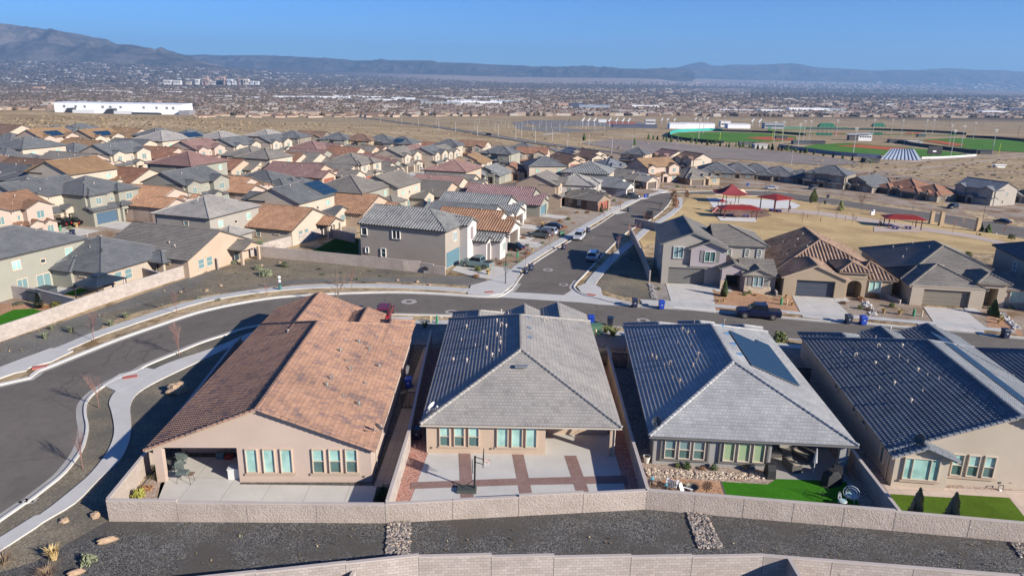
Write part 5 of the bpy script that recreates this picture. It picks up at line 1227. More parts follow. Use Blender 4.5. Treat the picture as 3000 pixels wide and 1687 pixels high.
# yards in front of the houses across the street
sheet('gravel_bed', world_poly([(1900,828),(1950,832),(1975,905),(1910,898)]), .020, granular('mid_gravel', [(.20,.17,.145),(.29,.25,.215),(.38,.34,.30)], 9, .2, .03))
sheet('gravel_bed', world_poly([(2085,836),(2150,838),(2260,872),(2320,868),(2352,925),(2250,915),(2093,908)]), .022, M_ORANGEG)
sheet('gravel_bed', world_poly([(2439,874),(2560,860),(2640,880),(2700,898),(2742,958),(2600,940),(2492,925)]), .024, M_YARD)
sheet('gravel_bed', world_poly([(2822,906),(2920,890),(3060,905),(3060,990),(2885,962)]), .026, M_YARD)
sheet('gravel_bed', world_poly([(2890,925),(2960,930),(3000,985),(2895,965)]), .032, M_ORANGEG)
for q in ([(1950,831),(2085,834),(2098,918),(1972,904)], [(2320,867),(2440,873),(2494,928),(2470,944),(2352,930)], [(2704,899),(2821,906),(2888,960),(2880,978),(2748,964)]):
    sheet('driveway', world_poly(q), .060, M_DRIVE)
sheet('front_walk', world_poly([(2060,832),(2140,838),(2145,856),(2100,855)]), .064, M_CONC)
sheet('front_walk', world_poly([(2440,868),(2478,872),(2490,884),(2450,884)]), .064, M_CONC)
sheet('front_walk', world_poly([(2822,898),(2850,899),(2878,918),(2830,915)]), .064, M_CONC)
FRW = offset_line(FR1, -2.4)
ribbon('sidewalk', FRW[2:], 1.4, .075, M_WALK2)
# near side of the street: walk and drives in front of the four nearest houses
NS = [(-22, 83.6), (-8, 84.6), (9, 82.3), (30, 79), (53, 74), (62, 71.5)]
ribbon('sidewalk', smooth_line(NS, 3), 1.5, .075, M_WALK2)
sheet('gravel_bed', [(-27, 76), (-8, 77), (10, 77), (30, 73), (52, 70), (62, 69), (62, 71.5), (53, 74.5), (30, 79.6), (9, 83), (-8, 85.5), (-22, 84.4)], .022, MATS['mid_gravel'])
for q in ([(-19.5, 79.5), (-13.5, 79.5), (-12.5, 86.4), (-19.5, 86.6)], [(2.5, 79), (8.5, 79), (8.8, 84.2), (2.5, 84.7)], [(14.5, 77.5), (20.5, 77.2), (21.5, 82.3), (15, 83.2)], [(37, 74.5), (43, 73.5), (44.5, 77.8), (38.5, 79)]):
    sheet('driveway', q, .11, M_DRIVE)
# river rock strips and stones by the foreground wall
def stones(name, poly, n, label, cols, r=(.05, .11), z=0, seed=1, zf=None):
    rnd = random.Random(seed); mb = MB(); xs = [p[0] for p in poly]; ys_ = [p[1] for p in poly]; k = 0
    def inside(x, y):
        c = False
        for i in range(len(poly)):
            a, b = poly[i], poly[i-1]
            if (a[1] > y) != (b[1] > y) and x < (b[0]-a[0])*(y-a[1])/(b[1]-a[1])+a[0]: c = not c
        return c
    while k < n:
        x, y = rnd.uniform(min(xs), max(xs)), rnd.uniform(min(ys_), max(ys_))
        if not inside(x, y): continue
        q = rnd.uniform(*r); mb.blob((x, y, z+q*.4+rnd.random()*.05), q, .7, rnd.random(), 6, .25, rnd.randrange(len(cols)), rnd.uniform(.8, 1.4), True); k += 1
    o = mb.build(name, [plain('stone_%d' % hash(c) if False else 'stone_%02d%02d' % (int(c[0]*99), int(c[2]*99)), c, .9) for c in cols]); tag(o, label, None, None, 'stuff'); return o
RC = [(.46,.39,.31), (.26,.23,.205), (.10,.09,.085), (.34,.26,.205), (.17,.15,.145)]
def GP(*p): return [at(*q) for q in p]
stones('river_rocks', GP((1137,1527),(1202,1522),(1200,1626),(1128,1632)), 900, 'band of pale river cobbles', RC)
stones('river_rocks', GP((2009,1500),(2068,1508),(2118,1606),(2046,1607)), 900, 'slanting band of river cobbles', RC, seed=2)
stones('river_rocks', GP((2958,1590),(3000,1596),(3060,1640),(2990,1632)), 300, 'cobbles at the lower right edge', RC, seed=3)
stones('river_rocks', [(2, 38.2), (16, 38.6), (17, 37.5), (2, 37.2)], 700, 'cobbles at the foot of the foreground wall', RC, z=-1.75, seed=4)
stones('river_rocks', GP((1890,1372),(1960,1378),(2250,1392),(2260,1402),(2090,1404),(1970,1400),(1895,1398)), 900, 'tan cobble bed below the grey house windows', [(.50,.40,.30),(.38,.29,.22),(.58,.48,.38),(.28,.22,.18)], (.05,.12), seed=5)
stones('river_rocks', GP((2520,880),(2545,885),(2570,925),(2548,926)), 140, 'dry creek of white stones', [(.55,.52,.48),(.4,.38,.36)], (.08,.2), seed=6)
stones('river_rocks', GP((2920,915),(2945,918),(2990,965),(2970,966)), 160, 'dry creek of grey stones at right', [(.48,.46,.44),(.33,.32,.31)], (.08,.2), seed=7)
stones('river_rocks', GP((1898,832),(1912,834),(1925,874),(1908,874)), 140, 'line of grey stones beside the shaded wall', [(.30,.28,.26),(.22,.2,.19)], (.08,.18), seed=8)
# ================================================================ plants
LEAF = lambda n, c: plain(n, c, .9, noise=.25, scale=6)
BARK = plain('bark_grey', (.22,.16,.13), .9); BARKR = plain('bark_red', (.22,.12,.10), .9); TWIG = plain('twig_red', (.24,.13,.11), .9); TWIGB = plain('twig_brown', (.25,.18,.14), .9)
def twigtree(h, seed, tr=.04, spread=.38, levels=4, red=True):
    rnd = random.Random(seed); tk, br = MB(), MB()
    def grow(p, d, L_, r, lv):
        q = p+d*L_
        (tk if lv == 0 else br).tube([p, (p+q)/2+Vector((rnd.uniform(-1, 1), rnd.uniform(-1, 1), 0))*L_*.05, q], [r, r*.8, r*.6], 5 if lv < 2 else 3, 0, cap=False)
        if lv >= levels: return
        for i in range(3 if lv < 2 else rnd.choice((2, 3))):
            nd = (d+Vector((rnd.uniform(-1, 1), rnd.uniform(-1, 1), rnd.uniform(-.25, .6)))*spread*1.5).normalized()
            st = p+d*L_*rnd.uniform(.5, 1)
            grow(st, nd, L_*rnd.uniform(.5, .75), r*.55, lv+1)
        if lv < levels: grow(q, (d+Vector((rnd.uniform(-1, 1), rnd.uniform(-1, 1), .2))*spread*.4).normalized(), L_*.7, r*.6, lv+1)
    grow(Vector((0, 0, -.05)), Vector((0, 0, 1)), h*.36, tr, 0)
    return tk, br
def make_tree(h, seed, red=True, leaves=None, label='', tr=.045, **k):
    t = empty('bare_tree' if not leaves else 'small_tree', (0, 0, 0), 0, label, 'tree')
    tk, br = twigtree(h, seed, tr, **k)
    tk.build('trunk', BARKR if red else BARK, t); br.build('crown', TWIG if red else TWIGB, t)
    if leaves:
        rnd = random.Random(seed); mb = MB()
        for _ in range(420):
            th, u = rnd.random()*6.28, rnd.random()**.5; z = rnd.uniform(.35, 1)*h; rr = h*.26*u*math.sin(min(1, (1.05-z/h)*1.6+.2)*1.5)
            p = Vector((math.cos(th)*rr, math.sin(th)*rr, z)); a = Vector((rnd.uniform(-1, 1), rnd.uniform(-1, 1), rnd.uniform(-1, 1))).normalized(); b = a.orthogonal().normalized()*.07; a = a*.09
            mb.face([p-a-b, p+a-b, p+a+b, p-a+b])
        mb.build('foliage', leaves, t)
    return t
def clump(n, h, r, seed, lean=.5, w=.03):
    rnd = random.Random(seed); mb = MB()
    for _ in range(n):
        th = rnd.random()*6.28; b = Vector((math.cos(th), math.sin(th), 0)); L_ = h*rnd.uniform(.6, 1.1); ln = rnd.uniform(.15, 1)*lean
        p = b*r*rnd.random()*.4; q = p+b*L_*ln*.6+Vector((0, 0, L_*.7)); t = p+b*L_*ln*1.4+Vector((0, 0, L_*(1-.2*ln))); s = Vector((-b.y, b.x, 0))*w
        mb.face([p-s, p+s, q+s*.8, q-s*.8]); mb.face([q-s*.8, q+s*.8, t])
    return mb
def bush(n, r, h, seed, leaf=.07):
    rnd = random.Random(seed); mb = MB()
    for _ in range(n):
        th = rnd.random()*6.28; u = rnd.random()**.45; ph = rnd.random(); k = 1+.25*math.sin(th*3+seed)+.15*math.sin(th*7)
        p = Vector((math.cos(th)*r*u*k*math.sqrt(1-ph*ph*.8), math.sin(th)*r*u*k*math.sqrt(1-ph*ph*.8), h*ph*(.7+.3*u)))
        a = Vector((rnd.uniform(-1, 1), rnd.uniform(-1, 1), rnd.uniform(-1, 1))).normalized(); b = a.orthogonal().normalized()*leaf*.6; a = a*leaf
        mb.face([p-a-b, p+a-b, p+a+b, p-a+b])
    return mb
def cone_tree(n, r, h, seed, leaf=.09):
    rnd = random.Random(seed); mb = MB()
    for _ in range(n):
        z = rnd.random()**1.1; th = rnd.random()*6.28; k = r*(1-z)**.75*(.55+.45*min(1, z*6))*(1+.18*math.sin(th*4+z*9)); u = rnd.random()**.35
        p = Vector((math.cos(th)*k*u, math.sin(th)*k*u, h*z+.05)); a = Vector((rnd.uniform(-.6, .6), rnd.uniform(-.6, .6), 1)).normalized()*leaf; b = a.orthogonal().normalized()*leaf*.5
        mb.face([p-a-b, p-a+b, p+a+b, p+a-b])
    return mb
G1 = LEAF('leaf_olive', (.13,.15,.045)); G2 = LEAF('leaf_sage', (.20,.22,.13)); G3 = LEAF('leaf_green', (.06,.10,.03)); G4 = LEAF('grass_straw', (.52,.38,.17)); G5 = LEAF('leaf_rust', (.28,.14,.06)); G6 = LEAF('leaf_grey', (.15,.155,.105)); G7 = LEAF('leaf_yellow', (.30,.29,.06)); G8 = LEAF('dry_twigs', (.27,.19,.12)); G9 = LEAF('leaf_dark', (.035,.055,.02))
class P:   # plant prototypes, made on first use
    store = {}
    @staticmethod
    def get(kind):
        if kind in P.store: return P.store[kind], False
        mk = {'yucca': lambda: clump(60, .75, .3, 1, .9).build('yucca', G1), 'yucca_g': lambda: clump(70, .6, .3, 2, .8).build('yucca', G2), 'straw': lambda: clump(130, .8, .3, 3, .45).build('ornamental_grass', G4),
              'sage': lambda: bush(320, .5, .55, 4, .06).build('shrub', G2), 'green': lambda: bush(360, .5, .7, 5, .06).build('shrub', G1), 'dark': lambda: bush(420, .45, .8, 6, .06).build('shrub', G3),
              'rust': lambda: bush(260, .5, .4, 7, .05).build('shrub', G5), 'yellow': lambda: bush(380, .5, .8, 8, .06).build('shrub', G7), 'dry': lambda: clump(110, .55, .4, 9, 1.2, .012).build('dry_shrub', G8),
              'low': lambda: bush(200, .45, .25, 10, .05).build('shrub', G6), 'cypress': lambda: cone_tree(1250, .62, 2.6, 11, .10).build('cypress', G6), 'juniper': lambda: cone_tree(1000, .55, 2.0, 12, .11).build('juniper', G3),
              'pine': lambda: cone_tree(900, 1.5, 4.2, 13, .22).build('pine_tree', G1), 'dead': lambda: twigtree(1.5, 14, .03, .7, 4)[1].build('dead_shrub', TWIGB),
              'rock': lambda: MBblob(1), 'rock2': lambda: MBblob(2)}[kind]
        P.store[kind] = mk(); return P.store[kind], True
def MBblob(k):
    mb = MB(); mb.blob((0, 0, .18), .42, .6, k, 10, .22, 0, 1.15, True); return mb.build('boulder', plain('boulder_tan', (.36,.25,.165), .95, noise=.3, scale=5))
def put(kind, loc, label, cat, group=None, s=1.0, rz=None, z=0.0):
    p, first = P.get(kind); o = p if first else p.copy()
    if not first: col.objects.link(o)
    for k in ('group',):
        if k in o: del o[k]
    o.location = (loc[0], loc[1], hz(*loc[:2])+z); o.rotation_euler = (0, 0, rz if rz is not None else (loc[0]*7+loc[1]*3) % 6.28); o.scale = (s, s, s) if not isinstance(s, tuple) else s
    tag(o, label, cat, group); return o
def puts(kind, pxs, label, cat, group, s=1.0):
    rk = ranks(pxs)
    for i, q in enumerate(pxs): put(kind, at(*q[:2]), label+(', '+rk[i] if len(pxs) > 1 else ''), cat, group, (q[2] if len(q) > 2 else 1)*s*(1+.12*math.sin(i*2.3)))
puts('yucca_g', [(325,955),(370,932),(152,966),(208,974),(132,992)], 'spiky grey-green yucca on the gravel slope below the pale wall', 'shrub', 'yuccas on the vacant slope', 1.3)
puts('sage', [(780,808,1.6),(757,790),(688,773),(832,782,1.2)], 'round grey-green bush on the vacant corner gravel', 'shrub', 'sage bushes on the vacant lot', 1.2)
puts('low', [(934,790),(946,805),(1000,800),(1088,795),(1047,818),(1118,810),(583,875),(640,880)], 'small dark scrub plant dotted over the vacant corner lot', 'shrub', 'scrub plants on the vacant lot')
puts('dry', [(789,738,2.6)], 'straw-coloured dry bush against the rough wall', 'shrub', None, 1)
puts('rock', [(820,771),(767,779),(1165,822),(1223,827),(1258,836),(529,857),(605,853),(647,838)], 'tan boulder lying on the vacant lot gravel', 'boulder', 'boulders on the vacant lot', .6)
puts('rock', [(188,1528,1.1),(280,1513,1.2)], 'small orange-tan boulder beside the lower left sidewalk', 'boulder', 'two boulders by the sidewalk', .6)
put('rock2', at(317,1587), 'long pale split boulder on dark gravel, lower left', 'boulder', None, (1.35, .6, .9), .5)
put('rock2', at(225,1681), 'pale boulder cut by the bottom edge at left', 'boulder', None, (1.1, .6, .8), .6)
put('rock', at(520,1148), 'big rock lying in the shade of the corner house', 'boulder', None, 2.2, .3)
put('straw', at(158,1638), 'upright straw-coloured dry bush at lower left', 'shrub', None, (1.5, 1.5, 1.2)); put('sage', at(258,1647), 'pale frosty sage bush at lower left', 'shrub', None, 1.0)
put('dry', at(140,1690), 'grey twiggy bush at the lower left corner', 'shrub', None, 1.5); put('dry', at(10,1650), 'reddish dead brush at the left edge', 'shrub', None, 1.5)
put('yellow', at(408,1458), 'yellow-green bush in the corner planter of the orange-roofed house', 'shrub', None, .9); put('rust', at(430,1435), 'rusty low plant in the corner planter', 'shrub', None, .9)
put('yucca', at(460,1405), 'green spiky plant beside the patio post', 'shrub', None, .8); put('dark', at(462,1378), 'dark bush at the shaded end of the planter', 'shrub', None, .7)
put('dark', at(1122,1464), 'dark bush hidden behind the block wall corner', 'shrub', None, 1.2)
puts('dead', [(1190,1415,.5),(1200,1365,.5),(1215,1320,.5)], 'thin bare sapling in the red gravel strip', 'shrub', 'bare saplings in the red gravel', 1)
put('cypress', (28.9, 43.8), 'narrow grey-green cypress next to the side wall', 'shrub', None, 1.05); put('cypress', (31.0, 43.1), 'narrow grey-green cypress standing on the lawn edge', 'shrub', None, 1.1)
puts('dark', [(2012,1372,.7),(2092,1375,.6)], 'low green mound plant in the cobble bed', 'shrub', 'mound plants under the windows', 1)
put('green', at(1985,1368), 'small green plant in the cobble bed', 'shrub', None, .5); put('rust', at(2058,1375), 'rusty plant between two mound plants', 'shrub', None, .6)
put('straw', at(2185,1372), 'pale spreading shrub in the cobble bed', 'shrub', None, (1.4, 1.2, .7)); put('rust', at(2590,1490), 'red-leaved shrub inside the yard corner', 'shrub', None, .9)
puts('dry', [(1905,1440),(1935,1445)], 'small dry bush at the fire-pit corner', 'shrub', 'dry bushes at the fire-pit corner', .9)
put('dead', (20.5, 37.2), 'big bare brown shrub in front of the foreground wall, lower right', 'shrub', None, 1.8, z=-1.6); put('dead', (13.2, 36.8), 'bare twigs rising at the foreground wall foot', 'shrub', None, 1.0, z=-1.7)
# house fronts across the street
put('juniper', at(2121,868), 'narrow dark juniper in front of the stone-base house', 'shrub', None, 1.2); put('juniper', at(2908,925), 'dark upright juniper right of the wide driveway', 'shrub', None, (1.3, 1.3, 1.1))
puts('straw', [(2293,882,.9),(2303,872,.8),(2321,895),(2588,918,1.2),(2635,922,1.2),(2105,885,.8),(2120,884,.8),(2925,948),(2935,940)], 'clump of straw-coloured ornamental grass in a front yard', 'grass clump', 'ornamental grass across the street', .9)
puts('green', [(2182,865,.8),(2195,860,.8),(2519,905,1.1),(2612,900,1.1)], 'rounded green bush in a gravel front yard', 'shrub', 'green front-yard bushes', .8)
puts('rust', [(2212,866,.7),(2520,880,1.4),(2545,910,1.4),(2560,872,1.5),(2470,890,1)], 'leafless reddish bush in a gravel front yard', 'shrub', 'reddish front-yard bushes', .9)
puts('sage', [(2555,868),(2960,905),(2900,905),(2870,900),(2930,930)], 'greyish bush near a garage in the right-hand yards', 'shrub', 'greyish front-yard bushes', .9)
puts('yucca', [(1775,975,1.3),(1795,985,1.5),(1245,958,1.4)], 'spiky green plant by the near sidewalk', 'shrub', 'spiky plants by the near sidewalk', 1.1)
puts('low', [(1850,762),(1835,812),(1820,808)], 'dark plant in the shaded corner lot', 'shrub', 'plants in the shaded corner lot', 1)
put('green', at(1930,848), 'small green bush on gravel by the long driveway', 'shrub', None, .6); put('green', at(2284,1000), 'yellow-green bush between the silver and blue roofs', 'shrub', None, 1.7)
# yards along the left of the main street
rnd = random.Random(5)
K = [('straw', 'ornamental_grass', 'clump of dry ornamental grass in a main-street front yard', 'grass clump'), ('rust', 'shrub', 'rusty bush in a main-street front yard', 'shrub'), ('green', 'shrub', 'green bush in a main-street front yard', 'shrub'), ('sage', 'shrub', 'grey bush in a main-street front yard', 'shrub')]
ms = [(1400,795),(1430,805),(1395,812),(1465,775),(1470,738),(1490,752),(1455,760),(1500,735),(1532,700),(1545,722),(1560,735),(1590,715),(1590,665),(1610,660),(1640,650),(1655,668),(1665,645),(1690,625),(1680,655),(1720,625),(1735,610),(1775,618),(1790,605),(1800,590),(1820,600),(1835,570),(1850,560),(1875,550),(1900,552),(1925,545),(1940,548),(1985,550),(2010,552),(2035,550),(2085,548),(2110,552),(2130,548),(1545,745),(1520,770),(1440,745)]
rk = ranks(ms)
for i, q in enumerate(ms):
    k = K[rnd.randrange(4)]; put(k[0], at(*q), k[2]+', '+rk[i], k[3], 'plants in the main-street yards', rnd.uniform(.8, 1.4))
puts('juniper', [(1850,560,1.1),(1762,622,1.0)], 'narrow dark juniper beside a main-street driveway', 'shrub', 'junipers along the main street', 1)
ra = [(270,660),(285,655),(310,650),(330,648),(350,645),(400,628),(420,632),(450,627),(225,668),(205,672),(130,672)]
rk = ranks(ra)
for i, q in enumerate(ra):
    k = K[(i*3) % 4]; put(k[0], at(*q), k[2].replace('main-street', 'left side-street')+', '+rk[i], k[3], 'plants in the side-street yards', 1+.3*math.sin(i))
put('juniper', at(115,902), 'golden upright juniper beside the putting green', 'shrub', None, (1.3, 1.3, 1.0)); put('yellow', at(165,905), 'round yellow-green bush beside the putting green', 'shrub', None, 1.3)
put('low', at(53,893), 'low grey bush on orange gravel at the left edge', 'shrub', None, 1.6); put('rust', at(140,903), 'rust-red bush between two golden bushes', 'shrub', None, 1.1)
# street trees, each bare in winter
tA = make_tree(3.6, 21, True, None, 'thin bare red-twigged street tree'); tB = make_tree(3.8, 33, True, None, 'thin bare red-twigged street tree'); tC = make_tree(4.6, 45, False, None, 'taller bare grey tree', .06)
US = {}
def ptree(proto, px, label, group=None, s=1.0):
    first = proto.name not in US; US[proto.name] = 1
    o = proto if first else copy_tree(proto); x, y = at(*px); o.location = (x, y, hz(x, y)); o.rotation_euler = (0, 0, x % 6); o.scale = (s, s, s); o['label'] = label
    if group: o['group'] = group
    elif 'group' in o: del o['group']
    return o
ptree(tA, (243,1372), 'bare red-twigged tree beside the curve, lowest at left'); ptree(tB, (290,1195), 'bare red-twigged tree in the narrow curving verge'); ptree(tA, (525,1040), 'bare red-twigged tree right of the red ramp pad', s=1.2)
ptree(tB, (275,1000), 'bare pinkish tree on the far verge, left', s=1.1); ptree(tA, (518,919), 'bare tree on the far verge above the road bend', s=1.0); ptree(tC, (992,898), 'bare tree standing behind the orange roof', s=1.15)
ptree(tB, (1030,848), 'small bare tree on the far sidewalk, centre left', s=.9); ptree(tA, (780,868), 'small bare tree near the pet-waste post', s=.6)
TL = [(1540,782,1),(1610,728,1),(1660,740,.6),(1769,648,1),(1817,622,1),(1862,705,1),(1885,660,1),(1840,705,1),(1934,630,1),(1790,770,.8),(1810,735,.9)]; rk = ranks(TL)
for i, q in enumerate(TL):
    ptree((tA, tB)[i % 2], q[:2], 'thin bare tree along the main street, '+rk[i], 'bare trees along the main street', q[2]*1.1)
TL = [(2350,655,1),(2450,645,1.2),(2495,660,1.1),(2395,632,1),(2790,683,1.2),(2818,675,1),(2938,694,1),(2670,628,1.3),(2210,640,.8),(2005,590,1),(2575,665,.8)]; rk = ranks(TL)
for i, q in enumerate(TL):
    ptree((tA, tC)[i % 2], q[:2], 'small bare tree around the park lawn, '+rk[i], 'bare trees in the park', q[2])
ptree(tC, (2525,622), 'large bare reddish tree by the park street', s=1.45); ptree(tC, (2465,585), 'bare tree in front of the dark two-storey house', s=1.0)
tL = make_tree(3.4, 51, False, LEAF('leaf_bronze', (.34,.17,.09)), 'bronze-leaved tree')
ptree(tL, (1972,602), 'bronze-leaved tree at the bend of the main street', s=1.25); ptree(tL, (1978,622), 'lower bronze-leaved tree at the bend', s=1.1); ptree(tL, (2010,588), 'small bronze-leaved tree beside the park walk', s=.9)
for q, l in (((2382,592), 'taller dark green conifer by the park street'), ((2462,618), 'shorter yellow-green conifer by the park street')): put('pine', at(*q), l, 'tree', None, 1.0 if q[0] < 2400 else .75)
puts('green', [(2835,752,1.5),(2962,700,1.6),(2870,690,.8)], 'round green shrub at the edge of the park lawn', 'shrub', 'green shrubs around the park', 1)
for q, wl in (((2870,678), 'left one'), ((2895,682), 'right one')): put('juniper', at(*q), 'egg-shaped dark shrub beside the rightmost tan pillar, '+wl, 'shrub', 'egg-shaped shrubs by the pillar', (1.7, 1.7, 1.15))

# ================================================================ bins, boxes, poles
def bin_proto(name, c, label):
    t = empty(name, (0, 0, 0), 0, label, 'wheeled bin'); mb = MB(); m = plain(name+'_plastic', c, .45)
    mb.box(-.28, .28, -.32, .32, .08, 1.0, T=None, taper=(1.18, 1.2)); mb.box(-.36, .36, -.42, -.3, .92, 1.02)
    mb.build('body', m, t); l = MB(); l.box(-.36, .36, -.42, .42, 1.02, 1.08, taper=(.9, .92)); l.box(-.33, .33, .40, .5, .96, 1.03); l.build('lid', m, t)
    for s in (-1, 1):
        w = MB(); w.tube([(s*.30, .32, .12), (s*.37, .32, .12)], .12, 12); w.build('wheel', plain('rubber', (.02,.02,.02), .8), t)
    d = MB(); d.box(-.1, .1, -.385, -.36, .62, .66); d.box(-.1, .1, -.365, -.35, .52, .55); d.build('marking', plain('bin_mark', (.6,.6,.6), .6), t)
    return t
BN = bin_proto('trash_bin', (.012,.02,.05), 'navy'); BB = bin_proto('recycling_bin', (.01,.05,.36), 'blue')
def pbin(proto, px, label, rz=0.0, group=None, s=1.0, loc=None, tip=False):
    first = proto.name not in US; US[proto.name] = 1
    o = proto if first else copy_tree(proto); x, y = loc or at(*px); o.location = (x, y, hz(x, y)+.02); o.rotation_euler = (R(35) if tip else 0, 0, R(rz)); o['label'] = label; o.scale = (s, s, s)
    if group: o['group'] = group
    return o
pbin(BB, (1197,1135), 'blue recycling bin in the passage beside the orange-roofed house', 0); pbin(BN, (1222,1285), 'dark blue bin against the basketball house, in shade', 0)
pbin(BN, (1040,921), 'navy bin lying at the kerb behind the orange roof, left one', 80); pbin(BN, (1055,921), 'navy bin lying at the kerb behind the orange roof, right one', 95)
pbin(BB, (1731,952), 'bright blue open bin on the street beyond the grey hip roof', 180, s=1.15); pbin(BN, (1787,955), 'dark bin with raised lid on the street beyond the grey hip roof', 170, s=1.1)
pbin(BN, (1859,900), 'dark green bin with an orange lid at the corner ramp', 0, s=1.1)['label'] = 'dark bin standing at the kerb of the corner lot'; pbin(BB, (1937,905), 'blue bin at the kerb left of the first driveway', 0, s=1.1)
pbin(BN, (2484,948), 'navy bin at the kerb left of a blue one', 0, s=1.1); pbin(BB, (2527,951), 'blue bin at the kerb in front of the brown-roofed house', 0, s=1.1)
pbin(BN, (2943,990), 'navy bin with tilted lid at the right-hand kerb', 0, s=1.1); pbin(BN, (2777,1030), 'navy bin peeking over the dark blue roof', 180, s=1.1)
pbin(BN, (1541,803), 'navy bin at the lamp-post corner, left of two', 20); pbin(BN, (1555,793), 'navy bin at the lamp-post corner, right of two', 20)
pbin(BN, (1651,732), 'navy bin at the kerb between white vehicles', 20); pbin(BN, (1723,682), 'navy bin at the kerb beside the first white suv', 20); pbin(BN, (1842,620), 'navy bin at the kerb further up the main street', 20)
pbin(BB, (1890,580), 'blue bin at the bend of the main street', 20); pbin(BN, (1896,578), 'dark bin just behind the blue bin at the bend', 20); pbin(BN, (213,690), 'dark bin beside the black parked cars driveway', 0)
pbin(BB, (2190,545), 'blue bin in front of the slate row', 0); pbin(BN, (2425,580), 'dark bins across from the park conifers', 0); pbin(BN, (1172,492), 'dark bin in the white pickup street', 0)
def small(name, boxes, mats, px, label, cat, rz=0, loc=None, group=None, z=0.0):
    mb = MB()
    for b in boxes: mb.box(*b[:6], b[6] if len(b) > 6 else 0)
    o = mb.build(name, mats); x, y = loc or at(*px); o.location = (x, y, hz(x, y)+z); o.rotation_euler = (0, 0, R(rz)); return tag(o, label, cat, group)
UG = plain('utility_green', (.07,.16,.10), .6); UG2 = plain('pedestal_green', (.03,.22,.10), .6); UT = plain('pedestal_tan', (.62,.50,.32), .7)
small('transformer_box', [(-.7, .7, -.6, .6, 0, .08, 0), (-.62, .62, -.5, .5, .08, 1.1, 0), (-.66, .66, -.55, .5, 1.1, 1.2, 0)], [UG], (1745,976), 'dark green transformer box behind the grey hip roof', 'utility box', 5)
small('transformer_box', [(-.5, .5, -.45, .45, 0, .75, 0), (-.53, .53, -.48, .46, .75, .85, 0)], [UG], (1645,690), 'green utility box in a main-street yard', 'utility box', 20)
for q, l in (((1280,948), 'green cable pedestal near the red car'), ((2288,893), 'green cable pedestal left of the brown-roofed house driveway'), ((2676,926), 'green cable pedestal left of the grey-roofed house driveway'), ((1516,755), 'green cable pedestal in a main-street yard'), ((178,677), 'green cable pedestal near the parked black cars')):
    mb = MB(); mb.cyl(0, 0, 0, .95, .17, .15, n=10); mb.cyl(0, 0, .93, 1.05, .18, .12, n=10); o = mb.build('cable_pedestal', UG2); x, y = at(*q); o.location = (x, y, hz(x, y)); tag(o, l, 'pedestal')
for q, l in (((1262,945), 'tan marker post near the red car'), ((1745,985), 'tan marker post beside the transformer'), ((2305,893), 'tan marker post beside the green pedestal'), ((2700,928), 'tan marker post left of the wide driveway')):
    mb = MB(); mb.cyl(0, 0, 0, .85, .10, n=8); mb.cyl(0, 0, .8, .9, .11, .06, n=8); o = mb.build('marker_post', UT); x, y = at(*q); o.location = (x, y, hz(x, y)); tag(o, l, 'post')
# manholes with concrete collars
for q, l, s in (((1198,884), 'manhole in an octagonal collar behind the orange roof', 1.5), ((1322,914), 'manhole collar half hidden by the grey roof', 1.2), ((1884,939), 'manhole in the street beyond the silver roof', 1.2), ((1605,792), 'manhole on the main street near the corner', 1.2), ((1651,834), 'manhole at the junction', 1.0), ((2625,972), 'manhole beyond the dark blue roof', 1.2), ((1733,696), 'manhole ahead of the white suv', .8)):
    mb = MB(); mb.lathe([(s*.75, 0), (s*.75, .012)], n=8); mb2 = MB(); mb2.lathe([(.42, .012), (.42, .022)], n=16); x, y = at(*q)
    o = mb.build('manhole', M_GUTTER); mb2.build('cover', plain('cast_iron', (.10,.07,.06), .8), o); o.location = (x, y, hz(x, y)+(.022 if y < 105 else .085)); tag(o, l, 'manhole')
for q, wl in (((1285,931), 'near the red car'), ((1565,768), 'on the main street'), ((2298,918), 'near the navy pickup'), ((2700,952), 'left of the wide driveway')):
    small('water_meter_lid', [(-.45, .45, -.3, .3, 0, .03, 0), (-.28, .28, -.18, .18, .03, .05, 1)], [M_CURB, plain('rust_lid', (.28,.12,.09), .8)], q, 'rust-coloured meter lid set in the verge, '+wl, 'meter lid', 0, group='meter lids in the verge', z=.08)
# street lamp with stop sign
def lamp_post(px, h, label, arm=0.0, c=(.03,.028,.026), sign=False, rz=0, r=.07):
    t = empty('street_lamp', (*at(*px), 0), R(rz), label, 'street lamp'); t.location.z = hz(t.location.x, t.location.y); m = plain('pole_%d' % int(c[0]*100), c, .5)
    mb = MB(); mb.cyl(0, 0, 0, .25, r*2.2, r*1.6, n=10); mb.cyl(0, 0, .2, h, r, r*.7, n=8)
    if arm: mb.tube([(0, 0, h-.05), (arm*.4, 0, h+.35), (arm, 0, h+.45)], [r*.7, r*.6, r*.5], 6)
    mb.build('pole', m, t); hd = MB(); x = arm or .35; hd.box(min(x-.3, x+.3) if arm else 0, x+.3, -.14, .14, h+(.38 if arm else -.12), h+(.5 if arm else .0)); hd.build('lamp_head', m, t)
    if sign:
        s_ = MB(); s_.lathe([(.36, 0), (.36, .02)], n=8, T=Matrix.Translation((0, -.1, 2.35)) @ Matrix.Rotation(R(90), 4, 'X') @ Matrix.Rotation(R(22.5), 4, 'Z')); s_.build('sign_back', METALG, t); s2 = MB(); s2.box(-.4, .4, -.02, .02, 2.95, 3.12); s2.build('street_name_sign', plain('sign_green', (.02,.16,.08), .5), t)
    return t
lamp_post((1481,832), 7.6, 'tall dark lamp post with a stop sign at the street corner', sign=True)
lamp_post((1110+105,0+527), 6, 'dark lamp post among the striped roofs') if False else None
for q, l in (((900,520), 'dark lamp post beside the solar roof in the district'), ((302,485), 'dark lamp post beside the tan-roofed house'), ((238,440), 'short dark lamp post in the left rows'), ((2880,640), 'dark lamp post by the big house behind the park'), ((2240,575), 'dark lamp post at the bend by the playground')):
    lamp_post(q, 7.5, l)
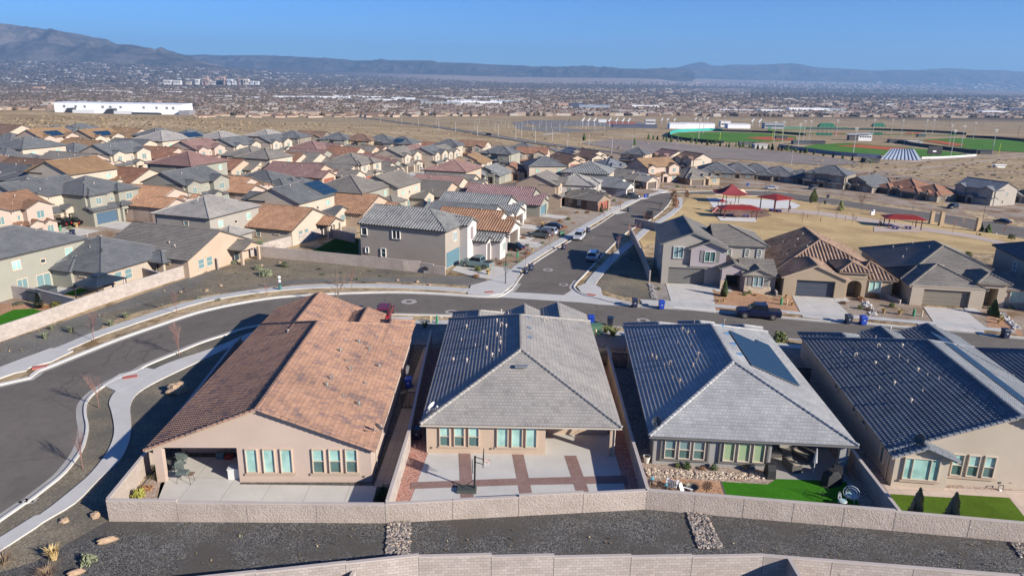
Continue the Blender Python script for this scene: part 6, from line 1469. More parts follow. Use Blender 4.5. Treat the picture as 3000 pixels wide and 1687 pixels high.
for q, l in (((2318,484), 'white curved street light behind the slate row'), ((2545,518), 'white curved street light above the two-storey slate house'), ((1985,428), 'white street light near the red-green roof'), ((2030,430), 'white street light at the parking lot corner')):
    lamp_post(q, 8, l, 1.8, (.6,.6,.58), rz=180)
# pet-waste station
t = empty('pet_waste_station', (*at(822,850), 0), 0, 'green pet-waste station with a round white sign beside the sidewalk', 'waste station')
mb = MB(); mb.box(-.04, .04, -.04, .04, 0, 2.0); mb.build('post', UG, t); mb = MB(); mb.cyl(0, -.12, .1, .75, .22, n=12); mb.build('bin', plain('teal_bin', (.05,.16,.15), .5), t)
mb = MB(); mb.lathe([(.22, 0), (.22, .03)], n=14, T=Matrix.Translation((0, -.05, 1.95)) @ Matrix.Rotation(R(90), 4, 'X')); mb.box(-.16, .16, -.12, -.04, 1.2, 1.6); mb.build('sign', plain('sign_white', (.75,.75,.75), .5), t)

# ================================================================ cars
TYRE = plain('rubber', (.02,.02,.02), .8); RIM = plain('rim', (.35,.33,.30), .35, .7); CARG = glass('car_glass', (.012,.016,.02), .05); LIGHTR = plain('tail_light', (.45,.02,.02), .3); LIGHTW = plain('head_light', (.7,.7,.7), .15)
CARN = [0]
def car(px, kind, c, label, rz, loc=None, dz=.03):
    """x is forward"""
    t = empty({'pickup': 'pickup_truck', 'suv': 'parked_suv', 'sedan': 'parked_car', 'jeep': 'parked_jeep'}[kind] if kind != 'jeep' else 'off_road_car', (*(loc or at(*px)), 0), R(rz), label, 'pickup' if kind == 'pickup' else 'car'); t.location.z = hz(t.location.x, t.location.y)+dz
    m = plain('car_paint_%03d' % int(c[0]*500+c[1]*130+c[2]*37), c, .22, .35, .7)
    Ls, Hb, Hr, Wd = {'pickup': (5.6, 1.15, 1.9, .97), 'suv': (4.7, 1.05, 1.72, .94), 'sedan': (4.7, .92, 1.42, .91), 'jeep': (4.3, 1.15, 1.85, .93)}[kind]; h = Ls/2; g = .32 if kind != 'sedan' else .22
    def ring(x, zb, zt, w): return [Vector(p) for p in ((x, -w*.92, zb), (x, -w, zb+.22), (x, -w, zt-.2), (x, -w*.9, zt), (x, w*.9, zt), (x, w, zt-.2), (x, w, zb+.22), (x, w*.92, zb))]
    if kind == 'pickup': st = [(-h, g+.2, Hb-.02, .9), (-h+.1, g+.05, Hb, 1), (-h+1.7, g, Hb, 1), (.9, g, Hb, 1), (h-.5, g, Hb-.04, 1), (h-.1, g+.08, Hb-.15, .95), (h, g+.2, Hb-.3, .85)]
    elif kind == 'jeep': st = [(-h, g+.15, Hb, .97), (-h+.1, g, Hb, 1), (.4, g, Hb, 1), (h-.1, g, Hb-.02, .92), (h, g+.1, Hb-.1, .88)]
    else: st = [(-h, g+.2, Hb-.22, .86), (-h+.15, g+.05, Hb-.05, .95), (-h+.9, g, Hb, 1), (.9, g, Hb, 1), (h-.7, g, Hb-.14, .98), (h-.15, g+.05, Hb-.28, .9), (h, g+.15, Hb-.42, .78)]
    b = MB(); rs = [ring(x, zb, zt, w*Wd) for x, zb, zt, w in st]
    for a, c_ in zip(rs, rs[1:]):
        for k in range(8): b.face([a[k], c_[k], c_[(k+1) % 8], a[(k+1) % 8]])
    b.face(rs[0]); b.face(rs[-1][::-1]); b.build('body', m, t)
    # cabin
    if kind == 'pickup': cb = [(-1.15, .9, -.95, .80), (1.35, .9, .55, .80)]
    elif kind == 'jeep': cb = [(-h+.05, .93, -h+.1, .85), (.75, .93, .5, .84)]
    elif kind == 'suv': cb = [(-h+.1, .9, -h+.5, .76), (1.45, .9, .55, .78)]
    else: cb = [(-h+.55, .86, -h+1.35, .68), (1.35, .88, .35, .70)]
    (xa, wa, xA, wA), (xb, wb_, xB, wB) = cb; z0, z1 = Hb-.02, Hr
    q = [Vector(p) for p in ((xa, -wa, z0), (xb, -wb_, z0), (xB, -wB, z1), (xA, -wA, z1), (xa, wa, z0), (xb, wb_, z0), (xB, wB, z1), (xA, wA, z1))]
    for v in q: v.y *= Wd
    cmb = MB(); cmb.face([q[3], q[2], q[6], q[7]]); cmb.face([q[0], q[1], q[2], q[3]]); cmb.face([q[5], q[4], q[7], q[6]]); cmb.face([q[1], q[5], q[6], q[2]]); cmb.face([q[4], q[0], q[3], q[7]])
    cmb.build('roof', m if kind != 'jeep' else plain('soft_top', (.02,.02,.02), .8), t)
    def pane(name, quad, n, u0=.06, u1=.94, v0=.12, v1=.86, parts=1):
        a, b_, c_, d = quad; mb = MB()
        for k in range(parts):
            s0 = u0+(u1-u0)*k/parts+(.012 if k else 0); s1 = u0+(u1-u0)*(k+1)/parts-(.012 if k < parts-1 else 0)
            f = lambda s, v: a.lerp(b_, s).lerp(d.lerp(c_, s), v)+n*.012
            mb.face([f(s0, v0), f(s1, v0), f(s1, v1), f(s0, v1)])
        mb.build(name, CARG, t)
    pane('windshield', (q[1], q[5], q[6], q[2]), Vector((1, 0, .3))); pane('rear_window', (q[4], q[0], q[3], q[7]), Vector((-1, 0, .2)))
    pane('side_window', (q[0], q[1], q[2], q[3]), Vector((0, -1, .1)), parts=2 if kind != 'suv' else 3); pane('side_window', (q[5], q[4], q[7], q[6]), Vector((0, 1, .1)), parts=2 if kind != 'suv' else 3)
    wr = .40 if kind in ('pickup', 'jeep') else .34
    for x in (-h*.62, h*.64):
        for s in (-1, 1):
            w = MB(); w.tube([(x, s*(Wd-.22), wr), (x, s*(Wd+.03), wr)], wr, 16, 0, False); wo = w.build('wheel', TYRE, t); r2 = MB(); r2.tube([(x, s*(Wd+.0), wr), (x, s*(Wd+.045), wr)], wr*.6, 12, 0, False); r2.build('rim', RIM, wo)
    for s in (-1, 1):
        l = MB(); l.box(-h-.015, -h+.06, s*Wd*.62-.13, s*Wd*.62+.13, Hb-.45, Hb-.22); l.build('tail_light', LIGHTR, t); l = MB(); l.box(h-.16, h+.01, s*Wd*.58-.15, s*Wd*.58+.15, Hb-.5, Hb-.36); l.build('headlight', LIGHTW, t)
        l = MB(); l.box(xb-.35, xb-.15, s*(Wd+.02)-.0 if s > 0 else -Wd-.2, (Wd+.2) if s > 0 else -Wd-.0, Hb, Hb+.16); l.build('mirror', m, t)
    if kind == 'pickup':
        l = MB(); l.box(-h+.1, -1.25, -Wd*.82, Wd*.82, Hb-.1, Hb+.015); l.build('bed_cover', plain('bed_dark', (.02,.02,.025), .8), t)
    if kind in ('suv',):
        l = MB()
        for s in (-1, 1): l.box(xA+.2, xB-.1, s*.62-.02, s*.62+.02, Hr, Hr+.05)
        l.build('roof_rail', plain('rail_dark', (.05,.05,.05), .5), t)
    if kind == 'jeep':
        l = MB(); l.tube([(-h-.22, 0, 1.0), (-h, 0, 1.0)], .38, 14, 0, False); l.build('spare_wheel', TYRE, t)
    return t
car((1398,784), 'pickup', (.22,.30,.28), 'grey-green pickup in the driveway of the big corner house', 155, dz=.1)
car((1697,702), 'suv', (.62,.62,.62), 'white suv facing the camera at the main-street kerb', -107, dz=.09); car((1738,762), 'suv', (.55,.58,.62), 'white suv with blue roof reflections parked on the shaded side', 74, dz=.09)
car((1903,640), 'jeep', (.03,.06,.09), 'dark blue off-road car with a spare wheel, right-hand kerb', 74, dz=.09)
car((1583,697), 'suv', (.09,.11,.12), 'dark grey boxy car in a main-street driveway', 160, dz=.1); car((1600,692), 'suv', (.45,.48,.5), 'silver car half hidden behind the boxy dark car', 160, dz=.1, loc=at(1600,690))
car((1616,672), 'sedan', (.012,.012,.015), 'black sedan in a main-street driveway', 158, dz=.1); car((1500,733), 'sedan', (.015,.02,.04), 'dark blue sedan with red tail lights nearest the lamp post', 155, dz=.1)
car((1848,583), 'pickup', (.09,.11,.14), 'dark pickup near the bend of the main street', 155, dz=.1); car((1865,552), 'pickup', (.02,.02,.025), 'black truck in the shadow by the orange-red garage', 150, dz=.1)
car((2220,930), 'pickup', (.012,.016,.05), 'large navy pickup at the kerb between the two driveways', 170, dz=.05)
car((1107,935), 'suv', (.20,.01,.02), 'red suv seen from behind over the orange roof', 92, loc=(-16.2, 86.0), dz=.12)
car((175,665), 'suv', (.01,.01,.012), 'black suv parked at the far left driveway, nearer one', 165, dz=.15); car((212,660), 'sedan', (.012,.012,.02), 'black sedan parked at the far left driveway, behind the suv', 165, dz=.15)
car((1240,480), 'pickup', (.6,.6,.6), 'white pickup, upper one of two in the district', -20, dz=.15); car((1226,502), 'sedan', (.6,.6,.6), 'white car below the white pickup in the district', -20, dz=.15)
car((1133,505), 'suv', (.12,.12,.12), 'grey car parked below a mauve-roofed house', 160, dz=.15); car((1262,492), 'suv', (.05,.10,.3), 'blue and white van beside the white cars', -20, dz=.15)
car((2258,556), 'sedan', (.6,.6,.62), 'white car parked behind the park', 170, dz=.1); car((2380,556), 'suv', (.1,.1,.11), 'dark car in front of the two-storey slate house', -140, dz=.1)
car((2790,612), 'suv', (.03,.03,.035), 'black suv in the shaded driveway behind the park', -150, dz=.12); car((2935,655), 'sedan', (.02,.03,.05), 'dark car with a bright windscreen at the right edge', 120, dz=.12); car((1433,398), 'suv', (.02,.02,.03), 'dark car driving on the boulevard', -30, dz=.2)
car((1703,607), 'sedan', (.6,.6,.6), 'white car in front of the brown garage', 150, dz=.12)
# ================================================================ backyard things
BLK = plain('black_metal', (.02,.02,.022), .5); GRN = plain('grey_green_plastic', (.10,.125,.12), .6); WHT = plain('white_plastic', (.75,.74,.72), .5)
# basketball hoop
t = empty('basketball_hoop', (-2.55, 46.9, 0), 0, 'portable basketball hoop on the paved patio', 'basketball hoop')
mb = MB(); mb.box(-1.35, .15, -.45, .45, .03, .28, taper=(.92, .85)); mb.build('base', plain('hoop_base', (.05,.06,.055), .6), t)
mb = MB(); mb.tube([(0, 0, .2), (.02, 0, 2.95)], .07, 8); mb.tube([(-.9, 0, .28), (0, 0, 1.0)], .025, 6); mb.build('pole', BLK, t)
mb = MB(); mb.tube([(0, .06, 2.85), (.65, .06, 2.65)], .03, 6); mb.tube([(0, -.06, 2.5), (.65, -.06, 2.3)], .03, 6); mb.tube([(-.2, 0, 2.7), (-.15, 0, 1.5)], .03, 6); mb.build('arm', BLK, t)
mb = MB()
for a in ((-.65, .65, 2.1, 2.16), (-.65, .65, 2.94, 3.0)): mb.box(.62, .67, a[0], a[1], a[2]+.25, a[3]+.25)
for y in (-.65, .6): mb.box(.62, .67, y, y+.05, 2.4, 3.2)
mb.box(.62, .67, -.3, .3, 2.55, 2.6); mb.box(.62, .67, -.3, -.26, 2.55, 2.9); mb.box(.62, .67, .26, .3, 2.55, 2.9); mb.box(.62, .67, -.3, .3, 2.88, 2.92); mb.build('backboard_frame', BLK, t)
mb = MB(); mb.box(.64, .65, -.6, .6, 2.4, 3.2); mb.build('backboard', plain('smoked_board', (.10,.11,.12), .2), t)
mb = MB(); mb.tube([(.92+.23*math.cos(a*.393), .23*math.sin(a*.393), 2.55) for a in range(17)], .014, 6, cap=False); mb.build('rim', plain('rim_orange', (.55,.10,.04), .5), t)
mb = MB()
for a in range(8): mb.tube([(.92+.22*math.cos(a*.785), .22*math.sin(a*.785), 2.54), (.92+.12*math.cos(a*.785+.3), .12*math.sin(a*.785+.3), 2.15)], .01, 4)
mb.build('net', WHT, t)
def adirondack(name, m, loc, rz, label, g=None, s=1.0):
    t = empty(name, (*loc, hz(*loc)+.04), R(rz), label, 'chair', g); t.scale = (s, s, s)
    mb = MB()
    for k in range(5): x = -.24+k*.12; T = Matrix.Translation((x, .22, .32)) @ Matrix.Rotation(R(-24), 4, 'X'); mb.box(-.05, .05, -.015, .015, 0, .78-.05*abs(k-2), T=T)
    mb.build('backrest', m, t); mb = MB()
    for k in range(5): y = -.32+k*.12; mb.box(-.27, .27, y, y+.1, .36-.03*k, .385-.03*k)
    mb.build('seat', m, t)
    for s in (-1, 1):
        mb = MB(); mb.box(s*.34-.07, s*.34+.07, -.4, .3, .54, .57); mb.build('armrest', m, t); mb = MB(); mb.box(s*.32-.02, s*.32+.02, -.36, -.26, 0, .54); mb.build('leg', m, t); mb = MB(); mb.tube([(s*.29, -.3, .34), (s*.29, .45, .02)], .035, 4); mb.build('leg', m, t)
    return t
adirondack('patio_chair', GRN, at(533,1352), 200, 'grey slatted patio chair, rear one beside the post', s=1.15); adirondack('patio_chair', GRN, at(525,1380), 215, 'grey slatted patio chair, front one behind the grill cart', s=1.15)
t = empty('grill_cart', (*at(543,1412), .03), R(-5), 'grey covered grill table on thin legs beside the patio post', 'grill')
mb = MB(); mb.box(-.55, .35, -.3, .3, .72, .95, taper=(.9, .8)); mb.build('lid', GRN, t); mb = MB(); mb.box(.36, .75, -.28, .28, .72, .75); mb.build('side_shelf', plain('shelf_brown', (.20,.14,.10), .7), t)
for x, y in ((-.5, -.25), (-.5, .25), (.6, -.25), (.6, .25)): mb = MB(); mb.tube([(x*.8, y, .72), (x, y*1.2, 0)], .018, 5); mb.build('leg', BLK, t)
small('storage_box', [(-.5, .5, -.35, .35, 0, .85, 0), (-.54, .54, -.4, .38, .85, .93, 0)], [plain('box_grey', (.55,.55,.54), .6)], None, 'pale grey storage box at the corner of the covered patio', 'box', 5, loc=(-21.0, 48.2))
small('cooler', [(-.3, .3, -.22, .22, 0, .42, 0), (-.31, .31, -.23, .23, .42, .5, 1)], [plain('cooler_blue', (.07,.14,.18), .5), plain('cooler_lid', (.12,.2,.22), .5)], None, 'blue-grey cooler against the back wall of the shaded patio', 'cooler', 0, loc=(-23.3, 51.0))
small('tool_box', [(-.3, .3, -.2, .2, 0, .35, 0), (-.05, .05, -.02, .02, .35, .42, 0)], [plain('tool_red', (.25,.03,.02), .5)], None, 'red toolbox beside the cooler in the shaded patio', 'box', 0, loc=(-22.6, 50.9))
small('hand_truck', [(-.25, -.2, -.05, 0, 0, 1.25, 0), (.2, .25, -.05, 0, 0, 1.25, 0), (-.25, .25, -.05, 0, 1.2, 1.25, 0), (-.3, .3, -.3, 0, .3, .55, 1), (-.3, .3, -.3, 0, .05, .1, 0)], [BLK, plain('cart_red', (.35,.09,.05), .6)], None, 'rusty red garden cart leaning by the side wall', 'cart', 10, loc=(-8.95, 45.6))
for x, l, m, r_, q in ((-6.55, 'dark satellite dish on the left eave of the grey hip roof', WHT, 60, 53.6), (11.8, 'dark satellite dish on the left eave of the silver hip roof', plain('dish_dark', (.05,.055,.06), .4), 150, 51.6), (-10.1, 'silver satellite dish on the right eave of the orange roof', METALG, -30, 49.6), (31.2, 'dark satellite dish on the front rake of the dark blue roof', MATS['dish_dark'], 120, 48.6)):
    zt = {-6.55: 3.05, 11.8: 2.95, -10.1: 3.15, 31.2: 3.4}[x]; dish('satellite_dish', (x, q, zt), R(r_), m, l.replace('dark satellite dish on the left eave of the grey', 'white satellite dish on the left eave of the grey'))
# fire-pit yard
adirondack('garden_chair', WHT, at(1968,1432), 160, 'white slatted garden chair standing upright by the fire pit', s=1.1); adirondack('garden_chair', WHT, at(2008,1456), 60, 'white slatted garden chair, lower one behind the wall', s=1.0)
t = empty('fire_pit', (*at(2026,1437), .035), 0, 'round metal fire pit with hoop handles', 'fire pit'); mb = MB(); mb.lathe([(.30, 0), (.48, .28), (.5, .36), (.46, .36), (.4, .2), (.05, .12)], n=20); mb.build('bowl', plain('fire_metal', (.16,.15,.13), .5, .5), t)
mb = MB(); mb.tube([(.55*math.cos(a*.349), .55*math.sin(a*.349), .42) for a in range(19)], .018, 6, cap=False); mb.build('ring', BLK, t)
t = empty('metal_flower', (*at(2068,1458), .03), 0, 'round rusty metal flower ornament on a stem', 'garden ornament'); mb = MB(); mb.cyl(0, 0, 0, .9, .02, n=6); mb.build('stem', BLK, t); mb = MB()
for k in range(12): a = k*.5236; mb.box(-.05, .05, -.01, .01, .14, .42, T=Matrix.Translation((0, 0, 1.0)) @ Matrix.Rotation(a, 4, 'Y'))
mb.lathe([(.12, -.01), (.12, .01)], n=10, T=Matrix.Translation((0, 0, 1.0)) @ Matrix.Rotation(R(90), 4, 'X')); mb.build('petals', plain('rust_dark', (.10,.06,.045), .6, .4), t)
t = empty('wire_spinner', (*at(2408,1460), .04), 0, 'thin wire spinner on the bright lawn', 'garden ornament'); mb = MB(); mb.cyl(0, 0, 0, .55, .025, n=6); mb.build('stem', BLK, t); mb = MB(); mb.tube([(.4*math.cos(a*.349), 0, .6+.4*math.sin(a*.349)) for a in range(19)], .012, 5, cap=False)
for k in range(6): mb.tube([(0, 0, .6), (.4*math.cos(k*1.05), 0, .6+.4*math.sin(k*1.05))], .01, 4)
mb.build('wheel', BLK, t)
def wire_chair(loc, rz, label, s=1.0):
    t = empty('wire_chair', (*loc, .04), R(rz), label, 'chair'); t.scale = (s, s, s); m = plain('white_wire', (.62,.65,.66), .5)
    mb = MB(); mb.lathe([(.02, .44), (.38, .46), (.4, .5), (.38, .52), (.02, .5)], n=16); mb.build('seat', m, t); mb = MB()
    for rr in (.5, .34): mb.tube([(rr*math.cos(a*.262), .3-.0*rr, .85+rr*math.sin(a*.262)) for a in range(25)], .02, 5, cap=False)
    for k in range(12): a = k*.5236; mb.tube([(.12*math.cos(a), .3, .85+.12*math.sin(a)), (.5*math.cos(a), .3, .85+.5*math.sin(a))], .012, 4)
    mb.build('backrest', m, t)
    for x, y in ((-.28, -.25), (.28, -.25), (-.28, .28), (.28, .28)): mb = MB(); mb.tube([(x*.7, y*.7, .46), (x, y, 0)], .02, 5); mb.build('leg', m, t)
    mb = MB(); mb.lathe([(.3, .52), (.32, .58), (.1, .6)], n=12); mb.build('cushion', plain('cushion_teal', (.30,.45,.45), .9), t)
wire_chair(at(2490,1470), 150, 'round-backed white wire chair on the bright lawn', 1.1); wire_chair(at(2466,1482), 80, 'low white wire chair at the lawn corner', .8)
small('plant_pot', [], [WHT], None, 'x', 'pot') if False else None
for q, l, c, r_ in (((1894,1355), 'white plant pot in the dark side passage', (.6,.58,.52), .3), ((2443,1400), 'blue-grey planter with flowers by the patio post', (.12,.16,.19), .32), ((2415,1403), 'small rusty pot on the patio edge', (.3,.15,.1), .2), ((1909,1420), 'blue glass ball by the fence corner', (.15,.4,.5), .16), ((1950,1440), 'second blue glass ball by the garden chairs', (.15,.4,.5), .15)):
    t = empty('plant_pot' if 'ball' not in l else 'gazing_ball', (*at(*q), .03), 0, l, 'pot' if 'ball' not in l else 'garden ornament'); mb = MB()
    if 'ball' in l: mb.blob((0, 0, .55), r_, 1, 1, 12, 0); mb.build('ball', plain('ball_blue', c, .05, .3), t); mb = MB(); mb.cyl(0, 0, 0, .45, .06, n=8); mb.build('stand', BLK, t)
    else:
        mb.lathe([(r_*.6, 0), (r_, .55), (r_*1.05, .6), (r_*.85, .58), (r_*.8, .5)], n=14); mb.build('bowl', plain('pot_%d' % int(c[0]*99), c, .6), t); mb = MB(); mb.lathe([(.02, .5), (r_*.8, .52)], n=10); mb.build('soil', plain('soil', (.08,.05,.03), .9), t)
def covered(loc, rz, label, s=(1, 1, 1)):
    mb = MB(); prof = [(-.75, 0), (-.7, .75), (-.62, .9), (-.4, 1.0), (-.3, 1.2), (.3, 1.2), (.42, 1.0), (.65, .88), (.72, .7), (.78, 0)]
    ys2 = [(-.32, .88), (-.3, 1), (.3, 1), (.34, .88)]; P_ = [[(x*k, y*(1+.12*(1-z)), z*k if z else 0) for x, z in prof] for y, k in ys2]
    for a, b in zip(P_, P_[1:]):
        for i in range(len(prof)-1): mb.face([a[i], a[i+1], b[i+1], b[i]][::-1], smooth=False)
    mb.face(P_[0]); mb.face(P_[-1][::-1]); o = mb.build('covered_grill', plain('black_cover', (.018,.018,.02), .7)); o.location = (*loc, .04); o.rotation_euler = (0, 0, R(rz)); o.scale = s; tag(o, label, 'grill'); return o
covered((20.6, 49.6), 90, 'black covered grill at the left end of the covered patio', (.6, 1, .95)); covered((25.0, 48.6), 20, 'black covered grill nearest the lawn under the patio post', (.9, 1.1, 1.05)); covered((25.8, 49.4), 70, 'second black covered grill beside the patio post', (.8, 1.1, .95))
def lounge(loc, rz, label, c=(.09,.08,.075)):
    t = empty('outdoor_sofa', (*loc, .04), R(rz), label, 'sofa'); m = plain('wicker', c, .9)
    mb = MB(); mb.box(-.8, .8, -.4, .4, .05, .38); mb.build('base', m, t); mb = MB(); mb.box(-.8, .8, .28, .42, .38, .8); mb.build('backrest', m, t); mb = MB(); mb.box(-.68, .68, -.36, .26, .38, .5); mb.build('cushion', plain('cushion_beige', (.42,.36,.29), .9), t)
    for s in (-1, 1): mb = MB(); mb.box(s*.74-.07, s*.74+.07, -.4, .28, .38, .6); mb.build('armrest', m, t)
lounge((21.8, 52.9), 0, 'wicker sofa at the back of the covered patio'); lounge((22.8, 50.9), 100, 'wicker sofa turned sideways on the covered patio'); lounge((24.4, 52.6), -60, 'dark wicker sofa in the patio shadow', (.04,.035,.035))
t = empty('patio_umbrella', (24.3, 50.2, .04), 0, 'folded patio umbrella with a white pole between the sofas', 'umbrella'); mb = MB(); mb.cyl(0, 0, 0, 2.2, .03, n=8); mb.build('pole', WHT, t); mb = MB(); mb.lathe([(.06, 2.15), (.16, 1.3), (.2, 1.0), (.1, .98)], n=8); mb.build('canopy', plain('canopy_grey', (.35,.35,.36), .8), t)
small('hose_reel', [(-.25, .25, -.15, .15, 0, .5, 0)], [BLK], None, 'x', 'reel', loc=(0, -5)) if False else None
# blue chair and things at the right edge
adirondack('patio_chair', plain('chair_blue', (.02,.10,.26), .5), at(2985,1408), 200, 'blue metal patio chair at the right edge', s=1.1)
small('wire_stand', [(-.2, -.17, -.02, .02, 0, .5, 0), (.17, .2, -.02, .02, 0, .5, 0), (-.2, .2, -.02, .02, .47, .5, 0), (-.1, .1, -.08, .08, 0, .12, 1)], [BLK, WHT], (2930,1437), 'small wire plant stand outside the cream house windows', 'stand')
small('side_table', [(-.3, .3, -.25, .25, .55, .59, 0), (-.28, -.25, -.22, -.19, 0, .55, 0), (.25, .28, -.22, -.19, 0, .55, 0), (-.28, -.25, .19, .22, 0, .55, 0), (.25, .28, .19, .22, 0, .55, 0)], [BLK], (2957,1428), 'black side table left of the blue chair', 'table')
# passages: AC units, gates
for loc, l, s in (((-9.5, 66.5), 'air-conditioning meter boxes on the side wall of the orange-roofed house', 0),): small('utility_meter', [(-.12, .1, -.5, .3, 1.2, 1.9, 0), (-.15, .1, .5, .8, .9, 1.6, 0)], [METALG], None, l, 'meter', 2, loc=(-10.35, 66))
for a, b, l in (((-10.2, 60.5), (-8.8, 60.5), 'dark steel gate beside the blue bin'), ((8.4, 71.5), (10.4, 71.7), 'dark steel gate right of the grey hip-roofed house'), ((10.9, 71.2), (12.5, 71.0), 'dark steel gate left of the silver-roofed house'), ((28.6, 68), (31, 67.8), 'dark steel gate left of the dark blue roof')):
    mb = MB(); mb.obox(a, b, .05, 1.6, 1.7); mb.obox(a, b, .05, .05, .13); n = int(math.dist(a, b)/.12)
    for k in range(n+1): mb.obox((a[0]+(b[0]-a[0])*k/n, a[1]), (a[0]+(b[0]-a[0])*k/n+.07, a[1]), .03, .1, 1.62)
    o = mb.build('steel_gate', BLK); tag(o, l, 'gate')
small('grill', [(-.5, .5, -.3, .3, .5, .9, 0), (-.4, .4, -.25, .25, .9, 1.1, 0), (-.45, .45, -.25, .25, 0, .5, 1)], [BLK, METALG], (1250,800), 'black box-shaped grill behind the rough wall', 'grill')
# gazebo, shed and patio things behind the long pale wall
gx0, gy0 = at(300, 868); t = empty('gazebo', (gx0, gy0, 0), R(72), 'dark steel-roofed gazebo with netting behind the long pale wall', 'gazebo')
mb = MB(); RF = plain('gazebo_roof', (.035,.05,.07), .45, .3); w_, d_ = 2.6, 2.2
for k, (cx, cy) in enumerate(((1, 0), (0, 1), (-1, 0), (0, -1))):
    sq = [(w_, -d_), (w_, d_), (-w_, d_), (-w_, -d_)]; a = sq[k]; b = sq[(k+1) % 4]
    mb.face([(a[0], a[1], 2.2), (b[0], b[1], 2.2), (b[0]*.3, b[1]*.25, 3.0), (a[0]*.3, a[1]*.25, 3.0)]); mb.face([(a[0]*.38, a[1]*.34, 3.12), (b[0]*.38, b[1]*.34, 3.12), (0, 0, 3.42)])
    for j in range(1, 9): t_ = j/9; e = (a[0]+(b[0]-a[0])*t_, a[1]+(b[1]-a[1])*t_); mb.tube([(e[0], e[1], 2.22), (e[0]*.3+((a[0]+b[0])/2-e[0])*0, e[1]*.27, 3.02)], .02, 4)
mb.build('roof', RF, t)
for x in (-1, 1):
    for y in (-1, 1): mb = MB(); mb.box(x*w_*.9-.06, x*w_*.9+.06, y*d_*.9-.06, y*d_*.9+.06, 0, 2.25); mb.build('post', BLK, t)
mb = MB(); mb.cyl(w_*.85, -d_*.85, .3, 2.1, .22, .12, n=8); mb.build('curtain', plain('curtain', (.5,.4,.38), .9), t)
small('garden_shed', [(-1.4, 1.4, -1.0, 1.0, 0, 1.5, 0), (-1.5, 1.5, -1.1, 1.1, 1.5, 1.6, 1)], [plain('shed_dark', (.05,.06,.07), .6), RF], (128,878), 'low dark shed beside the gazebo', 'shed', 70)
sheet('artificial_turf', world_poly([(190,860),(270,832),(275,842),(215,868)]), .05, M_TURF); sheet('putting_green', world_poly([(0,925),(40,908),(95,905),(130,914),(125,925),(70,940),(0,955)]), .05, M_TURF)
sheet('side_yard', world_poly([(0,890),(60,886),(130,896),(200,920),(0,990)]), .03, M_ORANGEG); sheet('patio', world_poly([(60,865),(290,815),(300,825),(170,868),(120,880)]), .04, M_CONC)
sheet('artificial_turf', world_poly([(745,705),(790,693),(820,700),(780,716),(755,716)]), .05, M_TURF); sheet('dark_lawn', world_poly([(905,742),(985,698),(1050,702),(1050,752)]), .05, granular('turf_dark', [(.015,.06,.01),(.03,.085,.015)], 25, .4, .02))
sheet('artificial_turf', world_poly([(2510,755),(2540,757),(2545,764),(2512,762)]), .06, M_TURF); sheet('artificial_turf', world_poly([(2868,785),(2895,787),(2895,797),(2875,793)]), .06, M_TURF)
sheet('patio', world_poly([(445,800),(560,765),(580,782),(470,812)]), .05, M_CONC)
RD = plain('cushion_red', (.55,.09,.03), .9)
for q, l, m in (((520,787), 'red-cushioned patio chair, left of the pair', RD), ((532,783), 'red-cushioned patio chair, right of the pair', RD), ((450,800), 'dark patio chair behind the post', BLK), ((715,722), 'dark chair under the small patio gable', BLK), ((655,745), 'black barbecue by the sliding doors', BLK)):
    t = empty('patio_chair', (*at(*q), 0), R(200), l, 'chair' if 'barbecue' not in l else 'barbecue'); t.location.z = hz(t.location.x, t.location.y)+.04
    if 'barbecue' in l: t.name = 'barbecue'
    mb = MB(); mb.box(-.35, .35, -.35, .35, .35, .5); mb.build('seat', m, t); mb = MB(); mb.box(-.35, .35, .28, .4, .45, 1.0); mb.build('backrest', m, t)
    mb = MB(); [mb.box(x-.03, x+.03, y-.03, y+.03, 0, .36) for x in (-.32, .32) for y in (-.32, .32)]; mb.build('frame', BLK, t)

# weeds and dry tufts scattered through the gravel
rnd = random.Random(77); mb = MB()
def tuft(x, y, z, s, mi):
    for _ in range(7):
        a = rnd.random()*6.28; b = Vector((math.cos(a), math.sin(a), 0)); t_ = Vector((-b.y, b.x, 0))*.012*s*3; p = Vector((x, y, z)); mb.face([p-t_, p+t_, p+b*.10*s+Vector((0, 0, .13*s*rnd.uniform(.5, 1.3)))], mi=mi)
for _ in range(150):
    x = rnd.uniform(-34, 36); y = rnd.uniform(fwy(x)+.3, 42.2 if x < 10 else 41.6)
    if x > 10 and y > 45-(x-10)*.13: continue
    tuft(x, y, .01, rnd.uniform(.4, 1.1), rnd.randrange(3))
for _ in range(420):
    px, py = rnd.uniform(0, 1330), rnd.uniform(770, 1060); x, y = at(px, py)
    if (py < 1003-px*.345 or py > 1050-px*.30) and px < 720: continue
    if px >= 720 and (py < 765+(px-720)*.075 or py > 828): continue
    tuft(x, y, hz(x, y)+.03, rnd.uniform(.8, 2.2), rnd.randrange(3))
tag(mb.build('weeds', [LEAF('weed_straw', (.36,.29,.16)), LEAF('weed_olive', (.15,.14,.07)), LEAF('weed_brown', (.22,.15,.09))]), 'dry weeds and tufts in the gravel', None, None, 'stuff')
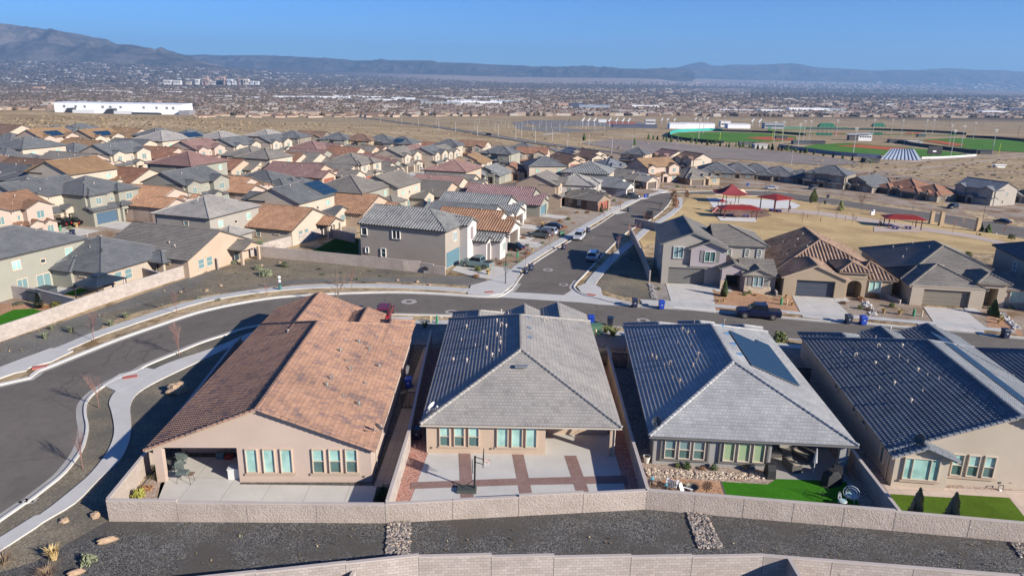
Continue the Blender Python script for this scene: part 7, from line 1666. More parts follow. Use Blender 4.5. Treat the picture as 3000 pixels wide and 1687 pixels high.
# ================================================================ park structures
PR = plain('pavilion_red', (.27,.025,.018), .6); PD = plain('pavilion_post', (.10,.03,.03), .6); PW = plain('picnic_metal', (.12,.10,.25), .5)
def pavilion(px, L_, W_, rz, label, h=2.8, hip=True):
    t = empty('pavilion', (*at(*px), 0), R(rz), label, 'pavilion'); t.location.z = hz(t.location.x, t.location.y)
    mb = MB(); a, b = L_/2, W_/2; r = a-b*.9 if hip else a; zt = h+b*.30
    q = [(-a, -b, h), (a, -b, h), (a, b, h), (-a, b, h)]; r0, r1 = (-r if L_ > W_*1.2 else 0, 0, zt), (r if L_ > W_*1.2 else 0, 0, zt)
    mb.face([q[0], q[1], r1, r0]); mb.face([q[2], q[3], r0, r1]); mb.face([q[1], q[2], r1]); mb.face([q[3], q[0], r0]); mb.box(-a, a, -b, b, h-.12, h-.005, 0)
    n = int(L_/.5)
    for k in range(1, n):
        x = -a+L_*k/n; xt = max(r0[0], min(r1[0], x)); 
        for s_ in (-1, 1): mb.tube([(x, s_*b, h+.02), (xt, 0, zt+.02) if abs(x) <= abs(r1[0]) else (x, s_*b*(abs(a)-abs(x))/(a-abs(r1[0])+1e-6)*0+s_*b*(1-(a-abs(x))/(a-abs(r1[0])+1e-6)), h+.02+(zt-h)*(a-abs(x))/(a-abs(r1[0])+1e-6))], .03, 3)
    mb.build('roof', PR, t)
    for x in ([-a*.8, a*.8] if L_ < 14 else [-a*.82, a*.82]):
        for y in (-b*.7, b*.7): mb = MB(); mb.box(x-.11, x+.11, y-.11, y+.11, 0, h); mb.build('post', PD, t)
    return t
pavilion((2162,640), 10.5, 5.5, 0, 'long red-roofed park pavilion beside the playground'); pavilion((2268,618), 7.5, 7.5, 30, 'square red-roofed pavilion on the pale slab', 3.9); pavilion((2642,668), 10, 5.5, -10, 'long red-roofed pavilion alone on the dry lawn')
def picnic(px, label, g=None, rz=0):
    t = empty('picnic_table', (*at(*px), 0), R(rz), label, 'picnic table', g); t.location.z = hz(t.location.x, t.location.y)+.06
    mb = MB(); mb.box(-.9, .9, -.38, .38, .72, .77); mb.build('table_top', PW, t)
    for s in (-1, 1): mb = MB(); mb.box(-.9, .9, s*.75-.14, s*.75+.14, .43, .47); mb.build('bench_seat', PW, t)
    mb = MB(); mb.box(-.5, -.44, -.75, .75, 0, .72); mb.box(.44, .5, -.75, .75, 0, .72); mb.build('frame', PW, t)
for q in ((2140,636),(2185,638)): picnic(q, 'picnic table under the playground pavilion, '+('left' if q[0] < 2150 else 'right')+' one', 'tables under the playground pavilion')
for q in ((2262,620),(2280,622)): picnic(q, 'picnic table under the square pavilion, '+('left' if q[0] < 2270 else 'right')+' one', 'tables under the square pavilion', 20)
for q in ((2622,672),(2660,672)): picnic(q, 'picnic table under the lone pavilion, '+('left' if q[0] < 2640 else 'right')+' one', 'tables under the lone pavilion', -10)
# shade sail over the play set
t = empty('shade_sail', (*at(2140,595), 0), R(10), 'maroon and tan pointed shade sail above the play set', 'shade sail'); t.location.z = hz(t.location.x, t.location.y)
S0 = [(-5.5, -3.5, 3.4), (5.0, -3.0, 3.0), (6.0, 4, 3.6), (-4.5, 4, 3.6)]; pk = (0, 0, 6.0)
def sail(i, m):
    mb = MB(); a, b = Vector(S0[i]), Vector(S0[(i+1) % 4]); c = Vector(pk); n = 5
    for u in range(n):
        for v in range(n-u):
            f = lambda i_, j_: (lambda s, t_: a.lerp(b, s/(max(1e-6, 1-t_)) if t_ < 1 else 0).lerp(c, t_)-Vector((0, 0, 1.5*t_*(1-t_)*1.6+.5*math.sin(math.pi*(s/(max(1e-6, 1-t_)) if t_ < 1 else 0))*(1-t_)**2)))(i_/n, j_/n)
            mb.face([f(u, v), f(u+1, v), f(u, v+1)])
            if u+v < n-1: mb.face([f(u+1, v), f(u+1, v+1), f(u, v+1)])
    return mb.build('sail', m, t)
SM, ST = plain('sail_maroon', (.16,.015,.02), .8), plain('sail_tan', (.60,.44,.30), .8)
sail(0, SM); sail(1, ST); sail(2, SM); sail(3, SM)
for p in S0: mb = MB(); mb.cyl(p[0]*.4, p[1]*.4, 0, 4.8, .1, n=8); mb.build('post', PD, t)
t = empty('play_set', (*at(2125,622), 0), R(15), 'dark red play set with a tube slide beside the shade sail', 'playground'); t.location.z = hz(t.location.x, t.location.y)
for x in (-2, -.7, .7, 2):
    for y in (-.8, .8): mb = MB(); mb.cyl(x, y, 0, 3.0, .07, n=6); mb.build('post', PD, t)
mb = MB(); mb.box(-2, 2, -.8, .8, 1.35, 1.45); mb.box(-2, 2, -.82, -.78, 1.45, 2.1); mb.build('platform', plain('play_brown', (.14,.06,.05), .7), t)
mb = MB(); mb.tube([(-2, 0, 1.6), (-3.2, -.3, 1.2), (-4.2, -.8, .5), (-4.8, -1, .25)], .38, 8); mb.build('slide', plain('slide_maroon', (.20,.02,.02), .5), t)
mb = MB(); mb.lathe([(1.0, 3.0), (.05, 3.9)], c=(-1.3, 0, 0), n=4); mb.build('roof', PR, t)
t = empty('slide', (*at(2222,624), 0), R(-40), 'short dark slide right of the long red pavilion', 'playground'); t.location.z = hz(t.location.x, t.location.y)
mb = MB(); mb.box(-1.6, 1.6, -.25, .25, -.03, .03, T=Matrix.Translation((0, 0, .8)) @ Matrix.Rotation(R(28), 4, 'Y')); mb.build('chute', plain('slide_dark', (.02,.03,.06), .5), t); mb = MB(); mb.box(-1.5, -1.4, -.25, .25, 0, 1.5); mb.build('ladder', PD, t)
CP = block('stone_pillar', (.40,.30,.19), (.47,.36,.24), .4, .2, .8)
for q, l, h in (((2727,656), 'tan stone pillar, leftmost of three along the park', 3.6), ((2755,662), 'tan stone pillar, middle one of three along the park', 3.9), ((2862,678), 'tan stone pillar, rightmost of three along the park', 3.6)):
    mb = MB(); mb.box(-.55, .55, -.5, .5, 0, h, taper=(.85, .85)); mb.box(-.62, .62, -.56, .56, 0, .25); mb.box(-.52, .52, -.48, .48, h, h+.1); o = mb.build('stone_pillar', CP); x, y = at(*q); o.location = (x, y, hz(x, y)); tag(o, l, 'pillar')
for i, q in enumerate([(2365,640),(2403,652),(2475,648),(2507,648),(2620,654),(2673,660),(2860,690),(2962,706)]):
    mb = MB(); mb.cyl(0, 0, 0, 1.1, .06, n=6); mb.box(-.1, .1, -.1, .1, 1.1, 1.2); o = mb.build('bollard', PD); x, y = at(*q); o.location = (x, y, hz(x, y)); tag(o, 'short dark post along the park path, '+nth(i, 8), 'post', 'posts along the park path')
for q, l in (((2555,630), 'small white utility cabinet by the park street'),): small('utility_cabinet', [(-.5, .5, -.35, .35, 0, 1.1, 0), (.1, .5, -.35, .35, 1.1, 1.6, 0)], [WHT], q, l, 'utility box')
for q, l in (((2313,614), 'dark litter barrel on the pale slab'), ((2578,662), 'dark litter barrel beside the lone pavilion'), ((2376,595), 'dark litter barrel near the conifer'), ((2417,598), 'dark litter barrel on the park terrace')):
    mb = MB(); mb.lathe([(.32, 0), (.36, .5), (.36, 1.0), (.30, 1.05)], n=12); o = mb.build('litter_bin', BLK); x, y = at(*q); o.location = (x, y, hz(x, y)+.05); tag(o, l, 'bin')
# person on the pale slab
def person(px, label, rz):
    bm = bmesh.new(); J = {'pel': (0, 0, .93), 'ch': (0, 0, 1.3), 'nk': (0, 0, 1.5), 'hd': (0, .02, 1.66), 'ht': (0, .02, 1.76), 'ls': (-.2, 0, 1.42), 'le': (-.27, .02, 1.15), 'lh': (-.24, .1, .9), 'rs': (.2, 0, 1.42), 're': (.27, .02, 1.15), 'rh': (.24, .1, .9), 'lk': (-.11, .03, .5), 'lf': (-.12, 0, .08), 'lt': (-.12, .18, .04), 'rk': (.11, .08, .5), 'rf': (.13, .05, .08), 'rt': (.13, .23, .04)}
    Rr = {'pel': .15, 'ch': .17, 'nk': .06, 'hd': .1, 'ht': .08, 'ls': .08, 'le': .05, 'lh': .035, 'rs': .08, 're': .05, 'rh': .035, 'lk': .075, 'lf': .05, 'lt': .04, 'rk': .075, 'rf': .05, 'rt': .04}
    K_ = list(J); V_ = {k: bm.verts.new(J[k]) for k in K_}
    for a, b in (('pel', 'ch'), ('ch', 'nk'), ('nk', 'hd'), ('hd', 'ht'), ('ch', 'ls'), ('ls', 'le'), ('le', 'lh'), ('ch', 'rs'), ('rs', 're'), ('re', 'rh'), ('pel', 'lk'), ('lk', 'lf'), ('lf', 'lt'), ('pel', 'rk'), ('rk', 'rf'), ('rf', 'rt')): bm.edges.new((V_[a], V_[b]))
    me = bpy.data.meshes.new('person'); bm.to_mesh(me); bm.free(); o = bpy.data.objects.new('person', me); col.objects.link(o); me.materials.append(plain('dark_clothes', (.02,.02,.03), .9))
    md = o.modifiers.new('skin', 'SKIN'); md.use_smooth_shade = True
    for v, k in zip(me.skin_vertices[0].data, K_): v.radius = (Rr[k], Rr[k]*.85); v.use_root = (k == 'pel')
    o.modifiers.new('sub', 'SUBSURF').levels = 1; o.modifiers['sub'].render_levels = 1
    x, y = at(*px); o.location = (x, y, hz(x, y)+.08); o.rotation_euler = (0, 0, R(rz)); tag(o, label, 'person'); return o
person((2315,592), 'person in dark clothes standing at the far end of the pale slab', 160)

# ================================================================ boulevard, parking, ball fields
TURFB = granular('field_turf', [(.06,.15,.025),(.085,.195,.035),(.11,.23,.05)], 1.2, .05, .02, .2); CLAY = granular('infield_clay', [(.38,.10,.05),(.48,.14,.07)], 2, .1, .02, .1); WS = plain('windscreen_dark', (.012,.03,.028), .8); WT = plain('windscreen_teal', (.02,.30,.26), .8); WG = plain('windscreen_green', (.015,.12,.07), .8); FB = plain('fence_bluegrey', (.16,.20,.28), .6)
bl = smooth_line([at(*p) for p in ((1030,340),(1100,350),(1190,362),(1290,374),(1400,391),(1500,408),(1620,426),(1740,440),(1850,452),(1960,470))], 3)
ribbon('road', bl, 18, .25, M_ASPH); ribbon('median', bl, 1.6, .35, M_CONC); ribbon('path', [at(*p) for p in ((780,352),(950,362),(1100,366),(1300,372))], 4, .2, M_CONC)
ribbon('path', smooth_line([at(*p) for p in ((1590,398),(1640,390),(1750,390),(1850,400),(1900,404))], 3), 3, .2, M_CONC)
sheet('parking_lot', world_poly([(1700,420),(1800,408),(1960,418),(2120,432),(2300,446),(2480,468),(2520,482),(2420,486),(2200,470),(2000,462),(1860,450)]), .15, flatwork('lot_warm', (.25,.21,.18), 0, .18, .04))
for q in ((1790,425,1850,430),(1900,432,1990,440),(2040,446,2140,455),(2200,456,2300,464),(2360,470,2440,476),(1960,425,2060,432)): ribbon('parking_island', [at(q[0],q[1]), at(q[2],q[3])], 4, .3, M_ROCKY)
sheet('parking_lot', world_poly([(1500,358),(1560,352),(1880,358),(1900,372),(1740,384),(1600,388),(1520,380)]), .15, flatwork('lot_grey', (.22,.20,.18), 0, .2, .03))
ribbon('dirt_road', smooth_line([at(*p) for p in ((2440,500),(2560,505),(2720,492),(2860,476),(3000,458),(3100,445))], 3), 5, .15, granular('dirt', [(.36,.28,.22),(.44,.35,.28)], .8, .05, .02)); ribbon('dirt_road', smooth_line([at(*p) for p in ((2450,470),(2600,478),(2750,468),(2900,458),(3000,450))], 3), 8, .14, MATS['dirt'])
ribbon('dirt_road', smooth_line([at(*p) for p in ((2600,520),(2750,512),(2900,508),(3060,506))], 3), 4, .15, MATS['dirt'])
for q in ([(1963,396),(1995,405),(2082,414),(2155,418),(2260,416),(2335,410),(2330,400),(2240,392),(2120,388),(1990,390)], [(2337,434),(2454,450),(2579,455),(2704,461),(2789,461),(2847,456),(2789,446),(2667,434),(2483,420),(2396,423)], [(2687,411),(2800,430),(2860,440),(3000,447),(3100,446),(3100,418),(3000,413),(2900,409),(2800,405)], [(2250,380),(2400,378),(2600,382),(2820,392),(2800,398),(2560,396),(2420,394),(2250,388)]): sheet('ball_field', world_poly(q), .2, TURFB)
for q in ([(2184,404),(2250,401),(2330,405),(2320,412),(2240,412)], [(2445,428),(2520,425),(2665,436),(2600,441),(2520,434)], [(2695,412),(2750,413),(2830,425),(2800,429)], [(2440,390),(2480,391),(2440,395)], [(2660,389),(2700,390),(2690,394),(2650,393)]): sheet('infield', world_poly(q), .3, CLAY)
def fence(pxs, h, m, label, name='ball_field_fence', n=3):
    pts = smooth_line([at(*p) for p in pxs], n); mb = MB()
    for a, b in zip(pts, pts[1:]): mb.obox(a, b, .12, hz(*a), hz(*a)+h, 0, hz(*b), hz(*b)+h)
    o = mb.build(name, m); tag(o, label, 'fence'); return o
fence([(1958,402),(1966,394),(1990,388),(2080,384),(2116,386)], 3.4, WT, 'teal outfield wall of the left ball field'); fence([(1958,402),(2000,411),(2080,419),(2120,421)], 2.6, WS, 'dark fence along the front of the left ball field')
fence([(2282,432),(2380,446),(2470,457),(2580,464)], 2.6, FB, 'blue-grey fence on the near side of the front ball field'); fence([(2700,466),(2790,463),(2860,458)], 1.5, plain('fence_white', (.5,.5,.5), .7), 'low pale fence at the front ball field corner')
fence([(2116,386),(2250,390),(2360,398)], 2.6, WS, 'dark windscreen between the left and centre ball fields'); fence([(2360,380),(2560,382),(2700,387),(2830,396)], 3, WS, 'dark windscreen behind the farthest ball field'); fence([(2830,404),(2920,408),(3050,420)], 3, WS, 'dark windscreen of the right ball field')
fence([(2600,415),(2700,430),(2800,443),(2870,452)], 2.8, WS, 'dark fence between the front and right ball fields'); fence([(2250,378),(2350,377),(2480,378)], 2.4, WG, 'green windscreen behind the centre fields')
# ribbed sloping batting screen
t = empty('batting_screen', (0, 0, 0), 0, 'pale ribbed sloping screen in front of the ball field', 'screen'); mb = MB(); a, b = at(2579,467), at(2700,470); z_ = hz(*a); c, d = at(2606,462), at(2674,464)
mb.face([(*a, hz(*a)), (*b, hz(*b)), (d[0], d[1], hz(*d)+6.2), (c[0], c[1], hz(*c)+6.2)]); mb.build('panel', plain('screen_pale', (.36,.40,.45), .6), t); mb = MB()
for k in range(1, 10): s = k/10; p0 = Vector((*a, hz(*a))).lerp(Vector((*b, hz(*b))), s); p1 = Vector((*c, hz(*c)+6.2)).lerp(Vector((*d, hz(*d)+6.2)), s); mb.tube([p0+Vector((0, -.3, .2)), p1+Vector((0, -.3, .2))], .28, 4)
mb.build('rib', plain('rib_blue', (.22,.27,.36), .6), t)
def netstand(px, w, h, label):
    t = empty('backstop', (*at(*px), 0), 0, label, 'backstop'); t.location.z = hz(t.location.x, t.location.y); mb = MB()
    for k in range(5): x = -w/2+w*k/4; mb.box(x-.12, x+.12, -.12, .12, 0, h)
    mb.build('post', BLK, t); mb = MB(); mb.face([(-w/2, -1, h-3), (w/2, -1, h-3), (w*.35, 3, h+1.5), (-w*.35, 3, h+1.5)]); mb.face([(-w/2, -1, h-3), (-w*.35, 3, h+1.5), (-w/2, 7, h-3)]); mb.face([(w*.35, 3, h+1.5), (w/2, -1, h-3), (w/2, 7, h-3)]); mb.box(-w/2, w/2, 5, 5.1, 0, 3); mb.build('net_canopy', WG, t)
netstand((2420,398), 20, 13, 'tall dark green netted backstop, left of the clubhouse'); netstand((2572,396), 16, 13, 'tall dark green netted backstop, right of the clubhouse')
t = empty('clubhouse', (*at(2520,413), 0), R(-8), 'white and dark clubhouse with a tilted roof between ball fields', 'clubhouse'); t.location.z = hz(t.location.x, t.location.y); mb = MB(); mb.box(-11, -2, 0, 8, 0, 5); mb.build('wall', plain('club_dark', (.10,.09,.09), .8), t); mb = MB(); mb.box(-2, 11, 0, 8, 0, 6); mb.build('wall', WHT, t); mb = MB(); mb.box(-12, 12, -1.5, 9, 6.5, 7, T=Matrix.Rotation(R(-4), 4, 'Y')); mb.build('roof', plain('club_roof', (.45,.47,.50), .5), t)
mb = MB(); [mb.box(-1+2.4*k, .6+2.4*k, -.05, 0, 3.4, 5) for k in range(5)]; mb.build('window', GLASSD, t)
small('scoreboard', [(-5, 5, -.3, .3, 2.2, 8, 0), (-3, -2.6, -.2, .2, 0, 2.2, 0), (2.6, 3, -.2, .2, 0, 2.2, 0), (-1.5, 1, -.36, -.3, 4, 5, 1)], [BLK, WHT], (2735,462), 'black scoreboard at the front ball field', 'scoreboard')
for i, (q, w, d, h, c, l) in enumerate([((2350,424), 16, 6, 3, (.07,.08,.09), 'low dark dugout left of the front field'), ((2395,424), 14, 5, 3, (.05,.05,.06), 'low dark dugout behind the front field'), ((2632,420), 18, 5, 3, (.05,.05,.06), 'low dark dugout right of the clubhouse'), ((2680,424), 14, 7, 3.2, (.34,.32,.30), 'pale equipment shed right of the clubhouse'), ((2882,452), 12, 5, 3, (.04,.045,.05), 'dark dugout at the right field corner'), ((2700,402), 9, 4, 3, (.05,.08,.09), 'small dark shed behind the right field'), ((2290,408), 12, 5, 2.6, (.06,.06,.06), 'dark dugout of the left field'), ((2190,428), 14, 4, 3, (.10,.10,.11), 'row of dark containers below the left field'), ((2230,436), 10, 6, 3, (.45,.44,.42), 'pale block enclosure below the left field'), ((2555,478), 9, 4, 2.6, (.06,.06,.05), 'dark machinery parked below the front field'), ((2930,492), 6, 2.5, 1.6, (.6,.6,.58), 'white pipework cabinet on the dirt slope')]):
    mb = MB(); mb.box(-w/2, w/2, 0, d, -1, h); x, y = at(*q); t = empty('dugout' if 'dugout' in l else 'field_shed', (x, y, hz(x, y)), 0, l, 'dugout' if 'dugout' in l else 'shed'); mb.build('wall', plain('shed_%d' % i, c, .8), t); mb = MB(); mb.box(-w/2-.4, w/2+.4, -.6, d+.3, h, h+.25); mb.build('roof', plain('shed_roof_%d' % i, mul(c, 1.4), .7), t)
# poles
PG = plain('pole_grey', (.42,.42,.41), .5); PBR = plain('pole_brown', (.10,.06,.045), .9); YEL = plain('pole_yellow', (.55,.6,.05), .5)
def proto_pole(name, h, r, m, kind, cat):
    t = empty(name, (0, 0, 0), 0, 'x', cat); mb = MB(); mb.cyl(0, 0, 0, h, r, r*.6, n=6); mb.build('pole', m, t); mb = MB()
    if kind == 'flood': mb.box(-1.6, 1.6, -.2, .2, h-.4, h+.4); mb.box(-1.4, 1.4, -.2, .2, h-1.8, h-1.3); mb.build('floodlight', m, t)
    elif kind == 'arm': mb.tube([(0, 0, h-.1), (.8, 0, h+.5), (2.2, 0, h+.6)], .09, 5); mb.box(1.9, 2.8, -.2, .2, h+.5, h+.65); mb.build('lamp_head', m, t)
    elif kind == 'cross': mb.box(-1.6, 1.6, -.12, .12, h-1.4, h-1.1); mb.build('crossarm', m, t)
    return t
used_p = {}
def pole(proto, q, label, group, s=1.0, rz=0):
    o = proto if proto.name not in used_p else copy_tree(proto); used_p[proto.name] = 1; x, y = at(*q); o.location = (x, y, hz(x, y)); o.rotation_euler = (0, 0, R(rz)); o.scale = (s, s, s); o['label'] = label; o['group'] = group; return o
FL = proto_pole('floodlight_pole', 24, .34, PG, 'flood', 'light pole'); SLT = proto_pole('boulevard_light', 10, .13, plain('pole_white', (.62,.62,.6), .5), 'arm', 'street light'); PP = proto_pole('power_pole', 22, .38, PBR, 'cross', 'power pole'); PL = proto_pole('lot_light', 8, .14, plain('pole_white', (.62,.62,.6), .5), 'none', 'light pole')
TL = ((2266,420),(2291,418),(2337,435),(2353,412),(2370,410),(2046,413),(2498,458),(2448,404),(2640,398),(2780,428),(2785,460),(2815,432),(2905,455),(2710,398),(2556,398),(2060,392),(2730,396),(2850,410),(2120,384),(2610,396)); rk = ranks(TL)
for i, (x, y) in enumerate(TL): pole(FL, (x, y), 'tall grey floodlight mast at the ball fields, '+rk[i], 'floodlight masts at the ball fields', .8)
TL = [(1015,352),(1052,350),(1064,352),(1078,354),(1115,358),(1162,356),(1177,365),(1226,370),(1278,366),(1286,380),(1335,387),(1399,398),(1450,384),(1460,402),(1391,380),(1511,410),(1528,404),(1568,420),(1618,412),(1663,432),(1725,428),(1792,452),(1853,435)]; rk = ranks(TL)
for i, (x, y) in enumerate(TL): pole(SLT, (x, y), 'slim white street light along the boulevard, '+rk[i], 'street lights along the boulevard', .85, 150 if i % 2 else -30)
TL = [(1512,376),(1530,372),(1545,368),(1562,374),(1580,378),(1585,368),(1600,366),(1615,377),(1640,372),(1655,378),(1660,368),(1672,366),(1690,376),(1700,370),(1718,378),(1722,368),(1740,372),(1745,380),(1758,374),(1770,380),(1480,368),(1490,376),(1468,366),(1640,386),(1600,386),(1560,384),(1520,386),(1405,362),(1430,366)]; rk = ranks(TL)
for i, (x, y) in enumerate(TL): pole(PL, (x, y), 'white lamp pole in the far parking lot, '+rk[i], 'lamp poles in the far parking lot', .9)
TL = ((2538,358,1.3),(2746,352,1.1),(2755,356,1.1),(2335,352,.9),(2323,353,.7),(2328,353,.7),(1417,342,1),(1700,347,.9),(2028,350,.9),(1094,330,1),(2998,420,1.2),(2982,398,.6),(1388,342,.6),(1640,344,.5),(668,312,.8),(850,300,.8),(247,300,.7),(1668,346,.6),(2780,375,.7)); rk = ranks(TL)
for i, (x, y, s) in enumerate(TL): pole(PP, (x, y), 'dark wooden power pole on the open mesa, '+rk[i], 'power poles on the mesa', s, 40)
TL = ((2108,418),(2925,456),(2262,412),(2671,410),(2290,404)); rk = ranks(TL)
for i, q in enumerate(TL):
    mb = MB(); mb.cyl(0, 0, 0, 9, .16, n=6); o = mb.build('foul_pole', YEL); x, y = at(*q); o.location = (x, y, hz(x, y)); tag(o, 'yellow foul pole at a ball field edge, '+rk[i], 'foul pole', 'yellow foul poles')
# amphitheatre-like white complex with fan canopies
CW = plain('canopy_white', (.72,.74,.76), .5)
def fan(px, s, label, g):
    t = empty('fan_canopy', (*at(*px), 0), 0, label, 'canopy', g); t.location.z = hz(t.location.x, t.location.y); t.scale = (s, s, s)
    mb = MB(); mb.cyl(0, 0, 0, 9, .2, n=6); mb.build('mast', CW, t); mb = MB(); P_ = [(-2.5, 8.6), (-1, 10), (.5, 11.5), (1.6, 13.5), (2.6, 13.2), (1.9, 11), (.9, 9.4), (0, 8.2)]
    mb.face([(x, -.8, z) for x, z in P_]); mb.face([(x, .8, z) for x, z in P_[::-1]])
    for a, b in zip(P_, P_[1:]+P_[:1]): mb.face([(a[0], -.8, a[1]), (a[0], .8, a[1]), (b[0], .8, b[1]), (b[0], -.8, b[1])])
    mb.build('sail', CW, t)
for i, x in enumerate((1707, 1724, 1741, 1785, 1805, 1824, 1841)): fan((x, 372), .95, 'white curled fan canopy left of the white complex, '+nth(i, 7), 'fan canopies, left')
for i, (x, y) in enumerate(((1938, 365), (1955, 364), (1975, 366), (2037, 362), (2072, 360))): fan((x, y), .95, 'white curled fan canopy above the white complex, '+nth(i, 5), 'fan canopies, centre')
for i, (x, y) in enumerate(((2203, 372), (2224, 374))): fan((x, y), 1.1, 'white curled fan canopy right of the white complex, '+nth(i, 2), 'fan canopies, right')
for i, (q, w, d, h, c, l) in enumerate([((1860,376), 60, 14, 4, (.08,.09,.13), 'long low dark-fenced building of the white complex'), ((1905,366), 18, 10, 9, (.5,.5,.5), 'grey block above the long dark building'), ((1985,378), 22, 14, 7, (.72,.72,.72), 'stepped white building of the complex'), ((2045,378), 46, 16, 7, (.74,.74,.73), 'long white curved-wall building of the complex'), ((2125,373), 16, 12, 9, (.68,.66,.62), 'small pale tower of the complex'), ((2165,377), 34, 18, 6, (.72,.72,.73), 'white building at the right of the complex'), ((2268,378), 30, 14, 8, (.28,.30,.33), 'grey glass building right of the complex'), ((1765,362), 16, 8, 7, (.6,.6,.6), 'small white block left of the complex'), ((1820,366), 50, 6, 4, (.30,.09,.06), 'long red-brown wall behind the fan canopies')]):
    x, y = at(*q); t = empty('complex_building', (x, y, hz(x, y)), 0, l, 'building'); mb = MB(); mb.box(-w/2, w/2, 0, d, -2, h); mb.build('wall', plain('complex_%d' % i, c, .7), t); mb = MB(); mb.box(-w/2-.5, w/2+.5, -.5, d+.5, h, h+.5); mb.build('roof', CW if i in (2, 3, 5) else plain('complex_roof_%d' % i, mul(c, 1.2), .6), t)
    if i in (1, 4, 6): mb = MB(); mb.box(-w/2+1, w/2-1, -.08, 0, h*.4, h*.65); mb.build('window_band', GLASSD, t)
# small pines and brush
rnd = random.Random(11)
for i in range(34): q = (1900+i*14+rnd.uniform(-4, 4), 408+(i*14)*.09+rnd.uniform(-3, 3)); put('juniper', at(*q), 'small evergreen along the ball-field parking lot, '+nth(i, 34), 'tree', 'evergreens along the ball-field lot', rnd.uniform(1.4, 2.4))
for i in range(10): q = (2300+i*28, 440+i*4.4); put('juniper', at(*q), 'young tree in front of the blue-grey fence, '+nth(i, 10), 'tree', 'young trees by the blue-grey fence', 1.6)
TL = [(1711,412),(1858,427),(1768,362),(1778,362),(1960,402),(1668,356)]; rk = ranks(TL)
for i, q in enumerate(TL): put('juniper', at(*q), 'dark evergreen near the boulevard, '+rk[i], 'tree', 'evergreens near the boulevard', 2.6)
mb = MB()
for i in range(2600):
    q = (rnd.uniform(-50, 3050), rnd.choice((rnd.uniform(340, 372), rnd.uniform(360, 440), rnd.uniform(430, 530)))); 
    if q[1] > 395 and q[0] < 1560: continue
    if q[1] > 440 and q[0] < 2380: continue
    if 1950 < q[0] and 380 < q[1] < 466: continue
    x, y = at(*q); s = rnd.uniform(.5, 1.3); mb.blob((x, y, hz(x, y)+s*.2), s, .55, rnd.random(), 5, .35, rnd.randrange(2), 1.2, True)
tag(mb.build('brush', [plain('brush_a', (.17,.135,.09), 1), plain('brush_b', (.26,.195,.12), 1)]), 'low desert brush scattered over the mesa', None, None, 'stuff')
# ================================================================ far side of the valley
from mathutils import noise as mn
def interp(P_, x):
    for (a, b), (c, d) in zip(P_, P_[1:]):
        if x <= c: return b+(d-b)*max(0, (x-a))/(c-a)
    return P_[-1][1]
BASE = [(-500,160),(0,172),(300,180),(600,196),(1000,210),(1500,226),(2000,230),(2500,242),(3000,261),(3500,278)]
DM = [(-500,12300),(600,12600),(900,18000),(1900,18200),(2100,24000),(3500,24000)]
def apron(px, py):
    """plain rising toward the mountains: the further, the higher"""
    e = 241+px*.0175; f = max(0, min(1, (e-py)/(e-interp(BASE, px)))); d = 7600+(interp(DM, px)-7600)*f
    u = (px-1500)/2080; v = -(py-843.5)/2080; a = u*cr-v*sr; b = u*sr+v*cr
    t = d/(cp+b*sp); return Vector((a*t, d, CAMH+(-sp+b*cp)*t))
def farpt(px, py, d):
    u = (px-1500)/2080; v = -(py-843.5)/2080; a = u*cr-v*sr; b = u*sr+v*cr
    t = d/(cp+b*sp); return Vector((a*t, d, CAMH+(-sp+b*cp)*t))
def rock_mat(name, c1, c2, c3, sc):
    m, nt, ns, L, b = _mat(name); b.inputs['Roughness'].default_value = 1; b.inputs['Specular IOR Level'].default_value = 0
    g = N(ns, 'ShaderNodeNewGeometry'); n = N(ns, 'ShaderNodeTexNoise'); n.inputs['Scale'].default_value = sc; n.inputs['Detail'].default_value = 12; n.inputs['Roughness'].default_value = .7; L.new(g.outputs['Position'], n.inputs['Vector'])
    r = ramp(ns, [(.36, c1), (.5, c2), (.66, c3)]); L.new(n.outputs['Fac'], r.inputs[0]); L.new(r.outputs[0], b.inputs['Base Color'])
    bu = N(ns, 'ShaderNodeBump'); bu.inputs['Strength'].default_value = .9; bu.inputs['Distance'].default_value = .12/sc; L.new(n.outputs['Fac'], bu.inputs['Height']); L.new(bu.outputs[0], b.inputs['Normal']); return m
def mountains(name, sky_, base, D, depth, n, rows, amp, mat, x0, x1, seed):
    mb = MB(); G_ = []
    for j in range(rows+2):
        row = []
        for i in range(n+1):
            px = x0+(x1-x0)*i/n; t = min(1, j/rows); d = D-depth*(1-t)
            top = farpt(px, interp(sky_, px)+.9*mn.noise((px*.05, seed, 0)), D); bot = farpt(px, interp(base, px), D-depth)
            wx = (bot.x+(top.x-bot.x)*t)/depth
            rdg = lambda f_, o_: 1-2*abs(mn.noise((wx*f_+o_+seed, t*f_*.7+wx*.35*f_, o_)))
            gully = (rdg(1.3, 0)-.4)+.55*(rdg(3.1, 5)-.4)+.3*(rdg(7.0, 9)-.4)+.15*mn.noise((wx*20, t*16, 2))
            z = bot.z+(top.z-bot.z)*(t**1.3)+gully*amp*math.sin(math.pi*t**.8)*(top.z-bot.z+60)
            x = bot.x+(top.x-bot.x)*t
            if j == 0: z = bot.z-60
            if j == rows+1: d = D+depth*.5; z = bot.z-100; x = top.x*1.08
            row.append((x, d, z))
        G_.append(row)
    for a, b in zip(G_, G_[1:]):
        for i in range(n): mb.face([a[i], a[i+1], b[i+1], b[i]], smooth=False)
    o = mb.build(name, mat); tag(o, kind='structure'); return o
S1 = [(-200,40),(0,69),(39,73),(78,80),(105,82),(128,86),(155,87),(194,95),(241,102),(272,110),(311,115),(342,130),(388,131.5),(427,140),(462,149),(472,146),(505,153),(543,162),(582,174),(621,190),(660,200)]
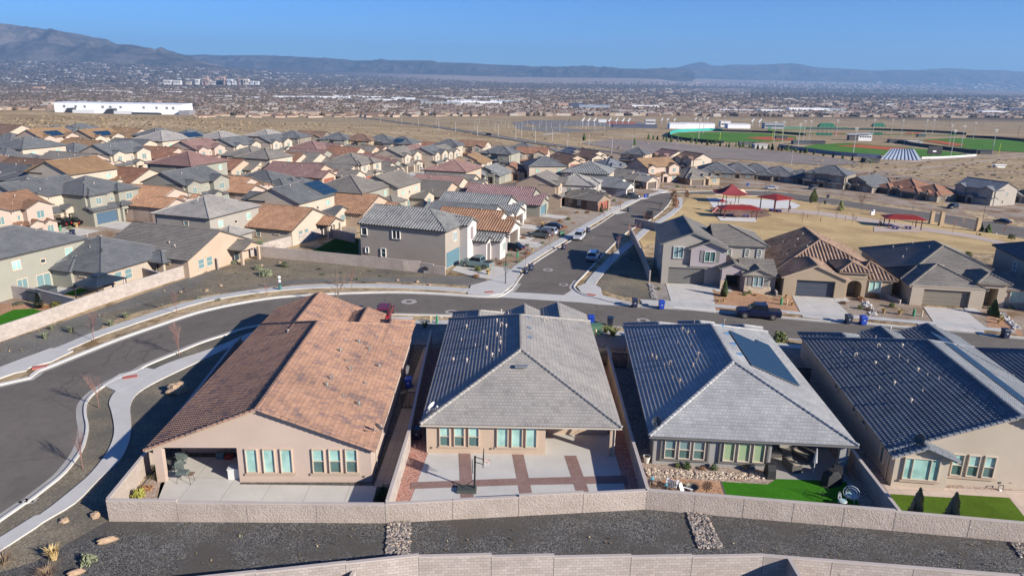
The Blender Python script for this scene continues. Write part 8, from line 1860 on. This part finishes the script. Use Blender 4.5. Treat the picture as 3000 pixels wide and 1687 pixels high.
S2 = [(430,166),(551,162),(602,160),(629,163),(710,162.6),(784,162.6),(854,166),(1000,173.5),(1039,178),(1155,177),(1268,178),(1283,183),(1380,185),(1427,189),(1536,193),(1563,197),(1710,195),(1761,197.5),(1835,202),(1932,202.6),(1970,200),(2030,206)]
S3 = [(1880,208),(1960,203),(2000,194),(2023,188),(2054,182),(2066,184),(2085,193),(2116,193),(2148,190),(2217,190.5),(2272,188),(2322,186),(2342,188),(2369,194),(2408,199.5),(2485,202.6),(2567,208),(2621,204.5),(2679,207),(2769,200.6),(2815,202),(2854,205),(2932,206),(3000,211),(3200,214)]
MT1 = rock_mat('sandia_rock', (.04,.042,.04), (.09,.08,.07), (.20,.165,.14), .0016); MT2 = rock_mat('far_rock', (.035,.036,.034), (.07,.062,.052), (.13,.11,.09), .0012)
mountains('mountains', S1, [(-200,168),(0,172),(300,180),(600,196),(660,204)], 15500, 3200, 300, 30, .5, MT1, -200, 655, 3)
mountains('mountains', S2, [(430,186),(600,192),(850,202),(1000,211),(1500,227),(2030,232)], 20500, 2400, 420, 18, .5, MT2, 430, 2030, 7)
mountains('mountains', S3, [(1880,228),(2000,230),(2500,243),(3000,262),(3200,268)], 27000, 3000, 300, 16, .26, MT2, 1880, 3200, 12)
def apron_mat():
    m = rock_mat('apron_soil', (.06,.055,.05), (.10,.085,.075), (.17,.14,.11), .0035); nt = m.node_tree; ns, L = nt.nodes, nt.links; b = ns['Principled BSDF']
    src = b.inputs['Base Color'].links[0].from_socket; g = N(ns, 'ShaderNodeNewGeometry'); sx = N(ns, 'ShaderNodeSeparateXYZ'); L.new(g.outputs['Position'], sx.inputs[0])
    mr = N(ns, 'ShaderNodeMapRange'); mr.inputs['From Min'].default_value = -4500; mr.inputs['From Max'].default_value = -1500; L.new(sx.outputs[0], mr.inputs['Value'])
    mx = N(ns, 'ShaderNodeMixRGB'); L.new(mr.outputs[0], mx.inputs[0]); L.new(src, mx.inputs[1]); mx.inputs[2].default_value = (.36,.28,.23,1); L.new(mx.outputs[0], b.inputs['Base Color']); return m
# rising apron below the left mountains
mb = MB(); G_ = []
for j in range(15):
    G_.append([])
    for i in range(111):
        px = -500+i*35; e = 241+px*.0175; py = e+(interp(BASE, px)-e)*j/14; p = apron(px, py)
        if j == 0: p.y -= 150; p.z -= 8
        if j == 14: p.y += 400
        G_[-1].append(p)
for a, b in zip(G_, G_[1:]):
    for i in range(110): mb.face([a[i], a[i+1], b[i+1], b[i]])
tag(mb.build('foothills', apron_mat()), kind='structure')
# pale far plain in front of the mountains
# ---- town: individual landmark buildings
def bld(name, q, w, d, h, c, label, wins=True, d_abs=None, rz=0, roofc=None, cat='building'):
    x, y = at(*q); z = hz(x, y)
    if d_abs: p = farpt(q[0], q[1], d_abs); x, y, z = p
    t = empty(name, (x, y, z), R(rz), label, cat); mb = MB(); mb.box(-w/2, w/2, 0, d, -6, h); mb.build('wall', plain('b_%03d%03d' % (int(c[0]*999), int(c[2]*999)), c, .8), t)
    mb = MB(); mb.box(-w/2-.6, w/2+.6, -.6, d+.6, h, h+.8); mb.build('roof', plain('br_%03d' % int((roofc or mul(c, 1.1))[0]*999), roofc or mul(c, 1.1), .7), t)
    if wins: mb = MB(); [mb.box(-w/2+w*(k+.25)/n_, -w/2+w*(k+.75)/n_, -.15, 0, h*.3, h*.75) for n_ in (max(3, int(w/12)),) for k in range(n_)]; mb.build('window', GLASSD, t)
    return t
# big white school
t = empty('school', (*at(341,334), 0), R(0), 'very long white building with dark angled entrances beyond the dry field', 'building'); t.location.z = hz(t.location.x, t.location.y); Wd_ = 382/2080*(t.location.y*cp+8); t.scale = (1, 1, Wd_/280)
mb = MB(); mb.box(-Wd_/2, Wd_/2, 10, 60, -8, 21); mb.build('wall', plain('school_white', (.80,.80,.79), .7), t); mb = MB(); mb.box(-Wd_/2, Wd_/2, 9.5, 61, 21, 22); mb.build('roof', CW, t)
for k in (-.42, -.33, -.26, -.12, -.06, .02, .2, .3, .38, .43): mb = MB(); mb.box(k*Wd_-2.5, k*Wd_+2.5, 9.8, 10, 11, 16); mb.build('window', METALG, t)
for x, w in ((-.42, .09), (-.12, .11)): mb = MB(); mb.face([(x*Wd_, -2, -6), ((x+w)*Wd_, -6, -6), ((x+w)*Wd_, -6, 8), ((x+w*.55)*Wd_, -4, 10.5)]); mb.face([((x+w)*Wd_, -6, -6), ((x+w)*Wd_, 10, -6), ((x+w)*Wd_, 10, 11), ((x+w)*Wd_, -6, 8)]); mb.face([(x*Wd_, -2, -6), ((x+w*.55)*Wd_, -4, 10.5), ((x+w)*Wd_, 10, 11), (x*Wd_, 10, 0)]); mb.build('entrance', plain('school_dark', (.05,.055,.06), .5), t)
for x0_, x1_, h_ in ((-.33, -.16, 7), (-.01, .14, 6), (.14, .34, 5)): mb = MB(); mb.box(x0_*Wd_, x1_*Wd_, -4, 10, -6, h_); mb.build('wing', plain('school_pale', (.62,.63,.64), .7), t)
mb = MB(); mb.box(.13*Wd_, .36*Wd_, -5, -4, -2, 4); mb.build('window_band', GLASSD, t); mb = MB(); mb.box(Wd_/2-3, Wd_*.57, -2, 30, -6, 9); mb.build('annex', plain('school_grey', (.25,.24,.25), .8), t)
WL = [(742,291,46,4,0),(850,290,90,5,0),(905,294,40,4,1),(955,292,120,6,0),(1010,287,70,5,0),(1040,296,60,4,1),(1082,290,60,5,0),(1118,299,70,5,0),(1150,290,70,5,2),(1180,296,60,6,0),(1222,300,60,5,1),(1275,288,60,5,0),(1290,309,90,6,1),(1325,293,60,6,2),(1368,301,60,5,0),(1390,307,130,6,0),(1420,290,80,5,0),(1470,302,60,5,0),(1505,304,60,5,1),(1660,316,40,8,3),(1690,320,40,9,4),(1730,322,60,7,5),(1765,322,40,7,5),(110,264,30,8,3),(95,275,60,4,2),(220,268,60,5,1),(300,272,80,5,0),(340,273,60,5,2),(390,276,60,4,0),(500,275,50,5,0),(560,283,90,4,3),(640,287,60,4,0),(1890,318,60,5,0),(2160,330,90,4,0),(2260,332,60,5,0),(2370,328,90,6,0),(2440,327,60,5,1),(2600,311,50,4,0),(2700,305,60,5,2),(2870,322,60,5,4),(2915,335,60,5,0),(2990,330,60,8,4),(2760,305,90,5,3)]; rk = ranks(WL)
for i, (px, py, w, h, c) in enumerate(WL):
    cc = [(.86,.86,.87), (.34,.36,.38), (.52,.50,.48), (.45,.30,.22), (.07,.08,.12), (.30,.34,.40)][c]; ds = .001*at(px, py)[1]
    bld('warehouse', (px, py), w*(1.5 if ds < 3 else 1.9), 40, h*2.3, cc, f"{['white','grey','pale','brown','dark blue','blue-grey'][c]} long flat-roofed building in the town belt, {rk[i]} of such", False)['group'] = 'flat-roofed buildings across the town'
for i, (px, w, h, c, l) in enumerate([(490,60,28,(.60,.56,.52),'cream mid-rise left of the tower cluster'),(518,60,24,(.62,.60,.56),'wide cream mid-rise beside it'),(552,40,16,(.5,.42,.36),'low tan block'),(577,30,34,(.62,.60,.58),'slim white tower'),(596,24,22,(.45,.33,.27),'small brown block'),(603,34,46,(.42,.26,.20),'reddish-brown tower, left one'),(612,20,30,(.5,.4,.34),'tan slab by the red tower'),(640,40,40,(.46,.30,.24),'reddish-brown tower, middle one'),(652,36,52,(.40,.27,.22),'tallest reddish-brown tower'),(645,56,26,(.66,.58,.52),'pale pink podium block'),(672,40,34,(.50,.52,.56),'blue-grey glass tower'),(684,40,22,(.6,.58,.55),'cream block below the glass tower'),(706,34,34,(.45,.32,.26),'brown tower on the right'),(712,30,30,(.5,.4,.34),'tan tower on the right'),(722,34,34,(.60,.52,.46),'peach tower on the right'),(737,30,20,(.55,.55,.56),'grey-white block at the right end'),(752,26,18,(.6,.6,.6),'last pale block of downtown'),(628,50,20,(.55,.50,.46),'wide pale block in front')]):
    bld('tower', (px, 247), w*1.15, 40, h*1.35, c, 'downtown: '+l, True, 7000, cat='tower')
# ---- roofs: the nearest far neighbourhood, house by house
def far_house(name, c1, c2):
    mb = MB(); a, b, h, r = 7, 8.5, 3.4, 5.8
    for q in ([(-a,-b),(a,-b)],[(a,-b),(a,b)],[(a,b),(-a,b)],[(-a,b),(-a,-b)]): mb.face([(*q[0], -3), (*q[1], -3), (*q[1], h), (*q[0], h)], mi=0)
    a += .5; b += .5; mb.face([(-a,-b,h), (a,-b,h), (0,-b*.25,r)], mi=1); mb.face([(a,b,h), (-a,b,h), (0,b*.25,r)], mi=1); mb.face([(a,-b,h), (a,b,h), (0,b*.25,r), (0,-b*.25,r)], mi=1); mb.face([(-a,b,h), (-a,-b,h), (0,-b*.25,r), (0,b*.25,r)], mi=1)
    return mb.build(name, [plain(name+c1[0], c1[1], .9), plain(name+c2[0], c2[1], .9)])
FH = [far_house('far_house', ('w%d' % i, w), ('r%d' % i, r)) for i, (w, r) in enumerate([((.46,.36,.27),(.26,.15,.10)), ((.40,.30,.22),(.21,.13,.095)), ((.48,.39,.30),(.30,.18,.12)), ((.36,.27,.2),(.18,.12,.09))])]
fl = [['tan house with a terracotta roof in the neighbourhood beyond the field', 0], ['tan house with a brown roof in the neighbourhood beyond the field', 0], ['cream house with an orange roof in the neighbourhood beyond the field', 0], ['brown house with a dark roof in the neighbourhood beyond the field', 0]]
rnd = random.Random(3); k = 0; NEARH = []
while len(NEARH) < 285:
    px = rnd.uniform(-40, 1560); lo = 324 if px < 150 else 346-max(0, px-1000)*.012; py = rnd.triangular(300 if px < 150 else 309, lo, lo)
    if 125 < px < 575: py = rnd.uniform(300, 306)
    x, y = at(px, py)
    if y < 1150: continue
    if any((x-a)**2+(y-b)**2 < 17**2 for a, b in NEARH): 
        k += 1
        if k > 20000: break
        continue
    NEARH.append((x, y)); i = rnd.randrange(4); o = FH[i] if not fl[i][1] else FH[i].copy()
    if fl[i][1]: col.objects.link(o)
    fl[i][1] = 1; o.location = (x, y, hz(x, y)); o.rotation_euler = (0, 0, rnd.choice((.2, .5, 1.77, 2.1))); o.scale = (rnd.uniform(.85, 1.15), rnd.uniform(.85, 1.1), rnd.uniform(.9, 1.25)); tag(o, fl[i][0], 'house', 'houses of the neighbourhood beyond the field')
# ---- everything further: masses
def mass(name, n, band, cols, w, h, label, tree=False, seed=5, flatroof=.3):
    rnd = random.Random(seed); mb = MB()
    for _ in range(n):
        px = rnd.uniform(-60, 3060); py = band(px, rnd)
        if py is None: continue
        if py < 241+px*.0175: x, y, z = apron(px, py)
        else:
            x, y = at(px, py); z = hz(x, y)
            if y < 1150: continue
        s = rnd.uniform(.7, 1.4)*(1+y/9000); mi = rnd.randrange(len(cols))
        if tree:
            r = w*s; zt = h*s; P4 = [(x+r*math.cos(a), y+r*math.sin(a), z+zt*.35*rnd.uniform(.7, 1.2)) for a in (0, 1.26, 2.5, 3.77, 5.03)]; T_ = (x, y, z+zt); B_ = (x, y, z)
            for i in range(5): mb.face([P4[i], P4[(i+1) % 5], T_], mi=mi); mb.face([P4[(i+1) % 5], P4[i], B_], mi=mi)
        else:
            a, b = w*s*.5*rnd.uniform(.7, 2.2), w*s*.5; zt = h*s*rnd.uniform(.7, 1.3)
            for q in ([(-a,-b),(a,-b)],[(a,-b),(a,b)],[(-a,b),(-a,-b)]): mb.face([(x+q[0][0], y+q[0][1], z-2), (x+q[1][0], y+q[1][1], z-2), (x+q[1][0], y+q[1][1], z+zt), (x+q[0][0], y+q[0][1], z+zt)], mi=mi)
            mb.face([(x-a, y-b, z+zt), (x+a, y-b, z+zt), (x+a, y+b, z+zt+(0 if rnd.random() < flatroof else 2.5)), (x-a, y+b, z+zt)], mi=mi)
    o = mb.build(name, [plain('%s_%d' % (name, i), c, .95) for i, c in enumerate(cols)]); tag(o, label, None, None, 'stuff'); return o
def b_near(px, r):
    lo = 324 if px < 150 else (340 if px < 1500 else 341); lo += 0 if px < 1900 else (px-1900)*.006
    return r.triangular(284, lo, lo-3) if not (125 < px < 575) else r.uniform(284, 304)
def b_mid(px, r): return r.triangular(240, 312, 285)
def b_far(px, r):
    top = interp([(-60,178),(300,186),(620,202),(1000,222),(1500,247),(2000,256),(2600,268),(3060,286)], px); return r.uniform(top, 262 if px < 2200 else 290)
mass('distant_houses', 5200, b_near, [(.42,.33,.25),(.27,.18,.13),(.21,.145,.11),(.50,.44,.37),(.32,.22,.16)], 15, 4.5, 'houses of the town beyond the field', flatroof=.3)
mass('distant_houses', 5200, b_mid, [(.36,.31,.26),(.25,.19,.145),(.48,.46,.44),(.19,.15,.125)], 18, 4.5, 'houses and sheds across the valley', seed=8)
mass('distant_town', 2600, b_far, [(.50,.48,.46),(.32,.27,.23),(.36,.33,.30)], 24, 4, 'pale specks of the far town', seed=9, flatroof=.8)
mass('distant_trees', 6500, b_near, [(.095,.07,.05),(.07,.055,.038),(.13,.095,.065)], 5, 8, 'bare trees among the far houses', True, 15)
mass('distant_trees', 20000, b_mid, [(.06,.048,.038),(.045,.038,.031),(.09,.07,.052)], 8, 8, 'bare cottonwoods along the valley', True, 16)
mass('distant_trees', 9000, b_far, [(.06,.056,.052),(.085,.075,.068)], 12, 12, 'trees of the far town', True, 17)

# ================================================================ air
mb = MB(); mb.box(-52000, 52000, -280, 31500, -190, 1250); hzb = mb.build('haze', None if False else plain('haze_volume', (1, 1, 1)))
m = MATS['haze_volume']; nt = m.node_tree; nt.nodes.clear(); o_ = nt.nodes.new('ShaderNodeOutputMaterial'); v_ = nt.nodes.new('ShaderNodeVolumePrincipled'); v_.inputs['Color'].default_value = (.36,.62,1.0,1); v_.inputs['Density'].default_value = 4.4e-5; v_.inputs['Anisotropy'].default_value = 0.1
nt.links.new(v_.outputs[0], o_.inputs['Volume']); tag(hzb, 'pale blue haze in the air', None, None, 'stuff')
